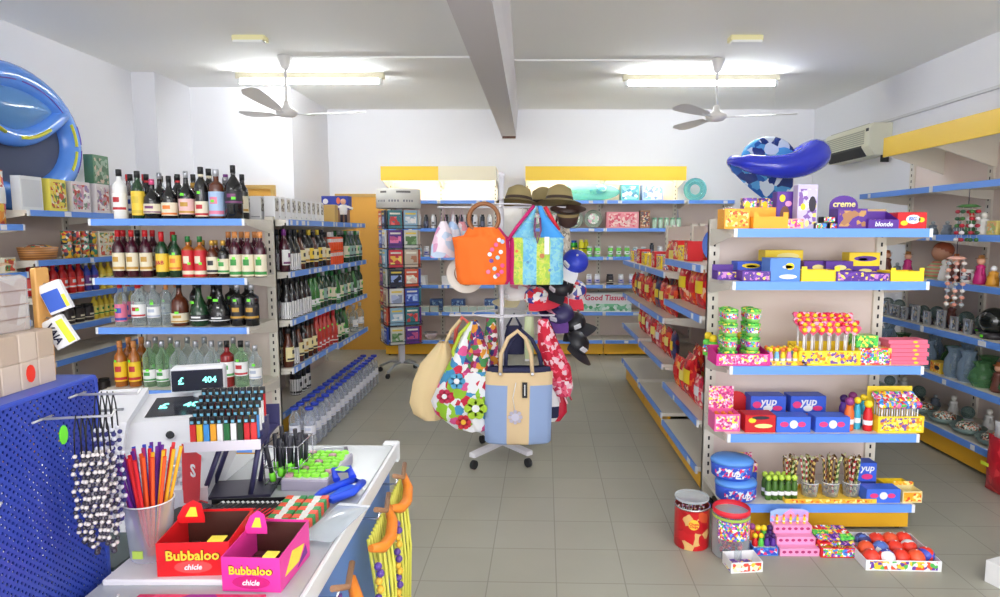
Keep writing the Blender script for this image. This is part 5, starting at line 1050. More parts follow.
# ------------------------------------------------------------------ left wall food (u = y - start)
closed('cer', .19, .07, .235, C(222, 214, 214), P_CER, 'pink and white cereal carton', 'cereal_box', 'cereal box'); closed('cery', .19, .07, .235, C(236, 220, 90), P_CERY, 'yellow cereal carton', 'cereal_box', 'cereal box'); closed('cerw', .19, .07, .235, C(226, 228, 230), C(210, 212, 216), 'plain white carton', 'cereal_box', 'cereal box')
closed('cerg', .20, .08, .26, C(90, 130, 100), pr('print_green_box', [(90, 130, 100), (150, 170, 150), (200, 180, 160), (60, 100, 70)], 20), 'green food carton', 'food_box', 'food box')
row(v1, ['cerw', 'cery', 'cer', 'cer'], 0, .10, .85, .36, 'top left wall shelf', 'from near end', 'cartons on the top left wall shelf', PK)
row(v2, ['cer', 'cerg'], 0, .11, .33, .36, 'top left wall shelf, far module', 'from near end', 'cartons on the top left wall shelf', PK)
v2.put(PK['cerg'], .16, .18, 0, 'green food carton on stacked cartons at the back of the top left shelf', dz=.237); v2.put(PK['cerw'], .16, .18, 0, 'plain white carton under the green carton, top left shelf', dz=.0005)
tinp = Proto('food_tin', 'tin', MB().lathe([(.036, 0), (.036, .10)], P_CAN, 18), [('lid_rim', MB().lathe([(.037, .1005), (.037, .104), (.033, .104)], steel, 18), None)], 'printed food tin'); PK['tinp'] = tinp
closed('foodb', .11, .08, .10, C(226, 220, 200), pr('print_foodb', [(226, 190, 90), (90, 140, 90), (226, 220, 200), (210, 80, 60)], 26), 'printed food carton', 'food_box', 'food box')
Proto('basket', 'basket', MB().lathe([(.13, 0), (.15, .09)], stripes('wicker', (200, 140, 80), (150, 96, 50), 60, 2), 20, sy=.7), [('contents', MB().ball((0, 0, .075), .12, P_CAN, 14, 8, .3, 1, .7), None)]).put(v1.W(.20, .33, 1.3525), H2, 'oval wicker basket on the second left wall shelf')
for c in range(2):
    row(v1, ['tinp'] * 4, 1, .42, .70, .38, 'second left wall shelf, %s tier' % ('lower', 'upper')[c], 'from near end', 'tins on the second left wall shelf', PK, dz=.0005 + c * .105)
    row(v1, ['foodb', 'foodb'], 1, .79, .90, .38, 'second left wall shelf, %s tier' % ('lower', 'upper')[c], 'from near end', 'food cartons on the second left wall shelf', PK, dz=.0005 + c * .101)
    row(v2, ['foodb'] * 5, 1, .08, .75, .38, 'second far left wall shelf, %s tier' % ('lower', 'upper')[c], 'from near end', 'food cartons on the second left wall shelf, far module', PK, dz=.0005 + c * .101)
row(v1, [None, 'redbot', 'redbot', 'redbot', 'redbot', 'redbot', 'bluebot', 'bluebot', 'yelbot', 'yelbot'], 2, .08, .88, .38, 'third left wall shelf', 'from near end', 'drink bottles on the third left wall shelf')
row(v1, [None, 'redbot', 'redbot', 'redbot', 'bluebot', 'redbot', 'bluebot', 'bluebot', 'yelbot', 'yelbot'], 2, .08, .88, .27, 'third left wall shelf rear', 'from near end', 'drink bottles on the third left wall shelf')
row(v2, ['yelbot', 'yelbot', 'redbot', 'redbot', 'yelbot', 'bluebot', 'bluebot'], 2, .08, .88, .38, 'third far left wall shelf', 'from near end', 'drink bottles on the third left wall shelf, far module')
row(v1, [None, None, None, 'darkjar', 'darkjar', 'darkjar'], 3, .08, .62, .36, 'fourth left wall shelf', 'from near end', 'dark jars on the fourth left wall shelf', BT); row(v1, ['yelbot'] * 4, 3, .68, .88, .38, 'fourth left wall shelf', 'from near end', 'yellow bottles on the fourth left wall shelf')
row(v2, ['yelbot', 'yelbot', 'darkjar', 'darkjar', 'yelbot', 'yelbot'], 3, .08, .88, .36, 'fourth far left wall shelf', 'from near end', 'bottles on the fourth left wall shelf, far module')
row(v1, [None, None, 'darkjar', None, 'darkjar'], 5, .1, .85, .3, 'bottom left wall shelf', 'from near end', 'dark jars on the bottom left wall shelf', BT)
# nearest left unit
bagp('s_jel', .20, .36, .08, pr('print_jelly', [(240, 226, 190), (240, 200, 60), (206, 60, 50), (240, 240, 236), (236, 150, 60)], 14), 'yellow and red family snack bag', C(236, 236, 240))
row(v0, ['s_jel'] * 4, 0, .20, .885, .36, 'top shelf of the near left unit', 'from near end', 'snack bags on the near left unit', PK)
row(v0, ['foodb'] * 6, 1, .1, .92, .36, 'second shelf, near left unit', 'from near end', 'cartons on the near left unit', PK)
# figure and blue box on the wine shelving top
closed('bluetop', .26, .12, .13, C(40, 60, 170), None, 'dark blue box', 'box', 'box', deco=[(WHT, .05, .25, .4, .8), (C(240, 120, 80), .55, .7, .4, .9)])
closed('goldtop', .10, .10, .16, C(196, 160, 90), None, 'gold carton', 'carton', 'carton')
PK['goldtop'].put((-1.78, 5.86, 1.6355), 0, 'gold carton at the end of the white cartons'); 
PK['bluetop'].put((-1.86, 6.32, 1.7665), 0, 'dark blue box standing on a brown carton, far end of wine shelving')
closed('brtop', .22, .12, .13, C(150, 110, 80), None, 'brown carton', 'carton', 'carton'); PK['brtop'].put((-1.86, 6.32, 1.6355), 0, 'brown carton under the dark blue box')
fg = MB().lathe([(.03, .07), (.035, .12), (.03, .15), (.012, .155)], WHT, 12)
for x in (-.018, .018): fg.tube([(x, 0, 0), (x, 0, .05), (x * .8, 0, .08)], .012, DKB, 8)
fg.tube([(-.08, -.01, .12), (-.04, 0, .135), (.04, 0, .135), (.08, -.01, .12)], .010, WHT, 8)
Proto('figurine', 'figurine', fg, [('head', MB().ball((0, 0, .18), .024, SK, 12, 8), None)]).put((-1.72, 6.05, 1.6355), 0, 'small figure with white shirt and dark trousers on wine shelving', scale=1.1)
# six packs of orange cans on the wine aisle upper shelf
oc = Proto('orange_can', 'can', MB().lathe([(.032, 0), (.034, .008), (.034, .11), (.028, .12)], C(240, 84, 30), 16), [('lid', MB().lathe([(.027, .1205), (.027, .122)], steel, 14), None), ('white_band', MB().lathe([(.0345, .075), (.0345, .105)], C(226, 226, 226), 14, cap=False), None)], 'orange can')
for c in range(2):
    for a in range(5):
        for b in range(2): oc.put(l2.W(.05 + a * .07, .405 - b * .072, 1.2625 + c * .1225), H2, 'orange can, %s from near end, %s tier, %s row, upper wine shelf' % (nth(a), ('lower', 'upper')[c], ('front', 'back')[b]), 'orange cans on the upper wine shelf')
# ------------------------------------------------------------------ big blue lounge float on the left wall, seen side-on against it
vin = mat('vinyl_blue', (92, 150, 240), .22, coat=.4); vin2 = clear('vinyl_pale_blue', (150, 200, 250), .45, .15, (120, 180, 246)); meshm = mat('float_mesh', (70, 78, 104), .8); yst = mat('float_stripe_yellow', (214, 216, 60), .5); pst = mat('float_stripe_purple', (90, 50, 170), .5)
ro = MB(); cy, cz, ry, rz_ = 4.72, 2.236, .58, .43; X0 = -3.74
rng = [(X0, cy + ry * math.cos(2 * PI * k / 40), cz + rz_ * math.sin(2 * PI * k / 40)) for k in range(40)]
ro.tube(rng, .10, vin, 14, closed=True)
O_ = ob('pool_float', ro, label='large blue inflatable pool lounger leaning on the left wall', cat='pool float')
ob('mesh_seat', MB().prism([(cy + (ry - .05) * math.cos(2 * PI * k / 32), cz + (rz_ - .05) * math.sin(2 * PI * k / 32)) for k in range(32)], X0 - .01, X0 + .01, meshm, axis='x'), O_)
pts = [(X0 + .02, cy - .52 + 1.0 * t, cz + .30 - .30 * math.sin(t * PI) * (1 - .2 * t) + (.0 if t < .5 else -.05 * (t - .5))) for t in [k / 14 for k in range(15)]]
ob('pillow_tube', MB().tube([(p[0] + .02, p[1], p[2] - .04) for p in pts], .065, vin, 12), O_)
def pil(u, v):
    y = cy - .40 + .80 * u; zt = cz + rz_ * math.sqrt(max(0, 1 - ((y - cy) / ry) ** 2)) - .05; t = (y - (cy - .52)) / 1.0
    zb = cz + .30 - .30 * math.sin(max(0, min(1, t)) * PI) * (1 - .2 * t) - .02
    z = zb + (max(zt, zb + .01) - zb) * v
    return (X0 + .03 + .07 * math.sin(PI * v) * math.sin(PI * u) ** .5, y, z)
ob('pillow_panel', MB().grid(pil, 20, 8, vin2), O_)
def stripe(a0, a1, dr, m, w=.014):
    p = [(X0 + .0965 - abs(dr) * .25, cy + (ry + dr) * math.cos(a0 + (a1 - a0) * k / 12), cz + (rz_ + dr) * math.sin(a0 + (a1 - a0) * k / 12)) for k in range(13)]
    ob('stripe', MB().tube(p, w, m, 6), O_)
for a0, a1 in ((-.5, -.1), (.0, .42)): stripe(a0, a1, -.02, yst)
for a0, a1 in ((.05, .35), (-.45, -.05), (.55, 1.5), (1.6, 2.4)): stripe(a0, a1, .045 if a0 < .5 else -.03, pst, .007)
for s0, s1 in ((1, 6), (7, 12)): ob('stripe', MB().tube([(pts[k][0] + .088, pts[k][1], pts[k][2] - .04) for k in range(s0, s1)], .013, yst, 6), O_)
# ------------------------------------------------------------------ boat float above the right gondola
navy = mat('vinyl_royal_blue', (48, 62, 214), .2, coat=.5); fish = pr('fish_vinyl', [(90, 160, 220), (50, 100, 180), (214, 226, 240), (90, 170, 226), (40, 60, 130)], 11, rough=.2, noise=.08)
BX, BY, BZ = 2.27, 6.0, 2.15
O2 = ob('boat_float', MB().tube([(BX + .375 * math.cos(t), BY + .20 * math.sin(t), BZ - .02 + .13 * math.cos(t) ** 2 * (1 if math.cos(t) > 0 else .55)) for t in [2 * PI * k / 36 for k in range(36)]], .105, navy, 14, closed=True, rs=[.105 + .035 * math.cos(2 * PI * k / 36) - .02 * (1 if math.cos(2 * PI * k / 36) < -.8 else 0) for k in range(36)]), label='royal blue boat shaped inflatable with fish print above the right gondola', cat='pool float')
ob('hull_panel', MB().grid(lambda u, v: (BX - .42 + .60 * u, BY - .03 - (.20 * math.sin(PI * u) * (1 - v)), BZ + .02 - v * .40 * (min(1, u / .75) ** .75) * (1 if u < .75 else 1 - (u - .75) * 2)), 14, 6, fish), O2)
ob('hull_back', MB().grid(lambda u, v: (BX + .18 - .60 * u, BY - .028 + (.20 * math.sin(PI * u) * (1 - v)), BZ + .02 - v * .40 * (min(1, (1 - u) / .75) ** .75) * (1 if (1 - u) < .75 else 1 - ((1 - u) - .75) * 2)), 14, 6, fish), O2)
ob('ring_back', MB().ball((BX + .0, BY + .12, BZ + .08), .25, fish, 20, 12, .85, 1.05, .35), O2)
ob('seat_panel', MB().ball((BX + .05, BY, BZ + .02), .20, fish, 16, 10, .45, 1.3, .8), O2)

ob('hanging_cord', MB().tube([(BX, BY, BZ + .05), (BX, BY, HC)], .0005, WHT, 4), O2)
# ------------------------------------------------------------------ rolling bag rack
rkm = mat('rack_white', (226, 224, 232), .35); chrome = mat('chrome', (206, 208, 214), .2, .9); blk = mat('black_rubber', (34, 34, 38), .6)
RX, RY = -.17, 4.33
rack = ob('bag_rack', None, None, (RX, RY, 0), label='white wheeled rack hung with bags and caps in the middle aisle', cat='display rack')
ob('pole', MB().lathe([(.016, .12), (.016, 1.92)], rkm, 14), rack)
for x, y in ((-.19, -.28), (.19, -.24), (-.17, .27), (.15, .27)):
    L = math.hypot(x, y); f_ = MB().cbox(.01, L, -.025, .025, .085, .115, rkm, .004)
    lg = ob('base_leg', f_, rack, rot=(0, 0, math.atan2(y, x)))
    c_ = MB().tube([(L - .02, -.012, .03), (L - .02, .012, .03)], .03, blk, 14)
    ob('caster', c_, lg)
for z, hw in ((1.715, .43), (.985, .36)):
    arm = MB().tube([(-hw, 0, z), (hw, 0, z)], .007, rkm, 8); ob('cross_arm', arm, rack)
    ob('cross_arm', MB().tube([(0, -.26, z), (0, .30, z)], .007, rkm, 8), rack)
    ob('ring', MB().tube([(.20 * math.cos(t), .20 * math.sin(t), z + .0145) for t in [2 * PI * k / 28 for k in range(28)]], .005, rkm, 6, closed=True), rack)
ob('top_cap', MB().ball((0, 0, 1.93), .02, rkm, 10, 6), rack)
def bagmesh(prof, d, m, nu=10, wr=.0, seed=1, backm=None):
    """prof: list of (z, x_left, x_right) from bottom to top; soft two-sided body of depth d"""
    rnd = random.Random(seed); ph = [rnd.uniform(0, 6) for _ in range(4)]
    prof = sorted(prof); n = len(prof) - 1
    def P(v):
        t = v * n; i = min(int(t), n - 1); f = t - i
        a, b = prof[i], prof[i + 1]
        return tuple(a[k] + (b[k] - a[k]) * f for k in range(3))
    def fn(sg):
        def g(u, v):
            uu = u if sg < 0 else 1 - u
            z, xl, xr = P(v); th = d / 2 * (max(0, math.sin(PI * uu)) ** .45) * (.25 + .75 * (max(0, math.sin(PI * (.08 + .86 * (1 - v) * .9 + .02))) ** .5))
            w_ = wr * math.sin(uu * 17 + ph[0] + v * 3) * math.sin(v * 5 + ph[1]) * math.sin(PI * uu)
            return (xl + (xr - xl) * uu, sg * th + w_, z)
        return g
    nv = max(8, n * 3); b = MB()
    if callable(m): b.grid(fn(-1), nu, nv, lambda u, v: m(u, v)); b.grid(fn(1), nu, nv, lambda u, v: (backm or m(1 - u, v)))
    else: b.grid(fn(-1), nu, nv, m); b.grid(fn(1), nu, nv, backm or m)
    return b
cloth_or = mat('cloth_orange', (250, 116, 34), .8); cloth_mg = mat('cloth_magenta', (196, 30, 110), .8); cloth_lime = pr('cloth_lime', [(190, 214, 80), (206, 222, 90), (170, 210, 90), (220, 222, 110)], 40, .8, noise=.1); cloth_sky = pr('cloth_sky', [(120, 196, 226), (140, 206, 230), (110, 184, 226), (150, 212, 220)], 40, .8, noise=.1); cloth_blue = mat('cloth_bright_blue', (70, 160, 240), .8)
woodr = mat('wood_ring', (150, 96, 56), .5)
def disc(b, x, y, z, r, m, n=8):
    b.prism([(x + r * math.cos(2 * PI * k / n), z + r * math.sin(2 * PI * k / n)) for k in range(n)], y - .003, y, m)
# orange bag
bo = bagmesh([(1.245, -.155, .150), (1.27, -.175, .165), (1.36, -.185, .165), (1.47, -.19, .165), (1.545, -.205, .16), (1.56, -.13, .14), (1.61, -.10, .10)], .13, lambda u, v: cloth_mg if u > .93 else cloth_or, 16, .010, 3)
ba = MB()
for i, (x, z, m) in enumerate([(.08, 1.50, C(240, 90, 150)), (.11, 1.455, WHT), (.09, 1.42, C(170, 210, 230)), (.12, 1.37, C(240, 60, 130)), (.07, 1.35, C(190, 220, 230)), (.09, 1.31, C(226, 90, 150)), (.055, 1.47, C(240, 90, 150)), (.12, 1.52, C(180, 200, 226)), (.04, 1.44, C(236, 240, 244)), (.075, 1.30, C(236, 236, 240)), (.115, 1.33, C(240, 80, 150)), (.05, 1.40, C(120, 60, 150)), (.10, 1.53, C(236, 236, 240)), (.03, 1.33, C(240, 120, 160))]):
    disc(ba, x, -.071, z, .014, m)
hnd = [(.095 * math.cos(2 * PI * k / 24), -.02, 1.665 + .095 * math.sin(2 * PI * k / 24)) for k in range(24)]
Proto('handbag', 'bag', bo, [('handle', MB().tube(hnd, .013, woodr, 8, closed=True), None), ('handle', MB().tube([(p[0], .02, p[2]) for p in hnd], .013, woodr, 8, closed=True), None), ('flower_beads', ba, None)]).put((-.275, 4.11, -.03), 0, 'bright orange fabric bag with round wooden handles and flower beads')
# turquoise and lime bag
cols = [cloth_mg, cloth_lime, cloth_lime, cloth_sky, cloth_sky, cloth_sky, cloth_lime, cloth_lime, cloth_lime, cloth_sky, cloth_sky, cloth_sky]
def tl(u, v): return cloth_mg if v < .04 else cols[min(11, int(u * 12))]
bb_ = bagmesh([(1.235, -.175, .165), (1.27, -.18, .17), (1.40, -.175, .165), (1.50, -.175, .17), (1.535, -.18, .165)], .12, tl, 24, .008, 5)
pt = []
for sg, mt in ((-1, cloth_sky), (1, cloth_blue)):
    o1 = bagmesh([(1.53, min(sg * .178, sg * .02), max(sg * .178, sg * .02)), (1.60, min(sg * .12, sg * .025), max(sg * .12, sg * .025)), (1.68, min(sg * .055, sg * .015), max(sg * .055, sg * .015)), (1.735, min(sg * .03, 0), max(sg * .03, 0))], .05, mt, 8, .003, 7)
    pt.append(('shoulder_strap', o1, None))
pt.append(('strap_trim', MB().tube([(-.185, -.025, 1.52), (-.13, -.03, 1.60), (-.06, -.03, 1.69), (-.02, -.02, 1.735)], .012, cloth_mg, 6), None))
pt.append(('strap_trim', MB().tube([(.14, .03, 1.58), (.08, .03, 1.68), (.05, .02, 1.73)], .014, C(220, 40, 60), 6), None))
pt.append(('slit_edge', MB().tube([(-.012, -.055, 1.66), (-.018, -.062, 1.58), (.0, -.064, 1.50), (.022, -.062, 1.58), (.016, -.055, 1.66)], .007, C(120, 60, 110), 6), None))
pt.append(('price_tag', MB().box(.045, .075, -.069, -.067, 1.43, 1.54, WHT), None))
fb = MB(); disc(fb, .03, -.0675, 1.42, .016, C(200, 120, 60)); disc(fb, -.06, -.0675, 1.38, .010, C(90, 150, 200)); disc(fb, .08, -.0675, 1.33, .010, C(90, 150, 200)); disc(fb, -.13, -.0665, 1.45, .010, C(230, 120, 60)); pt.append(('flower_patch', fb, None))
Proto('handbag', 'bag', bb_, pt).put((.065, 4.11, -.02), 0, 'turquoise and lime striped fabric bag with magenta edge beside the orange bag')
# pastel bags on the left arm end
for k, (c1, lab) in enumerate(((pr('pastel_a', [(230, 190, 214), (190, 210, 236), (236, 226, 236), (214, 150, 190)], 18), 'pink and lilac'), (pr('pastel_b', [(170, 200, 236), (226, 226, 240), (190, 170, 220)], 18), 'pale blue'), (pr('pastel_c', [(240, 214, 220), (200, 220, 230), (226, 150, 160)], 22), 'pale pink'))):
    Proto('small_bag', 'bag', bagmesh([(1.40, -.09, .08), (1.47, -.085, .075), (1.58, -.05, .05), (1.64, -.02, .02)], .05, c1, 8, .006, k), [('cord', MB().tube([(-.015, 0, 1.64), (0, 0, 1.74), (.015, 0, 1.64)], .003, C(206, 170, 190), 5), None)]).put((RX - .385 + k * .055, RY + (-.05 + .06 * k), -.02), .3, '%s drawstring pouch hanging at the left arm end of the rack' % lab)
# hats
khaki = mat('cloth_khaki', (150, 134, 92), .85); khd = mat('cloth_dark_band', (60, 44, 36), .8)
def hat(key, m, band, rb=.15, desc='hat'):
    b = MB().lathe([(rb, .0), (rb * .8, .012), (rb * .62, .02), (rb * .60, .05), (rb * .5, .10), (rb * .2, .125), (.001, .13)], m, 24, cap=False).lathe([(rb * .6, .012), (rb * .99, -.004)][::-1], m, 24, cap=False)
    PK[key] = Proto('sun_hat', 'hat', b, [('band', MB().lathe([(rb * .635, .022), (rb * .615, .042)], band, 24, cap=False), None)], desc)
hat('h_kh', khaki, khd, .15); hat('h_dk', C(70, 50, 44), khaki, .12); hat('h_wh', C(236, 226, 216), C(150, 90, 60), .13)
PK['h_kh'].put((-.06, 4.40, 1.742), rot=(R(-8), R(6), .2), label='khaki sun hat on top of the rack beside the pole'); PK['h_kh'].put((.22, 4.40, 1.745), rot=(R(-6), R(4), .2), label='khaki sun hat at the right on top of the rack'); PK['h_kh'].put((.12, 4.74, 1.75), rot=(R(0), R(-6), 1.2), label='khaki sun hat behind the others on the rack')
PK['h_wh'].put((-.42, 4.36, 1.26), rot=(R(70), R(20), .2), label='cream hat with brown band hanging behind the orange bag')
PK['h_dk'].put((.27, 4.25, 1.70), rot=(R(195), 0, 0), label='dark brown hat hanging brim up under the right khaki hat')
# satchel straps and cap at the right arm
Proto('small_bag', 'bag', bagmesh([(1.40, -.05, .06), (1.50, -.06, .07), (1.60, -.05, .06)], .05, pr('canvas_check', [(206, 196, 180), (150, 140, 126), (226, 220, 206)], 50), 8), [('strap', MB().tube([(-.05, 0, 1.59), (-.02, 0, 1.70), (0, 0, 1.74)], .008, C(90, 50, 60), 6), None), ('strap', MB().tube([(.05, 0, 1.59), (.02, 0, 1.70), (0, 0, 1.74)], .008, C(130, 110, 90), 6), None)]).put((.235, 4.42, -.02), .2, 'small checked canvas bag with dark straps right of the turquoise bag')
def cap(key, m, m2, desc, r=.09):
    b = MB().lathe([(r, 0), (r * 1.0, .018), (r * .93, .045), (r * .62, .072), (.001, .08)], m, 18, cap=False)
    br = MB().grid(lambda u, v: (r * (1 + v * .95) * math.sin((u - .5) * 2.2) * (1 - .15 * v), -r * (.95 + v * .95) * math.cos((u - .5) * 2.2 * (1 - .25 * v)), .006 - .012 * v - .02 * (u - .5) ** 2), 10, 4, m2)
    PK[key] = Proto('baseball_cap', 'cap', b, [('brim', br, None), ('button', MB().ball((0, 0, .082), .008, m2, 8, 5), None), ('badge', MB().box(-.025, .025, -r - .004, -r * .9, .025, .055, C(230, 230, 236)), None)], desc)
cap('c_blue', C(40, 60, 190), C(236, 236, 240), 'blue cap'); cap('c_blk', C(34, 34, 40), C(40, 40, 46), 'black cap'); cap('c_pink', pr('cap_pinkprint', [(236, 120, 160), (250, 210, 220), (190, 60, 110), (240, 240, 240)], 40), C(236, 150, 180), 'pink cap'); cap('c_red', pr('cap_redprint', [(214, 40, 60), (240, 240, 240), (60, 70, 160)], 30), C(236, 60, 80), 'red cap'); cap('c_pur', C(50, 44, 90), C(110, 70, 150), 'purple cap'); cap('c_wht', C(230, 226, 226), C(200, 190, 150), 'white cap')
capl = [('c_blue', .33, 4.40, 1.34, 55, 40, 'blue cap with white brim hanging at the right arm end'), ('c_pink', -.06, 4.55, 1.20, 35, 10, 'pink printed cap below the turquoise bag'),
        ('c_blk', .12, 4.60, 1.20, 30, -15, 'black cap below the turquoise bag, larger one'), ('c_blk', .24, 4.50, 1.16, 50, 30, 'black cap with brim down at the right of the rack'), ('c_wht', -.07, 4.45, 1.10, 30, 5, 'white cap with cream brim beside the pole'),
        ('c_red', .06, 4.42, 1.09, 35, -8, 'red, white and blue cap in the middle of the rack'), ('c_red', .34, 4.62, 1.12, 60, 20, 'red and white cap behind the black caps'), ('c_pink', .16, 4.50, 1.03, 40, 15, 'pink cap low in the middle of the rack'),
        ('c_pur', .24, 4.42, .97, 60, 10, 'purple cap at the right of the lower arm'), ('c_blk', .33, 4.50, .90, 50, -20, 'black cap beside the purple cap'), ('c_blk', .34, 4.38, .78, 80, 30, 'lowest black cap at the right of the rack'), ('c_pur', .10, 4.62, 1.0, 50, 0, 'purple cap at the rear of the lower arm')]
for key, x, y, z, rx, ry, lab in capl: PK[key].put((x, y, z), rot=(R(rx * .55), R(ry), R(random.uniform(-65, 65))), label=lab)
ob('cap_string', MB().tube([(.02 + .12, .1, 1.715), (.12, .15, 1.4), (.11, .2, 1.1)], .003, rkm, 5), rack); ob('cap_string', MB().tube([(.38, .05, 1.715), (.44, .1, 1.4), (.47, .1, .85)], .003, rkm, 5), rack)
# ---- lower tier
straw = mat('cloth_straw', (232, 206, 158), .85); denim = mat('cloth_denim', (150, 172, 214), .85); canvas = mat('cloth_canvas', (228, 200, 158), .85); navyc = mat('cloth_navy', (44, 46, 80), .85)
floral = pr('cloth_floral', [(240, 240, 244), (240, 240, 244), (206, 40, 70), (150, 200, 50), (70, 150, 200), (240, 240, 244), (226, 90, 150)], 17, .8, noise=.06)
floral2 = pr('cloth_floral_dense', [(150, 40, 60), (60, 60, 130), (226, 150, 50), (70, 140, 80), (240, 230, 230), (190, 60, 120)], 30, .8, noise=.06)
Proto('duffel_bag', 'bag', bagmesh([(.30, -.06, .06), (.34, -.12, .11), (.42, -.145, .15), (.56, -.12, .17), (.68, -.07, .16), (.76, -.0, .14), (.82, .05, .12)], .13, straw, 12, .012, 11), [('strap', MB().tube([(.09, -.01, .80), (.14, 0, .90), (.20, .02, .965)], .012, straw, 6), None)]).put((-.64, 4.19, .0), .15, 'plain cream cloth bag slouching at the left of the rack')
bf = bagmesh([(.255, .02, .16), (.27, -.05, .19), (.36, -.17, .20), (.45, -.20, .20), (.60, -.13, .20), (.76, -.05, .19), (.90, .02, .15), (.98, .07, .11)], .14, lambda u, v: floral2 if (v > .62 and u > .35) else floral, 16, .012, 13)
flw = []
for x, z, r, m, m2 in ((.10, .42, .075, C(170, 206, 50), WHT), (-.10, .50, .05, C(200, 40, 80), WHT), (-.02, .60, .055, C(80, 160, 206), WHT), (.02, .33, .05, C(206, 40, 60), C(240, 180, 50))):
    fl_ = MB(); flw.append(('printed_flower', fl_, None))
    for k in range(6): disc(fl_, x + r * .6 * math.cos(k * PI / 3), -.0775, z + r * .6 * math.sin(k * PI / 3), r * .42, m)
    disc(fl_, x, -.0785, z, r * .35, m2)
Proto('handbag', 'bag', bf, flw + [('strap', MB().tube([(.07, -.02, .97), (.0, -.02, .90), (-.05, -.02, .78), (-.03, -.01, .70)], .012, C(190, 210, 60), 6), None)]).put((-.43, 4.10, .0), 0, 'white floral print bag with green, red and blue flowers on the rack')
Proto('handbag', 'bag', bagmesh([(.55, -.05, .07), (.70, -.06, .08), (.82, -.03, .05)], .06, C(236, 120, 100), 8), [('strap', MB().tube([(-.03, 0, .80), (-.02, 0, .90), (.02, 0, .975), (.07, 0, .93), (.05, 0, .82)], .014, C(236, 110, 96), 6), None)]).put((-.46, 4.30, .0), .2, 'coral pink bag with loop handle behind the floral bag')
# tote
def tt(u, v): return canvas if (v > .90 or .33 < u < .66) else denim
bt = bagmesh([(.185, -.20, .20), (.20, -.215, .215), (.40, -.215, .22), (.66, -.205, .225)], .12, tt, 24, .004, 17)
tpz = [('handle', MB().tube([(-.11, -.045, .64), (-.105, -.05, .78), (-.06, -.035, .88), (-.0, -.03, .925), (.05, -.035, .88), (.085, -.05, .78), (.095, -.045, .64)], .013, canvas, 8), None),
       ('handle', MB().tube([(-.08, .05, .64), (-.075, .05, .78), (-.03, .04, .87), (.03, .04, .915), (.09, .04, .86), (.14, .05, .76), (.16, .045, .64)], .013, navyc, 8), None),
       ('navy_lining', bagmesh([(.655, -.20, .215), (.69, -.19, .21)], .11, navyc, 12), None), ('brand_tag', MB().box(.03, .062, -.0675, -.0645, .50, .60, blk), None), ('tag_lettering', text_mb('bags', .03, WHT), (.0, 0, 0))]
sun = MB()
for k in range(8): disc(sun, -.015 + .035 * math.cos(k * PI / 4), -.0665, .375 + .035 * math.sin(k * PI / 4), .013, C(196, 190, 210), 6)
disc(sun, -.015, -.0675, .375, .026, C(210, 206, 226), 12); tpz.append(('sun_charm', sun, None)); tpz.append(('charm_cord', MB().tube([(-.01, -.066, .60), (-.03, -.067, .50), (-.015, -.067, .41)], .0025, WHT, 5), None))
tpz[4] = ('tag_lettering', MB().box(.043, .049, -.0685, -.0676, .515, .585, WHT), None)
for x in (-.11, .095): tpz.append(('rivet', MB().tube([(x, -.07, .655), (x, -.06, .655)], .010, chrome, 10), None))
Proto('tote_bag', 'bag', bt, tpz).put((-.06, 4.05, .0), 0, 'cream and pale denim tote bag with sun charm on the front of the rack')
Proto('handbag', 'bag', bagmesh([(.28, -.06, .05), (.32, -.09, .08), (.52, -.09, .09), (.66, -.08, .085)], .08, lambda u, v: navyc if v > .74 else (WHT if int(v * 22) % 2 else navyc), 10), [('red_pocket', bagmesh([(.28, .02, .075), (.34, .03, .12), (.46, .05, .115), (.50, .06, .09)], .05, C(200, 30, 60), 8), None), ('strap', MB().tube([(-.06, 0, .65), (-.02, 0, .85), (.0, .02, .965), (.04, 0, .85), (.06, 0, .65)], .010, navyc, 6), None)]).put((.15, 4.22, .0), 0, 'navy and white striped bag with red pocket behind the tote')
redfl = pr('cloth_red_floral', [(206, 30, 60), (240, 200, 210), (206, 30, 60), (236, 90, 120), (190, 20, 50)], 34, .8, noise=.05)
Proto('scarf', 'scarf', bagmesh([(.46, .08, .17), (.52, .05, .19), (.66, .0, .17), (.82, -.05, .09), (.98, -.05, .02)], .06, lambda u, v: pr('cloth_pink_floral', [(246, 200, 214), (236, 100, 130), (250, 226, 230), (206, 50, 90)], 34, .8) if v < .35 else redfl, 10, .012, 19), [('fringe', MB().tube([(.09, 0, .46), (.10, -.01, .42)], .006, C(246, 200, 214), 5).tube([(.13, 0, .46), (.15, -.01, .41)], .006, C(246, 200, 214), 5).tube([(.16, 0, .47), (.18, .01, .43)], .006, C(206, 50, 90), 5), None)]).put((.12, 4.17, .0), .1, 'red and pink floral scarf hanging at the right of the rack')
Proto('scarf', 'scarf', bagmesh([(.68, -.03, .03), (.85, -.035, .035), (.98, -.03, .03)], .03, C(214, 226, 180), 8, .004, 23), [('hem', MB().box(-.03, .03, -.012, .012, .665, .6795, WHT), None)]).put((.015, 4.35, .0), 0, 'pale green scarf hanging beside the red scarf')
Proto('scarf', 'scarf', bagmesh([(.66, -.05, .05), (.85, -.045, .045), (.98, -.03, .03)], .05, floral2, 8, .006, 29), [('hem', MB().box(-.04, .04, -.012, .012, .645, .6595, C(60, 60, 130)), None)]).put((-.24, 4.22, .0), 0, 'dark multicoloured scarf between floral bag and tote')
Proto('small_bag', 'bag', bagmesh([(.70, -.07, .07), (.80, -.075, .075), (.90, -.05, .05)], .06, navyc, 8), [('strap', MB().tube([(-.05, 0, .89), (0, 0, .985), (.05, 0, .89)], .010, navyc, 6), None)]).put((-.09, 4.42, .0), 0, 'small navy bag on the rack behind the tote handles')
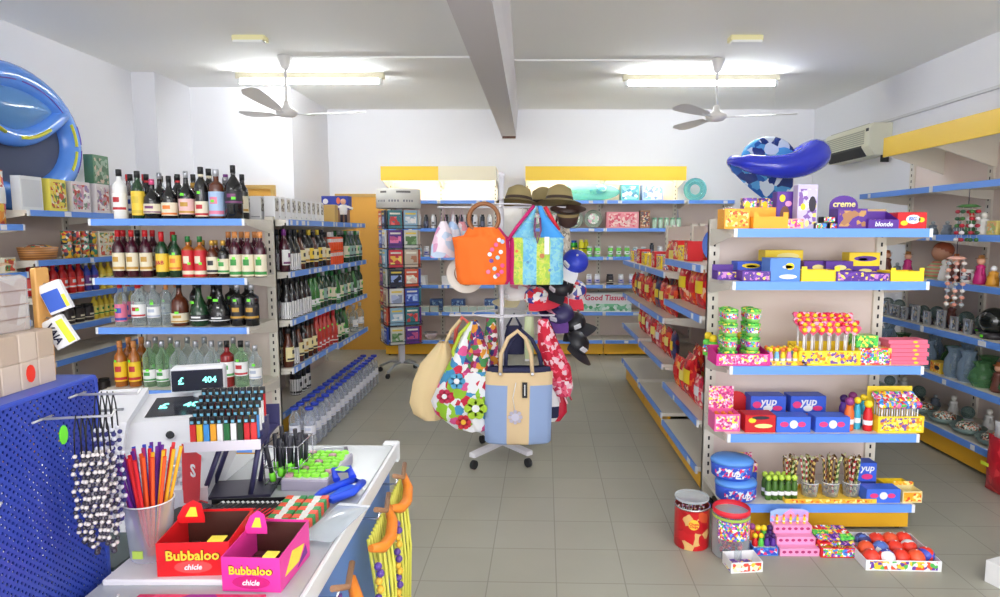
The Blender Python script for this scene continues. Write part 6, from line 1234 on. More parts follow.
# ------------------------------------------------------------------ book spinner
SX, SY, SA = -1.375, 6.92, R(24)
sp = ob('book_spinner', None, None, (SX, SY, 0), (0, 0, SA), label='revolving rack of books with round white header by the ochre door', cat='book rack')
ob('column', MB().box(-.03, .03, -.03, .03, .12, 1.80, rkm), sp)
ob('header_drum', MB().lathe([(.235, 1.80), (.235, 1.99), (.23, 2.0)], C(240, 238, 230), 32), sp)
hb_ = MB()
for k in range(14):
    a = -PI / 2 - SA - .9 + k * .13
    if k % 5 == 4: continue
    hb_.box(-.009, .009, -.2375, -.2355, 1.865, 1.885, C(90, 90, 96)) if False else hb_.lathe([(.2358, 1.862), (.2358, 1.884)], C(140, 140, 146), 2, cap=False, a0=a, a1=a + .07)
hb_.lathe([(.2358, 1.955), (.2358, 1.975)], C(120, 118, 112), 4, cap=False, a0=-PI / 2 - SA - .7, a1=-PI / 2 - SA - .35); hb_.lathe([(.2358, 1.955), (.2358, 1.975)], C(120, 118, 112), 6, cap=False, a0=-PI / 2 - SA + .1, a1=-PI / 2 - SA + .75)
ob('header_print', hb_, sp)
for k in range(4):
    a = PI / 4 + k * PI / 2
    lg = ob('base_leg', MB().tube([(0, 0, .13), (.14, 0, .13), (.28, 0, .07)], .014, C(170, 176, 180), 8), sp, rot=(0, 0, a)); ob('caster', MB().tube([(.28, -.012, .028), (.28, .012, .028)], .028, blk, 12), lg)
wire = mat('dark_wire', (50, 46, 60), .5)
BKC = [((214, 216, 206), (90, 130, 80)), ((60, 90, 190), (150, 176, 230)), ((206, 50, 70), (244, 190, 80)), ((150, 190, 214), (232, 238, 240)), ((214, 90, 60), (244, 214, 196)), ((96, 54, 140), (200, 90, 140)), ((230, 230, 226), (150, 160, 190)), ((206, 190, 170), (150, 90, 60)), ((60, 130, 140), (206, 70, 70)), ((30, 36, 60), (120, 140, 190))]
BKP = []
for q, (c1, c2) in enumerate(BKC):
    pic_ = MB().box(-.058, .058, -.0108, -.0101, .03 + .02 * (q % 2), .12, pr('book_pic_%d' % q, [c2, c1, c2, tuple(min(255, v + 40) for v in c2)], 22, noise=.05))
    BKP.append(Proto('book', 'book', MB().box(-.072, .072, -.010, .010, 0, .185, C(*c1)), [('pages', MB().box(-.068, .0725, -.0085, .0085, .1851, .1858, C(236, 232, 220)), None), ('title_band', MB().box(-.055, .055, -.0108, -.0101, .142, .160, C(*((240, 236, 220) if q % 3 else (240, 210, 80)))), None), ('cover_picture', pic_, None)]))
for t in range(7):
    z = .36 + t * .205
    pk_ = MB()
    for q in range(4):
        a = q * PI / 2; c, s_ = math.cos(a), math.sin(a)
        def L(x, y, z): return (x * c - y * s_, x * s_ + y * c, z)
        pk_.tube([L(-.175, -.195, z + .03), L(.175, -.195, z + .03)], .003, wire, 4); pk_.tube([L(-.175, -.195, z - .004), L(.175, -.195, z - .004)], .003, wire, 4)
        for x in (-.17, 0, .17): pk_.tube([L(x, -.04, z - .004), L(x, -.195, z - .004), L(x, -.195, z + .03)], .003, wire, 4)
    ob('wire_pocket', pk_, sp)
    for q in range(4):
        a = SA + q * PI / 2; c, s_ = math.cos(a), math.sin(a)
        for j, x in enumerate((-.082, .082)):
            for layer in range(1 if q in (2,) else 2):
                y = -.178 + layer * .024
                if q in (1, 2, 3) and layer: continue
                BKP[(t * 3 + q * 2 + j * 5 + layer) % 10].put((SX + x * c - y * s_, SY + x * s_ + y * c, z + .0), a, 'book on the %s side of the revolving rack, tier %s from the bottom, %s, %s' % (('front', 'right', 'rear', 'left')[q], nth(t), ('left', 'right')[j], ('front', 'behind')[layer]), 'books in the revolving rack')
# ------------------------------------------------------------------ counter
ctop = mat('counter_top', (184, 188, 192), .22); cblue = mat('counter_blue', (96, 136, 206), .4); cwht = mat('counter_edge', (232, 234, 236), .3)
ZC = .95
ct_ = ob('counter', None, None, (-.9, 1.1, 0), label='pale shop counter with blue side panel in the foreground', cat='counter')
def cob(n, mb): return ob(n, mb, ct_, loc=(.9, -1.1, 0))
cob('counter_top', MB().cbox(-.735, -.375, .55, 1.76, ZC - .03, ZC, ctop, .004)); cob('side_panel', MB().box(-.40, -.385, .58, 1.73, .05, ZC - .0305, cblue)); cob('rear_panel', MB().box(-.735, -.405, 1.71, 1.73, .05, .895, cblue))
cob('top_edge_strip', MB().cbox(-.3745, -.366, .55, 1.76, ZC - .035, ZC + .004, cwht, .002)); cob('divider', MB().box(-.735, -.715, .60, 1.70, .05, .9195, cwht)); cob('plinth', MB().box(-.71, -.42, .62, 1.70, .0, .0495, blk))
wk_ = ob('counter_return', None, None, (-1.03, 1.43, 0), label='lower white work counter carrying the cash register', cat='counter')
for n_, m_ in (('work_surface', MB().cbox(-1.32, -.7365, 1.11, 1.76, .90, .925, cwht, .003)), ('rear_panel', MB().box(-1.30, -.745, 1.71, 1.73, .05, .8995, cblue)), ('side_board', MB().box(-1.30, -1.28, 1.13, 1.7095, .0, .8995, cwht)), ('side_board', MB().box(-.765, -.745, 1.13, 1.7095, .0, .8995, cwht))): ob(n_, m_, wk_, loc=(1.03, -1.43, 0))
cob('corner_block', MB().cbox(-.41, -.366, 1.7605, 1.79, ZC - .05, ZC + .004, cwht, .003))
# dark pad on the work surface
ob('counter_mat', MB().cbox(-.93, -.76, 1.125, 1.27, .9255, .932, C(70, 84, 84), .003), label='dark grey pad on the counter left of the white tray', cat='mat')
# ---- cash register
rg = mat('register_white', (226, 226, 232), .4); rgk = mat('register_key', (206, 206, 216), .5); scr = mat('screen_dark', (44, 44, 54), .2); dig = mat('digits_teal', (120, 236, 220), .4, emit=1.2)
reg = ob('cash_register', MB().prism([(-.20, 0), (-.20, .055), (-.03, .10), (.02, .155), (.20, .185), (.20, 0)], -.165, .165, rg, axis='x'), loc=(-.93, 1.53, .9255), rot=(0, 0, R(16)), label='white electronic cash register on the counter', cat='cash register')
def slope(y): return .055 + (y + .20) * (.045 / .17)
for r_ in range(5):
    for c in range(9):
        y = -.175 + r_ * .028; x = -.145 + c * .033
        if c > 5 and r_ > 3: continue
        z = slope(y) + .0005
        ob('key', MB().cbox(x - .013, x + .013, y - .010, y + .010, z - .002, z + .009, rgk, .002), reg)
def sl2(y): return .155 + (y - .02) * (.03 / .18)
sb = MB(); sb.quad([(-.02, .045, sl2(.045) + .0015), (.135, .045, sl2(.045) + .0015), (.135, .165, sl2(.165) + .0015), (-.02, .165, sl2(.165) + .0015)], scr); 
so = ob('screen', sb, reg)
tx = text_mb('£', .04, dig); tx2 = text_mb('404', .036, dig)
ob('digits', tx, so, loc=(.01, .105, sl2(.105) + .003), rot=(R(-80), 0, 0)); ob('digits', tx2, so, loc=(.085, .105, sl2(.105) + .003), rot=(R(-80), 0, 0))
ob('printer_cover', MB().prism([(-.06, .095), (.0, .165), (.19, .205), (.19, .17), (-.06, .08)], -.16, -.045, rg, axis='x'), reg); ob('printer_window', MB().quad([(-.13, -.045, .1135), (-.07, -.045, .1135), (-.07, -.01, .1545), (-.13, -.01, .1545)], mat('register_window', (120, 114, 150), .2)), reg); ob('key_lock', MB().tube([(.05, -.008, .125), (.05, -.016, .13)], .009, blk, 12), reg)
ob('paper_slot', MB().box(-.14, -.07, .06, .068, .1785, .184, C(150, 150, 156)), reg)
cdm = ob('customer_display', MB().cbox(-.066, .066, -.022, .022, .03, .098, rg, .005), reg, loc=(.085, .17, .165)); ob('display_panel', MB().box(-.063, .063, -.0245, -.0222, .034, .09, scr), cdm); ob('display_stem', MB().lathe([(.018, .0), (.018, .03)], rg, 12), cdm)
ob('digits', text_mb('£', .026, dig), cdm, loc=(-.04, -.0265, .062)); ob('digits', text_mb('404', .023, dig), cdm, loc=(.03, -.0265, .062))
# ---- white board and straws
ob('white_tray', MB().cbox(-.725, -.512, 1.035, 1.19, ZC + .0005, ZC + .010, C(236, 232, 236), .002), label='thin white tray under the straws and the red box', cat='tray')
scup = MB().lathe([(.033, 0), (.035, .004), (.041, .105)], clear('clear_cup_straw', (226, 228, 240), .18), 22, cap=False).lathe([(.001, .001), (.033, .001)], WHT, 22, cap=False)
Proto('plastic_cup', 'cup', scup, [('rim', MB().tube([(.0415 * math.cos(2 * PI * k / 24), .0415 * math.sin(2 * PI * k / 24), .106) for k in range(24)], .0013, WHT, 5, closed=True), None), ('price_sticker', MB().box(-.012, .006, -.0385, -.0365, .012, .026, C(190, 220, 90)), None)]).put((-.688, 1.12, ZC + .0105), 0, 'clear plastic cup full of coloured straws on the counter')
scol = [C(226, 40, 50), C(60, 80, 214), C(240, 180, 40), C(110, 40, 160), C(236, 90, 40), C(190, 40, 120)]
SP = [Proto('straw', 'straw', MB().lathe([(.0032, 0), (.0032, .195)], m, 8, cap=False), desc=d) for m, d in zip(scol, ('red', 'blue', 'yellow', 'purple', 'orange', 'magenta'))]
cnt = {}
for k in range(30):
    a = k * 2.399; r = .0125 * math.sqrt((k + .5) / 30); tilt = .23 * r / .0125
    d = SP[(k * 5 + k // 4) % 6]; cnt[d.desc] = cnt.get(d.desc, 0) + 1
    d.put((-.688 + r * math.cos(a), 1.12 + r * math.sin(a), ZC + .0125 + random.uniform(0, .006)), rot=(-tilt * math.sin(a), tilt * math.cos(a), 0), label='%s drinking straw standing in the clear plastic cup' % d.desc, group='%s straws in the cup' % d.desc)
# ---- bubble gum boxes
def gumbox(name, w, d, h, col, inner, loc, rz, lab, lab2, tcol):
    t = .0015
    m = MB(); m.box(-w / 2, w / 2, -d / 2, d / 2, 0, t, col); m.box(-w / 2, w / 2, -d / 2, -d / 2 + t, t, h, col); m.box(-w / 2, w / 2, d / 2 - t, d / 2, t, h * 1.15, col)
    for xa, xb in ((-w / 2, -w / 2 + t), (w / 2 - t, w / 2)): m.prism([(-d / 2 + t, t), (d / 2 - t, t), (d / 2 - t, h * 1.15), (-d / 2 + t, h)], xa, xb, col, axis='x')
    o = ob('gum_box', m, loc=loc, rot=(0, 0, rz), label=lab, cat='sweet box')
    ob('lettering_outline', text_mb('Bubbaloo', w * .195, C(120, 20, 30)), o, loc=(0, -d / 2 - .0010, h * .62), rot=(0, 0, 0)).scale = (1.03, 1, 1.12)
    ob('lettering', text_mb('Bubbaloo', w * .195, C(250, 214, 60)), o, loc=(0, -d / 2 - .0022, h * .62))
    el = MB(); el.prism([(.032 * math.cos(2 * PI * k / 20), h * .28 + .011 * math.sin(2 * PI * k / 20)) for k in range(20)], -d / 2 - .0012, -d / 2, tcol); ob('flavour_oval', el, o); ob('lettering', text_mb('chicle', .013, WHT, shear=.2), o, loc=(0, -d / 2 - .0022, h * .28))
    sd = MB(); sd.prism([(-d * .35, h * .3), (d * .1, h * .25), (d * .3, h * .6), (-d * .1, h * .8)], w / 2, w / 2 + .0008, C(246, 226, 70), axis='x'); sd.prism([(d * .05, h * .1), (d * .4, h * .2), (d * .35, h * .5)], w / 2, w / 2 + .0007, C(120, 50, 140), axis='x'); ob('side_print', sd, o)
    fl2 = MB(); fl2.prism([(-w * .5, h * 1.0), (-w * .5, h * 1.2), (-w * .40, h * 1.55), (-w * .26, h * 1.72), (-w * .14, h * 1.6), (-w * .1, h * 1.2), (-w * .1, h)], -.001, .0, col)
    fo = ob('flap', fl2, o, loc=(0, d * .18, 0)); ob('flap_print', MB().prism([(-w * .38, h * 1.2), (-w * .30, h * 1.5), (-w * .22, h * 1.5), (-w * .2, h * 1.2)], -.0018, -.0011, C(250, 226, 70)), fo)
    ob('inner_back', MB().box(-w / 2 + t * 1.2, w / 2 - t * 1.2, d / 2 - t * 2.2, d / 2 - t * 1.1, t * 1.1, h * 1.08, C(84, 50, 42)), o); ob('inner_side', MB().box(w / 2 - t * 2.2, w / 2 - t * 1.1, -d * .3, d / 2 - t * 2.3, t * 1.1, h * .95, C(84, 50, 42)), o)
    fr = MB(); fr.box(w * .2, w * .42, -d / 2 + t, -d / 2 + t + .02, h, h + .0015, C(246, 226, 70)); ob('corner_flash', fr, o)
    gp = Proto('gum_piece', 'sweet', MB().cbox(-.010, .010, -.007, .007, 0, .010, inner, .002), desc='gum')
    for a in range(4):
        for b in range(6):
            x, y = -w * .36 + a * w * .24, -d * .38 + b * d * .15; c, s_ = math.cos(rz), math.sin(rz)
            gp.put((loc[0] + x * c - y * s_, loc[1] + x * s_ + y * c, loc[2] + .002 + .0105 * ((a + b) % 2)), rz + random.uniform(-.3, .3), lab2, lab2[:40]) if (a + b) % 2 == 0 else gp.put((loc[0] + x * c - y * s_, loc[1] + x * s_ + y * c, loc[2] + .002), rz, lab2, lab2[:40])
    return o
gumbox('g1', .122, .115, .060, C(226, 30, 36, .3), C(70, 36, 36), (-.577, 1.105, ZC + .0105), R(3), 'red open box lettered Bubbaloo on the counter', 'brown gum piece inside the red open box', C(236, 80, 80))
gumbox('g2', .100, .125, .060, C(236, 60, 160, .3), C(90, 40, 50), (-.458, 1.078, ZC + .0005), R(-3), 'pink open box lettered Bubbaloo on the counter', 'brown gum piece inside the pink open box', C(200, 30, 120))
ob('magazine', MB().cbox(-.64, -.43, .82, 1.0, ZC + .0005, ZC + .006, pr('magazine_pink', [(226, 80, 120), (206, 60, 100), (236, 130, 150), (150, 60, 150)], 10, .15), .001), label='pink glossy magazine at the near edge of the counter', cat='magazine')
# ---- lighter stand
ls = ob('lighter_stand', None, None, (-.675, 1.44, ZC + .0005), (0, 0, R(8)), label='raised dark blue stand holding rows of lighters', cat='display stand')
dblu = mat('stand_dark_blue', (60, 58, 100), .4)
ob('tray', MB().box(-.075, .075, -.085, .085, .125, .131, dblu).box(-.079, .079, -.089, -.0855, .125, .147, C(226, 222, 232)).box(-.079, .079, .0855, .089, .125, .18, dblu), ls)
for x0, x1 in ((-.05, -.02), (.03, .07)):
    for y in (-.04, .04): ob('leg', MB().tube([(x0 * 1.3, y, 0), (x1 * .9, y, .125)], .006, dblu, 6), ls)
ob('foot_bar', MB().box(-.085, .085, -.05, .05, .0, .006, C(50, 46, 70)), ls)
LC = [C(214, 50, 50), C(240, 200, 50), C(70, 150, 220), C(240, 170, 50), C(236, 236, 236), C(40, 110, 60), C(236, 236, 236), C(30, 60, 40), C(200, 30, 40)]
LP = []
for m, nme in zip(LC, ('red', 'yellow', 'blue', 'amber', 'white', 'green', 'cream', 'dark green', 'crimson')):
    LP.append(Proto('lighter', 'lighter', MB().cbox(-.0058, .0058, -.0045, .0045, 0, .052, m, .001), [('lighter_head', MB().cbox(-.0056, .0056, -.0044, .0044, .0521, .068, K, .001), None), ('flame_button', MB().box(-.003, .003, -.0062, -.0045, .054, .060, C(120, 190, 220)), None)], nme + ' lighter'))
for t in range(5):
    for c in range(10):
        x, y = -.063 + c * .014, -.076 + t * .020; a = R(8)
        LP[(c + t * 2) % 9].put((-.675 + x * math.cos(a) - y * math.sin(a), 1.44 + x * math.sin(a) + y * math.cos(a), ZC + .0005 + .1315 + t * .011), a, '%s, %s from left, %s row of the raised stand' % (LP[(c + t * 2) % 9].desc, nth(c), nth(t)), 'lighters in the raised stand')
for t in range(1, 5): ob('step', MB().box(-.073, .073, -.086 + t * .020, -.067 + t * .020, .1311, .131 + t * .011, dblu), ls)
# lime capped pens hanging at the right of the stand
pn = Proto('marker_pen', 'pen', MB().lathe([(.005, .02), (.0055, .09)], C(44, 44, 54), 8), [('cap', MB().lathe([(.006, 0), (.0075, .004), (.0075, .022), (.005, .0225)], C(130, 240, 60), 8), None)], 'pen')
wr_ = ob('wire_basket', None, None, (-.575, 1.50, ZC + .0005), label='clear wire basket of dark pens with lime caps beside the lighter stand', cat='basket')
w_ = MB()
for z in (.01, .05, .10): w_.tube([(-.04, -.05, z), (.04, -.05, z), (.04, .05, z), (-.04, .05, z)], .0014, chrome, 5, closed=True)
ob('wire_frame', w_, wr_)
for x in (-.04, -.013, .013, .04):
    for y in (-.05, .05): ob('wire_bar', MB().tube([(x, y, 0), (x, y, .10)], .0013, chrome, 4), wr_)
for k in range(16):
    pn.put((-.575 + (k % 4 - 1.5) * .018, 1.50 + (k // 4 - 1.5) * .022, ZC + .012 + (k * 7 % 5) * .006), rot=(R(random.uniform(-9, 9)), R(random.uniform(-9, 9)), 0), label='dark marker pen with lime cap, %s column, %s row of the wire basket' % (nth(k % 4), nth(k // 4)), group='pens in the wire basket')
tp_ = Proto('top_pen', 'pen', MB().lathe([(.0045, 0), (.0045, .11)], C(40, 50, 90), 8), [('clip', MB().box(-.001, .001, -.0065, -.0045, .07, .108, WHT), None)], 'pen')
# red card
Proto('red_card', 'card', MB().prism([(-.05, 0), (.03, 0), (.05, .13), (-.03, .15)], -.001, .001, C(206, 30, 44)), [('lettering', text_mb('S', .05, WHT), (0, -.0022, .075)), ('stand_foot', MB().box(-.03, .02, .001, .03, 0, .003, C(206, 30, 44)), None)]).put((-.755, 1.40, ZC + .0003), R(10), 'red card with white letter standing between register and lighter stand', scale=1.0) if False else None
rc = Proto('red_card', 'card', MB().prism([(-.045, 0), (.025, 0), (.045, .15), (-.035, .17)], -.001, .001, C(206, 30, 44)), [('lettering', text_mb('S', .05, WHT), (0.01, -.0022, .10)), ('stand_foot', MB().box(-.03, .02, .001, .03, 0, .003, C(206, 30, 44)), None)]); rc.put((-.735, 1.355, ZC + .0005), R(-28), 'red card with white letter S beside the register', scale=.8)
# black handset
Proto('card_reader', 'card reader', MB().prism([(-.07, 0), (.07, 0), (.07, .028), (.02, .034), (-.07, .02)], -.035, .035, K, axis='x'), [('keypad', MB().box(-.025, .025, -.06, -.01, .0245, .0285, C(90, 90, 100)), None), ('screen', MB().box(-.022, .022, .025, .06, .0325, .0355, scr), None)]).put((-.70, 1.235, ZC + .0005), R(-30), 'black card reader behind the straws')
# flat rack of red tipped pens
fr_ = ob('pen_tray', MB().box(-.085, .085, -.075, .075, 0, .004, K).box(-.085, .085, .072, .075, .004, .014, K), loc=(-.605, 1.29, ZC + .0005), rot=(0, 0, R(4)), label='flat black tray of red and black pens on the counter', cat='tray')
rp = Proto('ball_pen', 'pen', MB().tube([(0, -.055, .005), (0, .055, .005)], .0040, C(40, 36, 42), 8), [('red_clip', MB().box(-.0018, .0018, -.055, .02, .0091, .0108, C(220, 40, 44)), None), ('white_band', MB().tube([(0, .056, .005), (0, .062, .005)], .0042, WHT, 8), None)], 'pen')
for k in range(15): rp.put((-.605 + (k - 7) * .0108, 1.29, ZC + .0048), R(-14), 'black pen with red clip, %s from left in the flat tray' % nth(k), 'pens in the flat tray')
# green sweets on a grey box
gb = ob('blister_box', MB().cbox(-.056, .056, -.095, .095, 0, .026, C(176, 170, 190), .003), loc=(-.515, 1.53, ZC + .0005), rot=(0, 0, R(-2)), label='grey lilac box topped with lime green sweets', cat='sweet box'); ob('lid_rim', MB().box(-.053, .053, -.092, .092, .0262, .028, C(226, 222, 230)), gb)
gs = Proto('lime_sweet', 'sweet', MB().cbox(-.009, .009, -.007, .007, 0, .008, C(150, 240, 70), .002), desc='sweet'); ps_ = Proto('pink_sweet', 'sweet', MB().cbox(-.009, .009, -.007, .007, 0, .008, C(196, 150, 160), .002), desc='sweet')
for a in range(5):
    for b in range(8): (gs if (a + b * 3) % 7 else ps_).put((-.517 + (a - 2) * .0205 + (b % 2) * .004, 1.53 + (b - 3.5) * .022, ZC + .0288), random.uniform(-.6, .6), 'small %s sweet on the grey box' % ('lime green' if (a + b * 3) % 7 else 'dull pink'), '%s sweets on the grey box' % ('lime' if (a + b * 3) % 7 else 'pink'))
# gum packs
gk = Proto('gum_pack', 'sweet', MB().cbox(-.022, .022, -.008, .008, 0, .012, C(230, 230, 226), .002), [('orange_end', MB().cbox(-.0222, -.006, -.0082, .0082, .0005, .0125, C(240, 90, 60), .001), None), ('green_end', MB().cbox(.008, .0222, -.0082, .0082, .0005, .0125, C(50, 150, 80), .001), None)], 'pack')
for a in range(2):
    for b in range(8):
        for c in range(2): gk.put((-.492 + a * .048 - .012, 1.215 + b * .0185, ZC + .0005 + c * .0125), 0 if (a + b) % 2 else PI, 'white gum pack with red and green ends, %s row, %s stack, %s layer' % (nth(b), ('left', 'right')[a], ('lower', 'upper')[c]), 'gum packs on the counter')
# blue toy
bt_ = MB().tube([(-.03, -.06, .012), (-.035, -.02, .012), (-.02, .02, .014), (.0, .06, .016), (.025, .05, .014), (.03, .0, .012), (.01, -.05, .012)], .009, C(40, 80, 220), 8, closed=True)
Proto('plastic_toy', 'toy', bt_, [('blade', MB().cbox(-.016, .022, -.035, .045, .004, .010, C(60, 110, 236), .003), None), ('bow', MB().tube([(-.03, .03, .022), (-.05, .05, .035), (-.02, .07, .035), (.0, .05, .024)], .009, C(40, 70, 210), 6), None), ('lime_sticker', MB().cbox(-.035, -.01, .03, .055, .0445, .0465, C(170, 240, 90), .001), None)]).put((-.422, 1.40, ZC + .0045), R(-16), 'bright blue plastic toy with lime sticker on the counter edge')
Proto('packet', 'packet', pillow(.07, .13, .02, C(200, 196, 206)), [('dark_band', MB().box(-.03, .03, -.0125, -.0108, .04, .06, C(60, 40, 60)), None)]).put((-.455, 1.60, ZC + .012), rot=(R(-88), 0, R(10)), label='grey packet with dark band beyond the blue toy') if False else None
Proto('plastic_bag', 'bag', pillow(.075, .16, .022, clear('clear_poly_bag', (236, 240, 244), .22)), [('seal', MB().box(-.036, .036, -.001, .001, .158, .168, C(220, 222, 228)), None)]).put((-.408, 1.17, ZC + .0125), rot=(R(-90), 0, R(-12)), label='clear plastic bag lying at the counter edge beside the pink box')
Proto('plastic_bag', 'bag', pillow(.075, .15, .022, clear('clear_poly_bag', (236, 240, 244), .22)), [('dark_strip', MB().box(-.036, .036, -.001, .001, .148, .158, C(60, 50, 70)), None)]).put((-.63, 1.62, ZC + .0125), rot=(R(-90), 0, R(-70)), label='clear packet with dark strip at the rear of the counter')
# ---- skipping ropes hanging on the side panel
ropey = C(226, 220, 90, .6); orr = C(246, 140, 40, .4)
for q, (y0, n, lab) in enumerate(((1.60, 9, 'farther'), (1.40, 9, 'middle'), (1.08, 7, 'nearer'))):
    m = MB()
    for k in range(n):
        yy = y0 - .07 + k * .018; zb = .42 + .05 * math.sin(k * 2.1)
        m.tube([(-.345, yy, .885), (-.330 + .008 * math.sin(k), yy + .006, .75), (-.328, yy - .008 + .016 * (k % 2), .58), (-.335, yy, zb)], .0042, ropey if q < 2 else C(120, 70, 150), 5)
        if k % 2: m.tube([(-.325, yy - .008, .86), (-.318, yy + .014, .70), (-.32, yy - .012, .50)], .004, ropey, 5)
    ps = [('handle', MB().tube([(-.335, y0 - .09, .875), (-.318, y0 - .05, .858), (-.312, y0, .855), (-.318, y0 + .05, .87), (-.335, y0 + .08, .895)], .013, orr, 8, rs=[.008, .013, .014, .013, .008]), None),
          ('handle', MB().tube([(-.34, y0 - .02, .93), (-.325, y0 + .02, .91), (-.33, y0 + .07, .93)], .006, C(150, 110, 80), 8), None),
          ('hook', MB().tube([(-.384, y0, .90), (-.34, y0, .90), (-.335, y0, .915)], .003, chrome, 5), None)]
    bd = MB()
    for k in range(22): bd.ball((-.318 + .004 * (k % 2), y0 - .10 + .004 * math.sin(k), .84 - k * .0175), .009, (C(100, 70, 160), C(240, 190, 60))[(k // 2) % 2], 7, 5)
    ps.append(('beads', bd, None))
    Proto('skipping_rope_bundle', 'skipping ropes', m, ps).put((0, 0, 0), 0, 'bundle of yellow ropes with orange handles on the counter side, %s one' % lab)
# ------------------------------------------------------------------ perforated blue stand
pf = bpy.data.materials.new('perforated_blue'); pf.use_nodes = True
nt = pf.node_tree; b_n = nt.nodes['Principled BSDF']; b_n.inputs['Base Color'].default_value = lin((52, 74, 176)); b_n.inputs['Roughness'].default_value = .35
tc = nt.nodes.new('ShaderNodeTexCoord'); mp = nt.nodes.new('ShaderNodeMapping'); mp.inputs['Rotation'].default_value = (R(45), 0, 0)
vm = nt.nodes.new('ShaderNodeVectorMath'); vm.operation = 'SCALE'; vm.inputs['Scale'].default_value = 110
fr1 = nt.nodes.new('ShaderNodeVectorMath'); fr1.operation = 'FRACTION'; sb1 = nt.nodes.new('ShaderNodeVectorMath'); sb1.operation = 'SUBTRACT'; sb1.inputs[1].default_value = (.5, .5, .5)
ml = nt.nodes.new('ShaderNodeVectorMath'); ml.operation = 'MULTIPLY'; ml.inputs[1].default_value = (0, 1, 1); ln = nt.nodes.new('ShaderNodeVectorMath'); ln.operation = 'LENGTH'
gt = nt.nodes.new('ShaderNodeMath'); gt.operation = 'GREATER_THAN'; gt.inputs[1].default_value = .29
tr = nt.nodes.new('ShaderNodeBsdfTransparent'); mx = nt.nodes.new('ShaderNodeMixShader')
lk = nt.links.new; lk(tc.outputs['Object'], mp.inputs[0]); lk(mp.outputs[0], vm.inputs[0]); lk(vm.outputs[0], fr1.inputs[0]); lk(fr1.outputs[0], sb1.inputs[0]); lk(sb1.outputs[0], ml.inputs[0]); lk(ml.outputs[0], ln.inputs[0]); lk(ln.outputs['Value'], gt.inputs[0])
lk(gt.outputs[0], mx.inputs[0]); lk(tr.outputs[0], mx.inputs[1]); lk(b_n.outputs[0], mx.inputs[2]); lk(mx.outputs[0], nt.nodes['Material Output'].inputs[0])
pf2 = pf.copy(); pf2.name = 'perforated_blue_side'
for n in pf2.node_tree.nodes:
    if n.type == 'MAPPING': n.inputs['Rotation'].default_value = (0, R(45), 0)
    if n.type == 'VECT_MATH' and n.operation == 'MULTIPLY': n.inputs[1].default_value = (1, 0, 1)
pbl = mat('stand_blue', (60, 84, 190), .35)
st_ = ob('perforated_stand', None, None, (-1.05, .85, 0), label='blue perforated metal stand at the left edge of the counter', cat='display stand')
def sob(n, mb, p=None): return ob(n, mb, p or st_, loc=(1.05, -.85, 0) if p is None else (0, 0, 0))
sob('perforated_panel', MB().box(-.7555, -.754, .55, 1.10, .02, 1.295, pf)); sob('front_panel', MB().box(-1.33, -.757, .548, .55, .02, 1.295, pf2)); sob('rear_panel', MB().box(-1.33, -.757, 1.10, 1.102, .02, 1.295, pf2)); sob('left_panel', MB().box(-1.335, -1.333, .55, 1.10, .02, 1.295, pf))
sob('top_plate', MB().cbox(-1.335, -.754, .548, 1.102, 1.2955, 1.302, pbl, .002)); sob('inner_shelf', MB().box(-1.33, -.76, .555, 1.095, .70, .71, C(196, 200, 210)))
for y in (.552, 1.098): sob('corner_post', MB().box(-.7575, -.7535, y - .004, y + .004, .0, 1.2955, pbl))
hkm = mat('hook_wire', (206, 206, 206), .3, .6)
hk = [((-.7535, .965, 1.262), (-.655, .985, 1.262)), ((-.7535, 1.045, 1.280), (-.655, 1.055, 1.280)), ((-.7535, .985, .94), (-.68, 1.0, .945)), ((-.7535, .80, 1.19), (-.69, .80, 1.19))]
for a, b in hk: sob('hook', MB().tube([a, b, (b[0] + .006, b[1], b[2] + .010)], .0022, hkm, 6).tube([(a[0] + .004, a[1] - .02, a[2]), (a[0] + .004, a[1] + .02, a[2])], .002, hkm, 5))
sob('price_sticker', MB().prism([(1.012 + .010 * math.cos(t * PI / 6), 1.222 + .016 * math.sin(t * PI / 6)) for t in range(12)], -.7537, -.7530, mat('price_sticker_green', (120, 240, 60), .5), axis='x'))
# things seen faintly on the inner shelf
for k in range(5): PK[('foodb', 'flag', 'yelcan', 'redcan', 'foodb')[k]].put((-.86, .62 + k * .105, .7105), -H2, '%s, %s from the near end inside the perforated stand' % (PK[('foodb', 'flag', 'yelcan', 'redcan', 'foodb')[k]].desc, nth(k)), 'cartons inside the perforated stand')
# necklaces
def necklace(x, y, z, L, r, ca, cb, lab, seed):
    rn = random.Random(seed); m = MB(); w = .006 + .003 * rn.random(); n = int((L - .06) / (r * 1.9))
    m.tube([(x, y - w, z - .06 - .0), (x, y - w * .7, z - .02), (x, y, z + .0035), (x, y + w * .7, z - .02), (x, y + w, z - .06)], .0012, K, 5)
    bd = MB()
    for s_ in (-1, 1):
        for k in range(n):
            t = k / (n - 1); bd.ball((x + .003 * math.sin(k * 1.3 + seed), y + s_ * w * (1 + .5 * math.sin(t * PI)) * (1 - .75 * max(0, t - .85) / .15), z - .06 - k * r * 1.9), r, (ca, cb)[k % 2], 8, 5)
    bd.ball((x, y, z - .06 - n * r * 1.9 + r * .5), r * 1.3, cb, 8, 5)
    Proto('necklace', 'necklace', m, [('beads', bd, None)]).put((0, 0, 0), 0, lab)
silv = C(206, 198, 196, .3); dkn = C(50, 46, 60, .3); nvy = C(50, 50, 120, .3)
for k in range(6): necklace(-.704 + k * .0078, .974 + .002 * k, 1.262, .205 + .012 * (k % 3), .0036, silv, dkn, 'silver and black bead necklace, %s from the panel on the near hook' % nth(k), k)
for k in range(4): necklace(-.722 + k * .009, 1.049 + .001 * k, 1.280, .22 + .014 * (k % 3), .0040, C(226, 226, 236), nvy, 'navy and white bead necklace, %s from the panel on the far hook' % nth(k), k + 9)
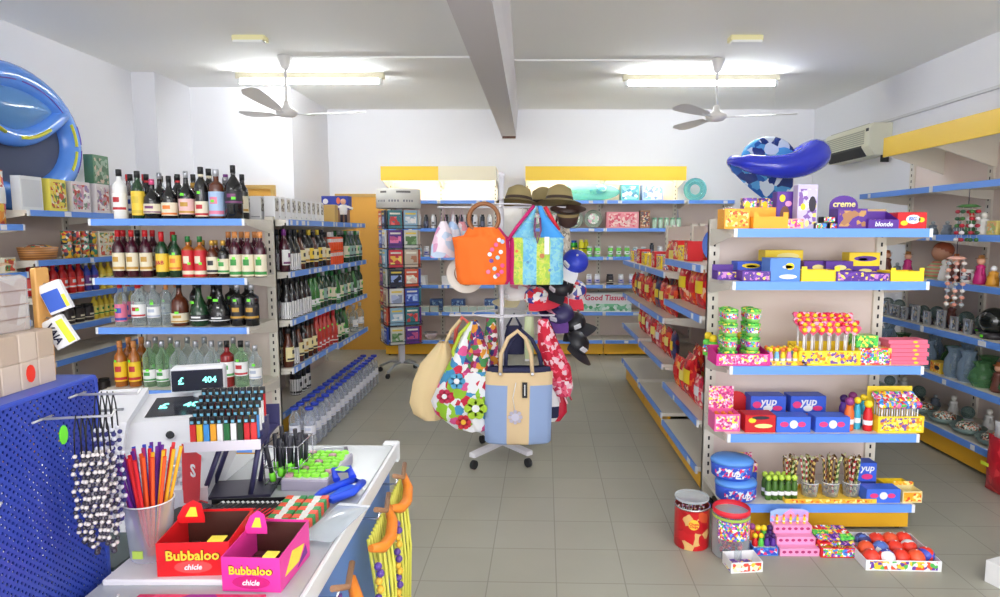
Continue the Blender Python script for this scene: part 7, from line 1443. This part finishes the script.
# cartons on the stand
closed('cardp', .036, .10, .044, C(206, 188, 172), None, 'small beige carton', 'carton', 'carton')
closed('cardr', .036, .10, .044, C(206, 188, 172), None, 'small beige carton with red dot', 'carton', 'carton', deco=[(C(240, 60, 40), .25, .75, .2, .85)])
closed('cardq', .036, .10, .044, C(190, 170, 152), None, 'small beige carton', 'carton', 'carton')
for c in range(2):
    for a in range(7):
        key = 'cardr' if (a == 5 and c == 0) else ('cardp', 'cardq')[(a + c) % 2]
        PK[key].put((-.842, .815 + a * .0375, 1.3025 + c * .0445), H2, 'small beige carton, %s from near end, %s layer on the perforated stand' % (nth(a), ('lower', 'upper')[c]), 'beige cartons on the perforated stand')
wp = pr('wrapped_cartons', [(206, 180, 166), (190, 160, 150), (216, 200, 190), (206, 180, 166)], 16, .15)
Proto('wrapped_pack', 'pack', MB().cbox(-.12, .12, -.045, .045, 0, .088, wp, .004), [('film', MB().cbox(-.1212, .1212, -.0462, .0462, .0, .0892, clear('shrink_film', (244, 244, 246), .12), .005), None), ('carton_lines', MB().box(-.118, .118, -.0472, -.0464, .020, .0212, C(150, 120, 110)).box(-.118, .118, -.0472, -.0464, .042, .0432, C(150, 120, 110)).box(-.118, .118, -.0472, -.0464, .064, .0652, C(150, 120, 110)), None)]).put((-.862, .925, 1.3918), H2, 'shrink wrapped pack of small cartons on top of the beige cartons')
tissue = MB().grid(lambda u, v: (-.10 + .20 * u, -.04 + .08 * v, .010 + .012 * math.sin(u * 9) * math.sin(v * 7 + 1)), 12, 6, mat('peach_film', (250, 214, 180), .3))
Proto('plastic_wrap', 'wrap', tissue, [('fold', MB().tube([(-.09, -.03, .008), (0, -.035, .016), (.09, -.02, .010)], .005, WHT, 6), None)]).put((-.862, .925, 1.483), H2, 'crumpled peach plastic on top of the wrapped pack')
och2 = ob('wooden_board', MB().cbox(-.832, -.822, 1.068, 1.10, 1.3025, 1.49, C(214, 160, 90), .002), label='narrow upright wooden board beside the stacked cartons on the stand', cat='board')
def leaning(lab, loc, rot, m, deco, text=None, w=.036, h=.052, d=.014):
    o = ob('card_pack', MB().cbox(-w / 2, w / 2, -d / 2, d / 2, -h / 2, h / 2, m, .002), loc=loc, rot=rot, label=lab, cat='card pack')
    for c, x0, x1, z0, z1 in deco: ob('printed_patch', MB().box(x0, x1, -d / 2 - .0008, -d / 2, z0, z1, c), o)
    if text: ob('lettering', text_mb(text, .0165, C(30, 30, 60)), o, loc=(-.006, -d / 2 - .0014, 0), rot=(0, R(90), 0))
leaning('white, blue and yellow card pack tilted on the wooden board', (-.803, 1.085, 1.440), (0, R(-22), R(10)), C(226, 226, 230), [(C(50, 90, 190), -.016, .012, -.022, .012), (C(236, 226, 60), .012, .0175, -.022, .0)])
leaning('white and lime card pack with dark letters tilted below the blue pack', (-.800, 1.085, 1.380), (0, R(-28), R(10)), C(236, 236, 238), [(C(214, 226, 60), .006, .0175, -.024, .018)], 'VAJA')
ob('hook', MB().tube([(-.822, 1.085, 1.462), (-.795, 1.085, 1.463)], .0018, hkm, 5), och2); ob('hook', MB().tube([(-.822, 1.085, 1.404), (-.792, 1.085, 1.405)], .0018, hkm, 5), och2)
# loose sweets in bags on the stand top
for k, (c, nme) in enumerate(((P_GRN, 'green'), (P_MIX, 'mixed'), (pr('pack_white_purple', [(236, 236, 240), (150, 130, 200), (200, 220, 160)], 40), 'white and purple'))):
    Proto('sweet_packet', 'sweet packet', pillow(.09, .12, .022, c), [('seal', MB().box(-.04, .04, -.002, .002, .118, .126, WHT), None)]).put((-1.15 + k * .10, .98 - .02 * k, 1.3145), rot=(R(-90), 0, R(20 * k - 10)), label='%s sweet packet lying on the stand before the cartons' % nme)
Proto('mint_box', 'box', MB().cbox(-.04, .04, -.02, .02, 0, .05, C(236, 240, 236), .002), [('green_band', MB().box(-.0402, .0402, -.0207, -.0201, .0, .02, C(120, 210, 180)), None), ('dark_letter', MB().box(-.03, -.015, -.0207, -.0201, .026, .044, C(90, 30, 60)), None)]).put((-1.02, .90, 1.3225), 0, 'small white and mint box at the front of the stand', scale=.9) if False else None
# ------------------------------------------------------------------ background fixtures near the lines of sight
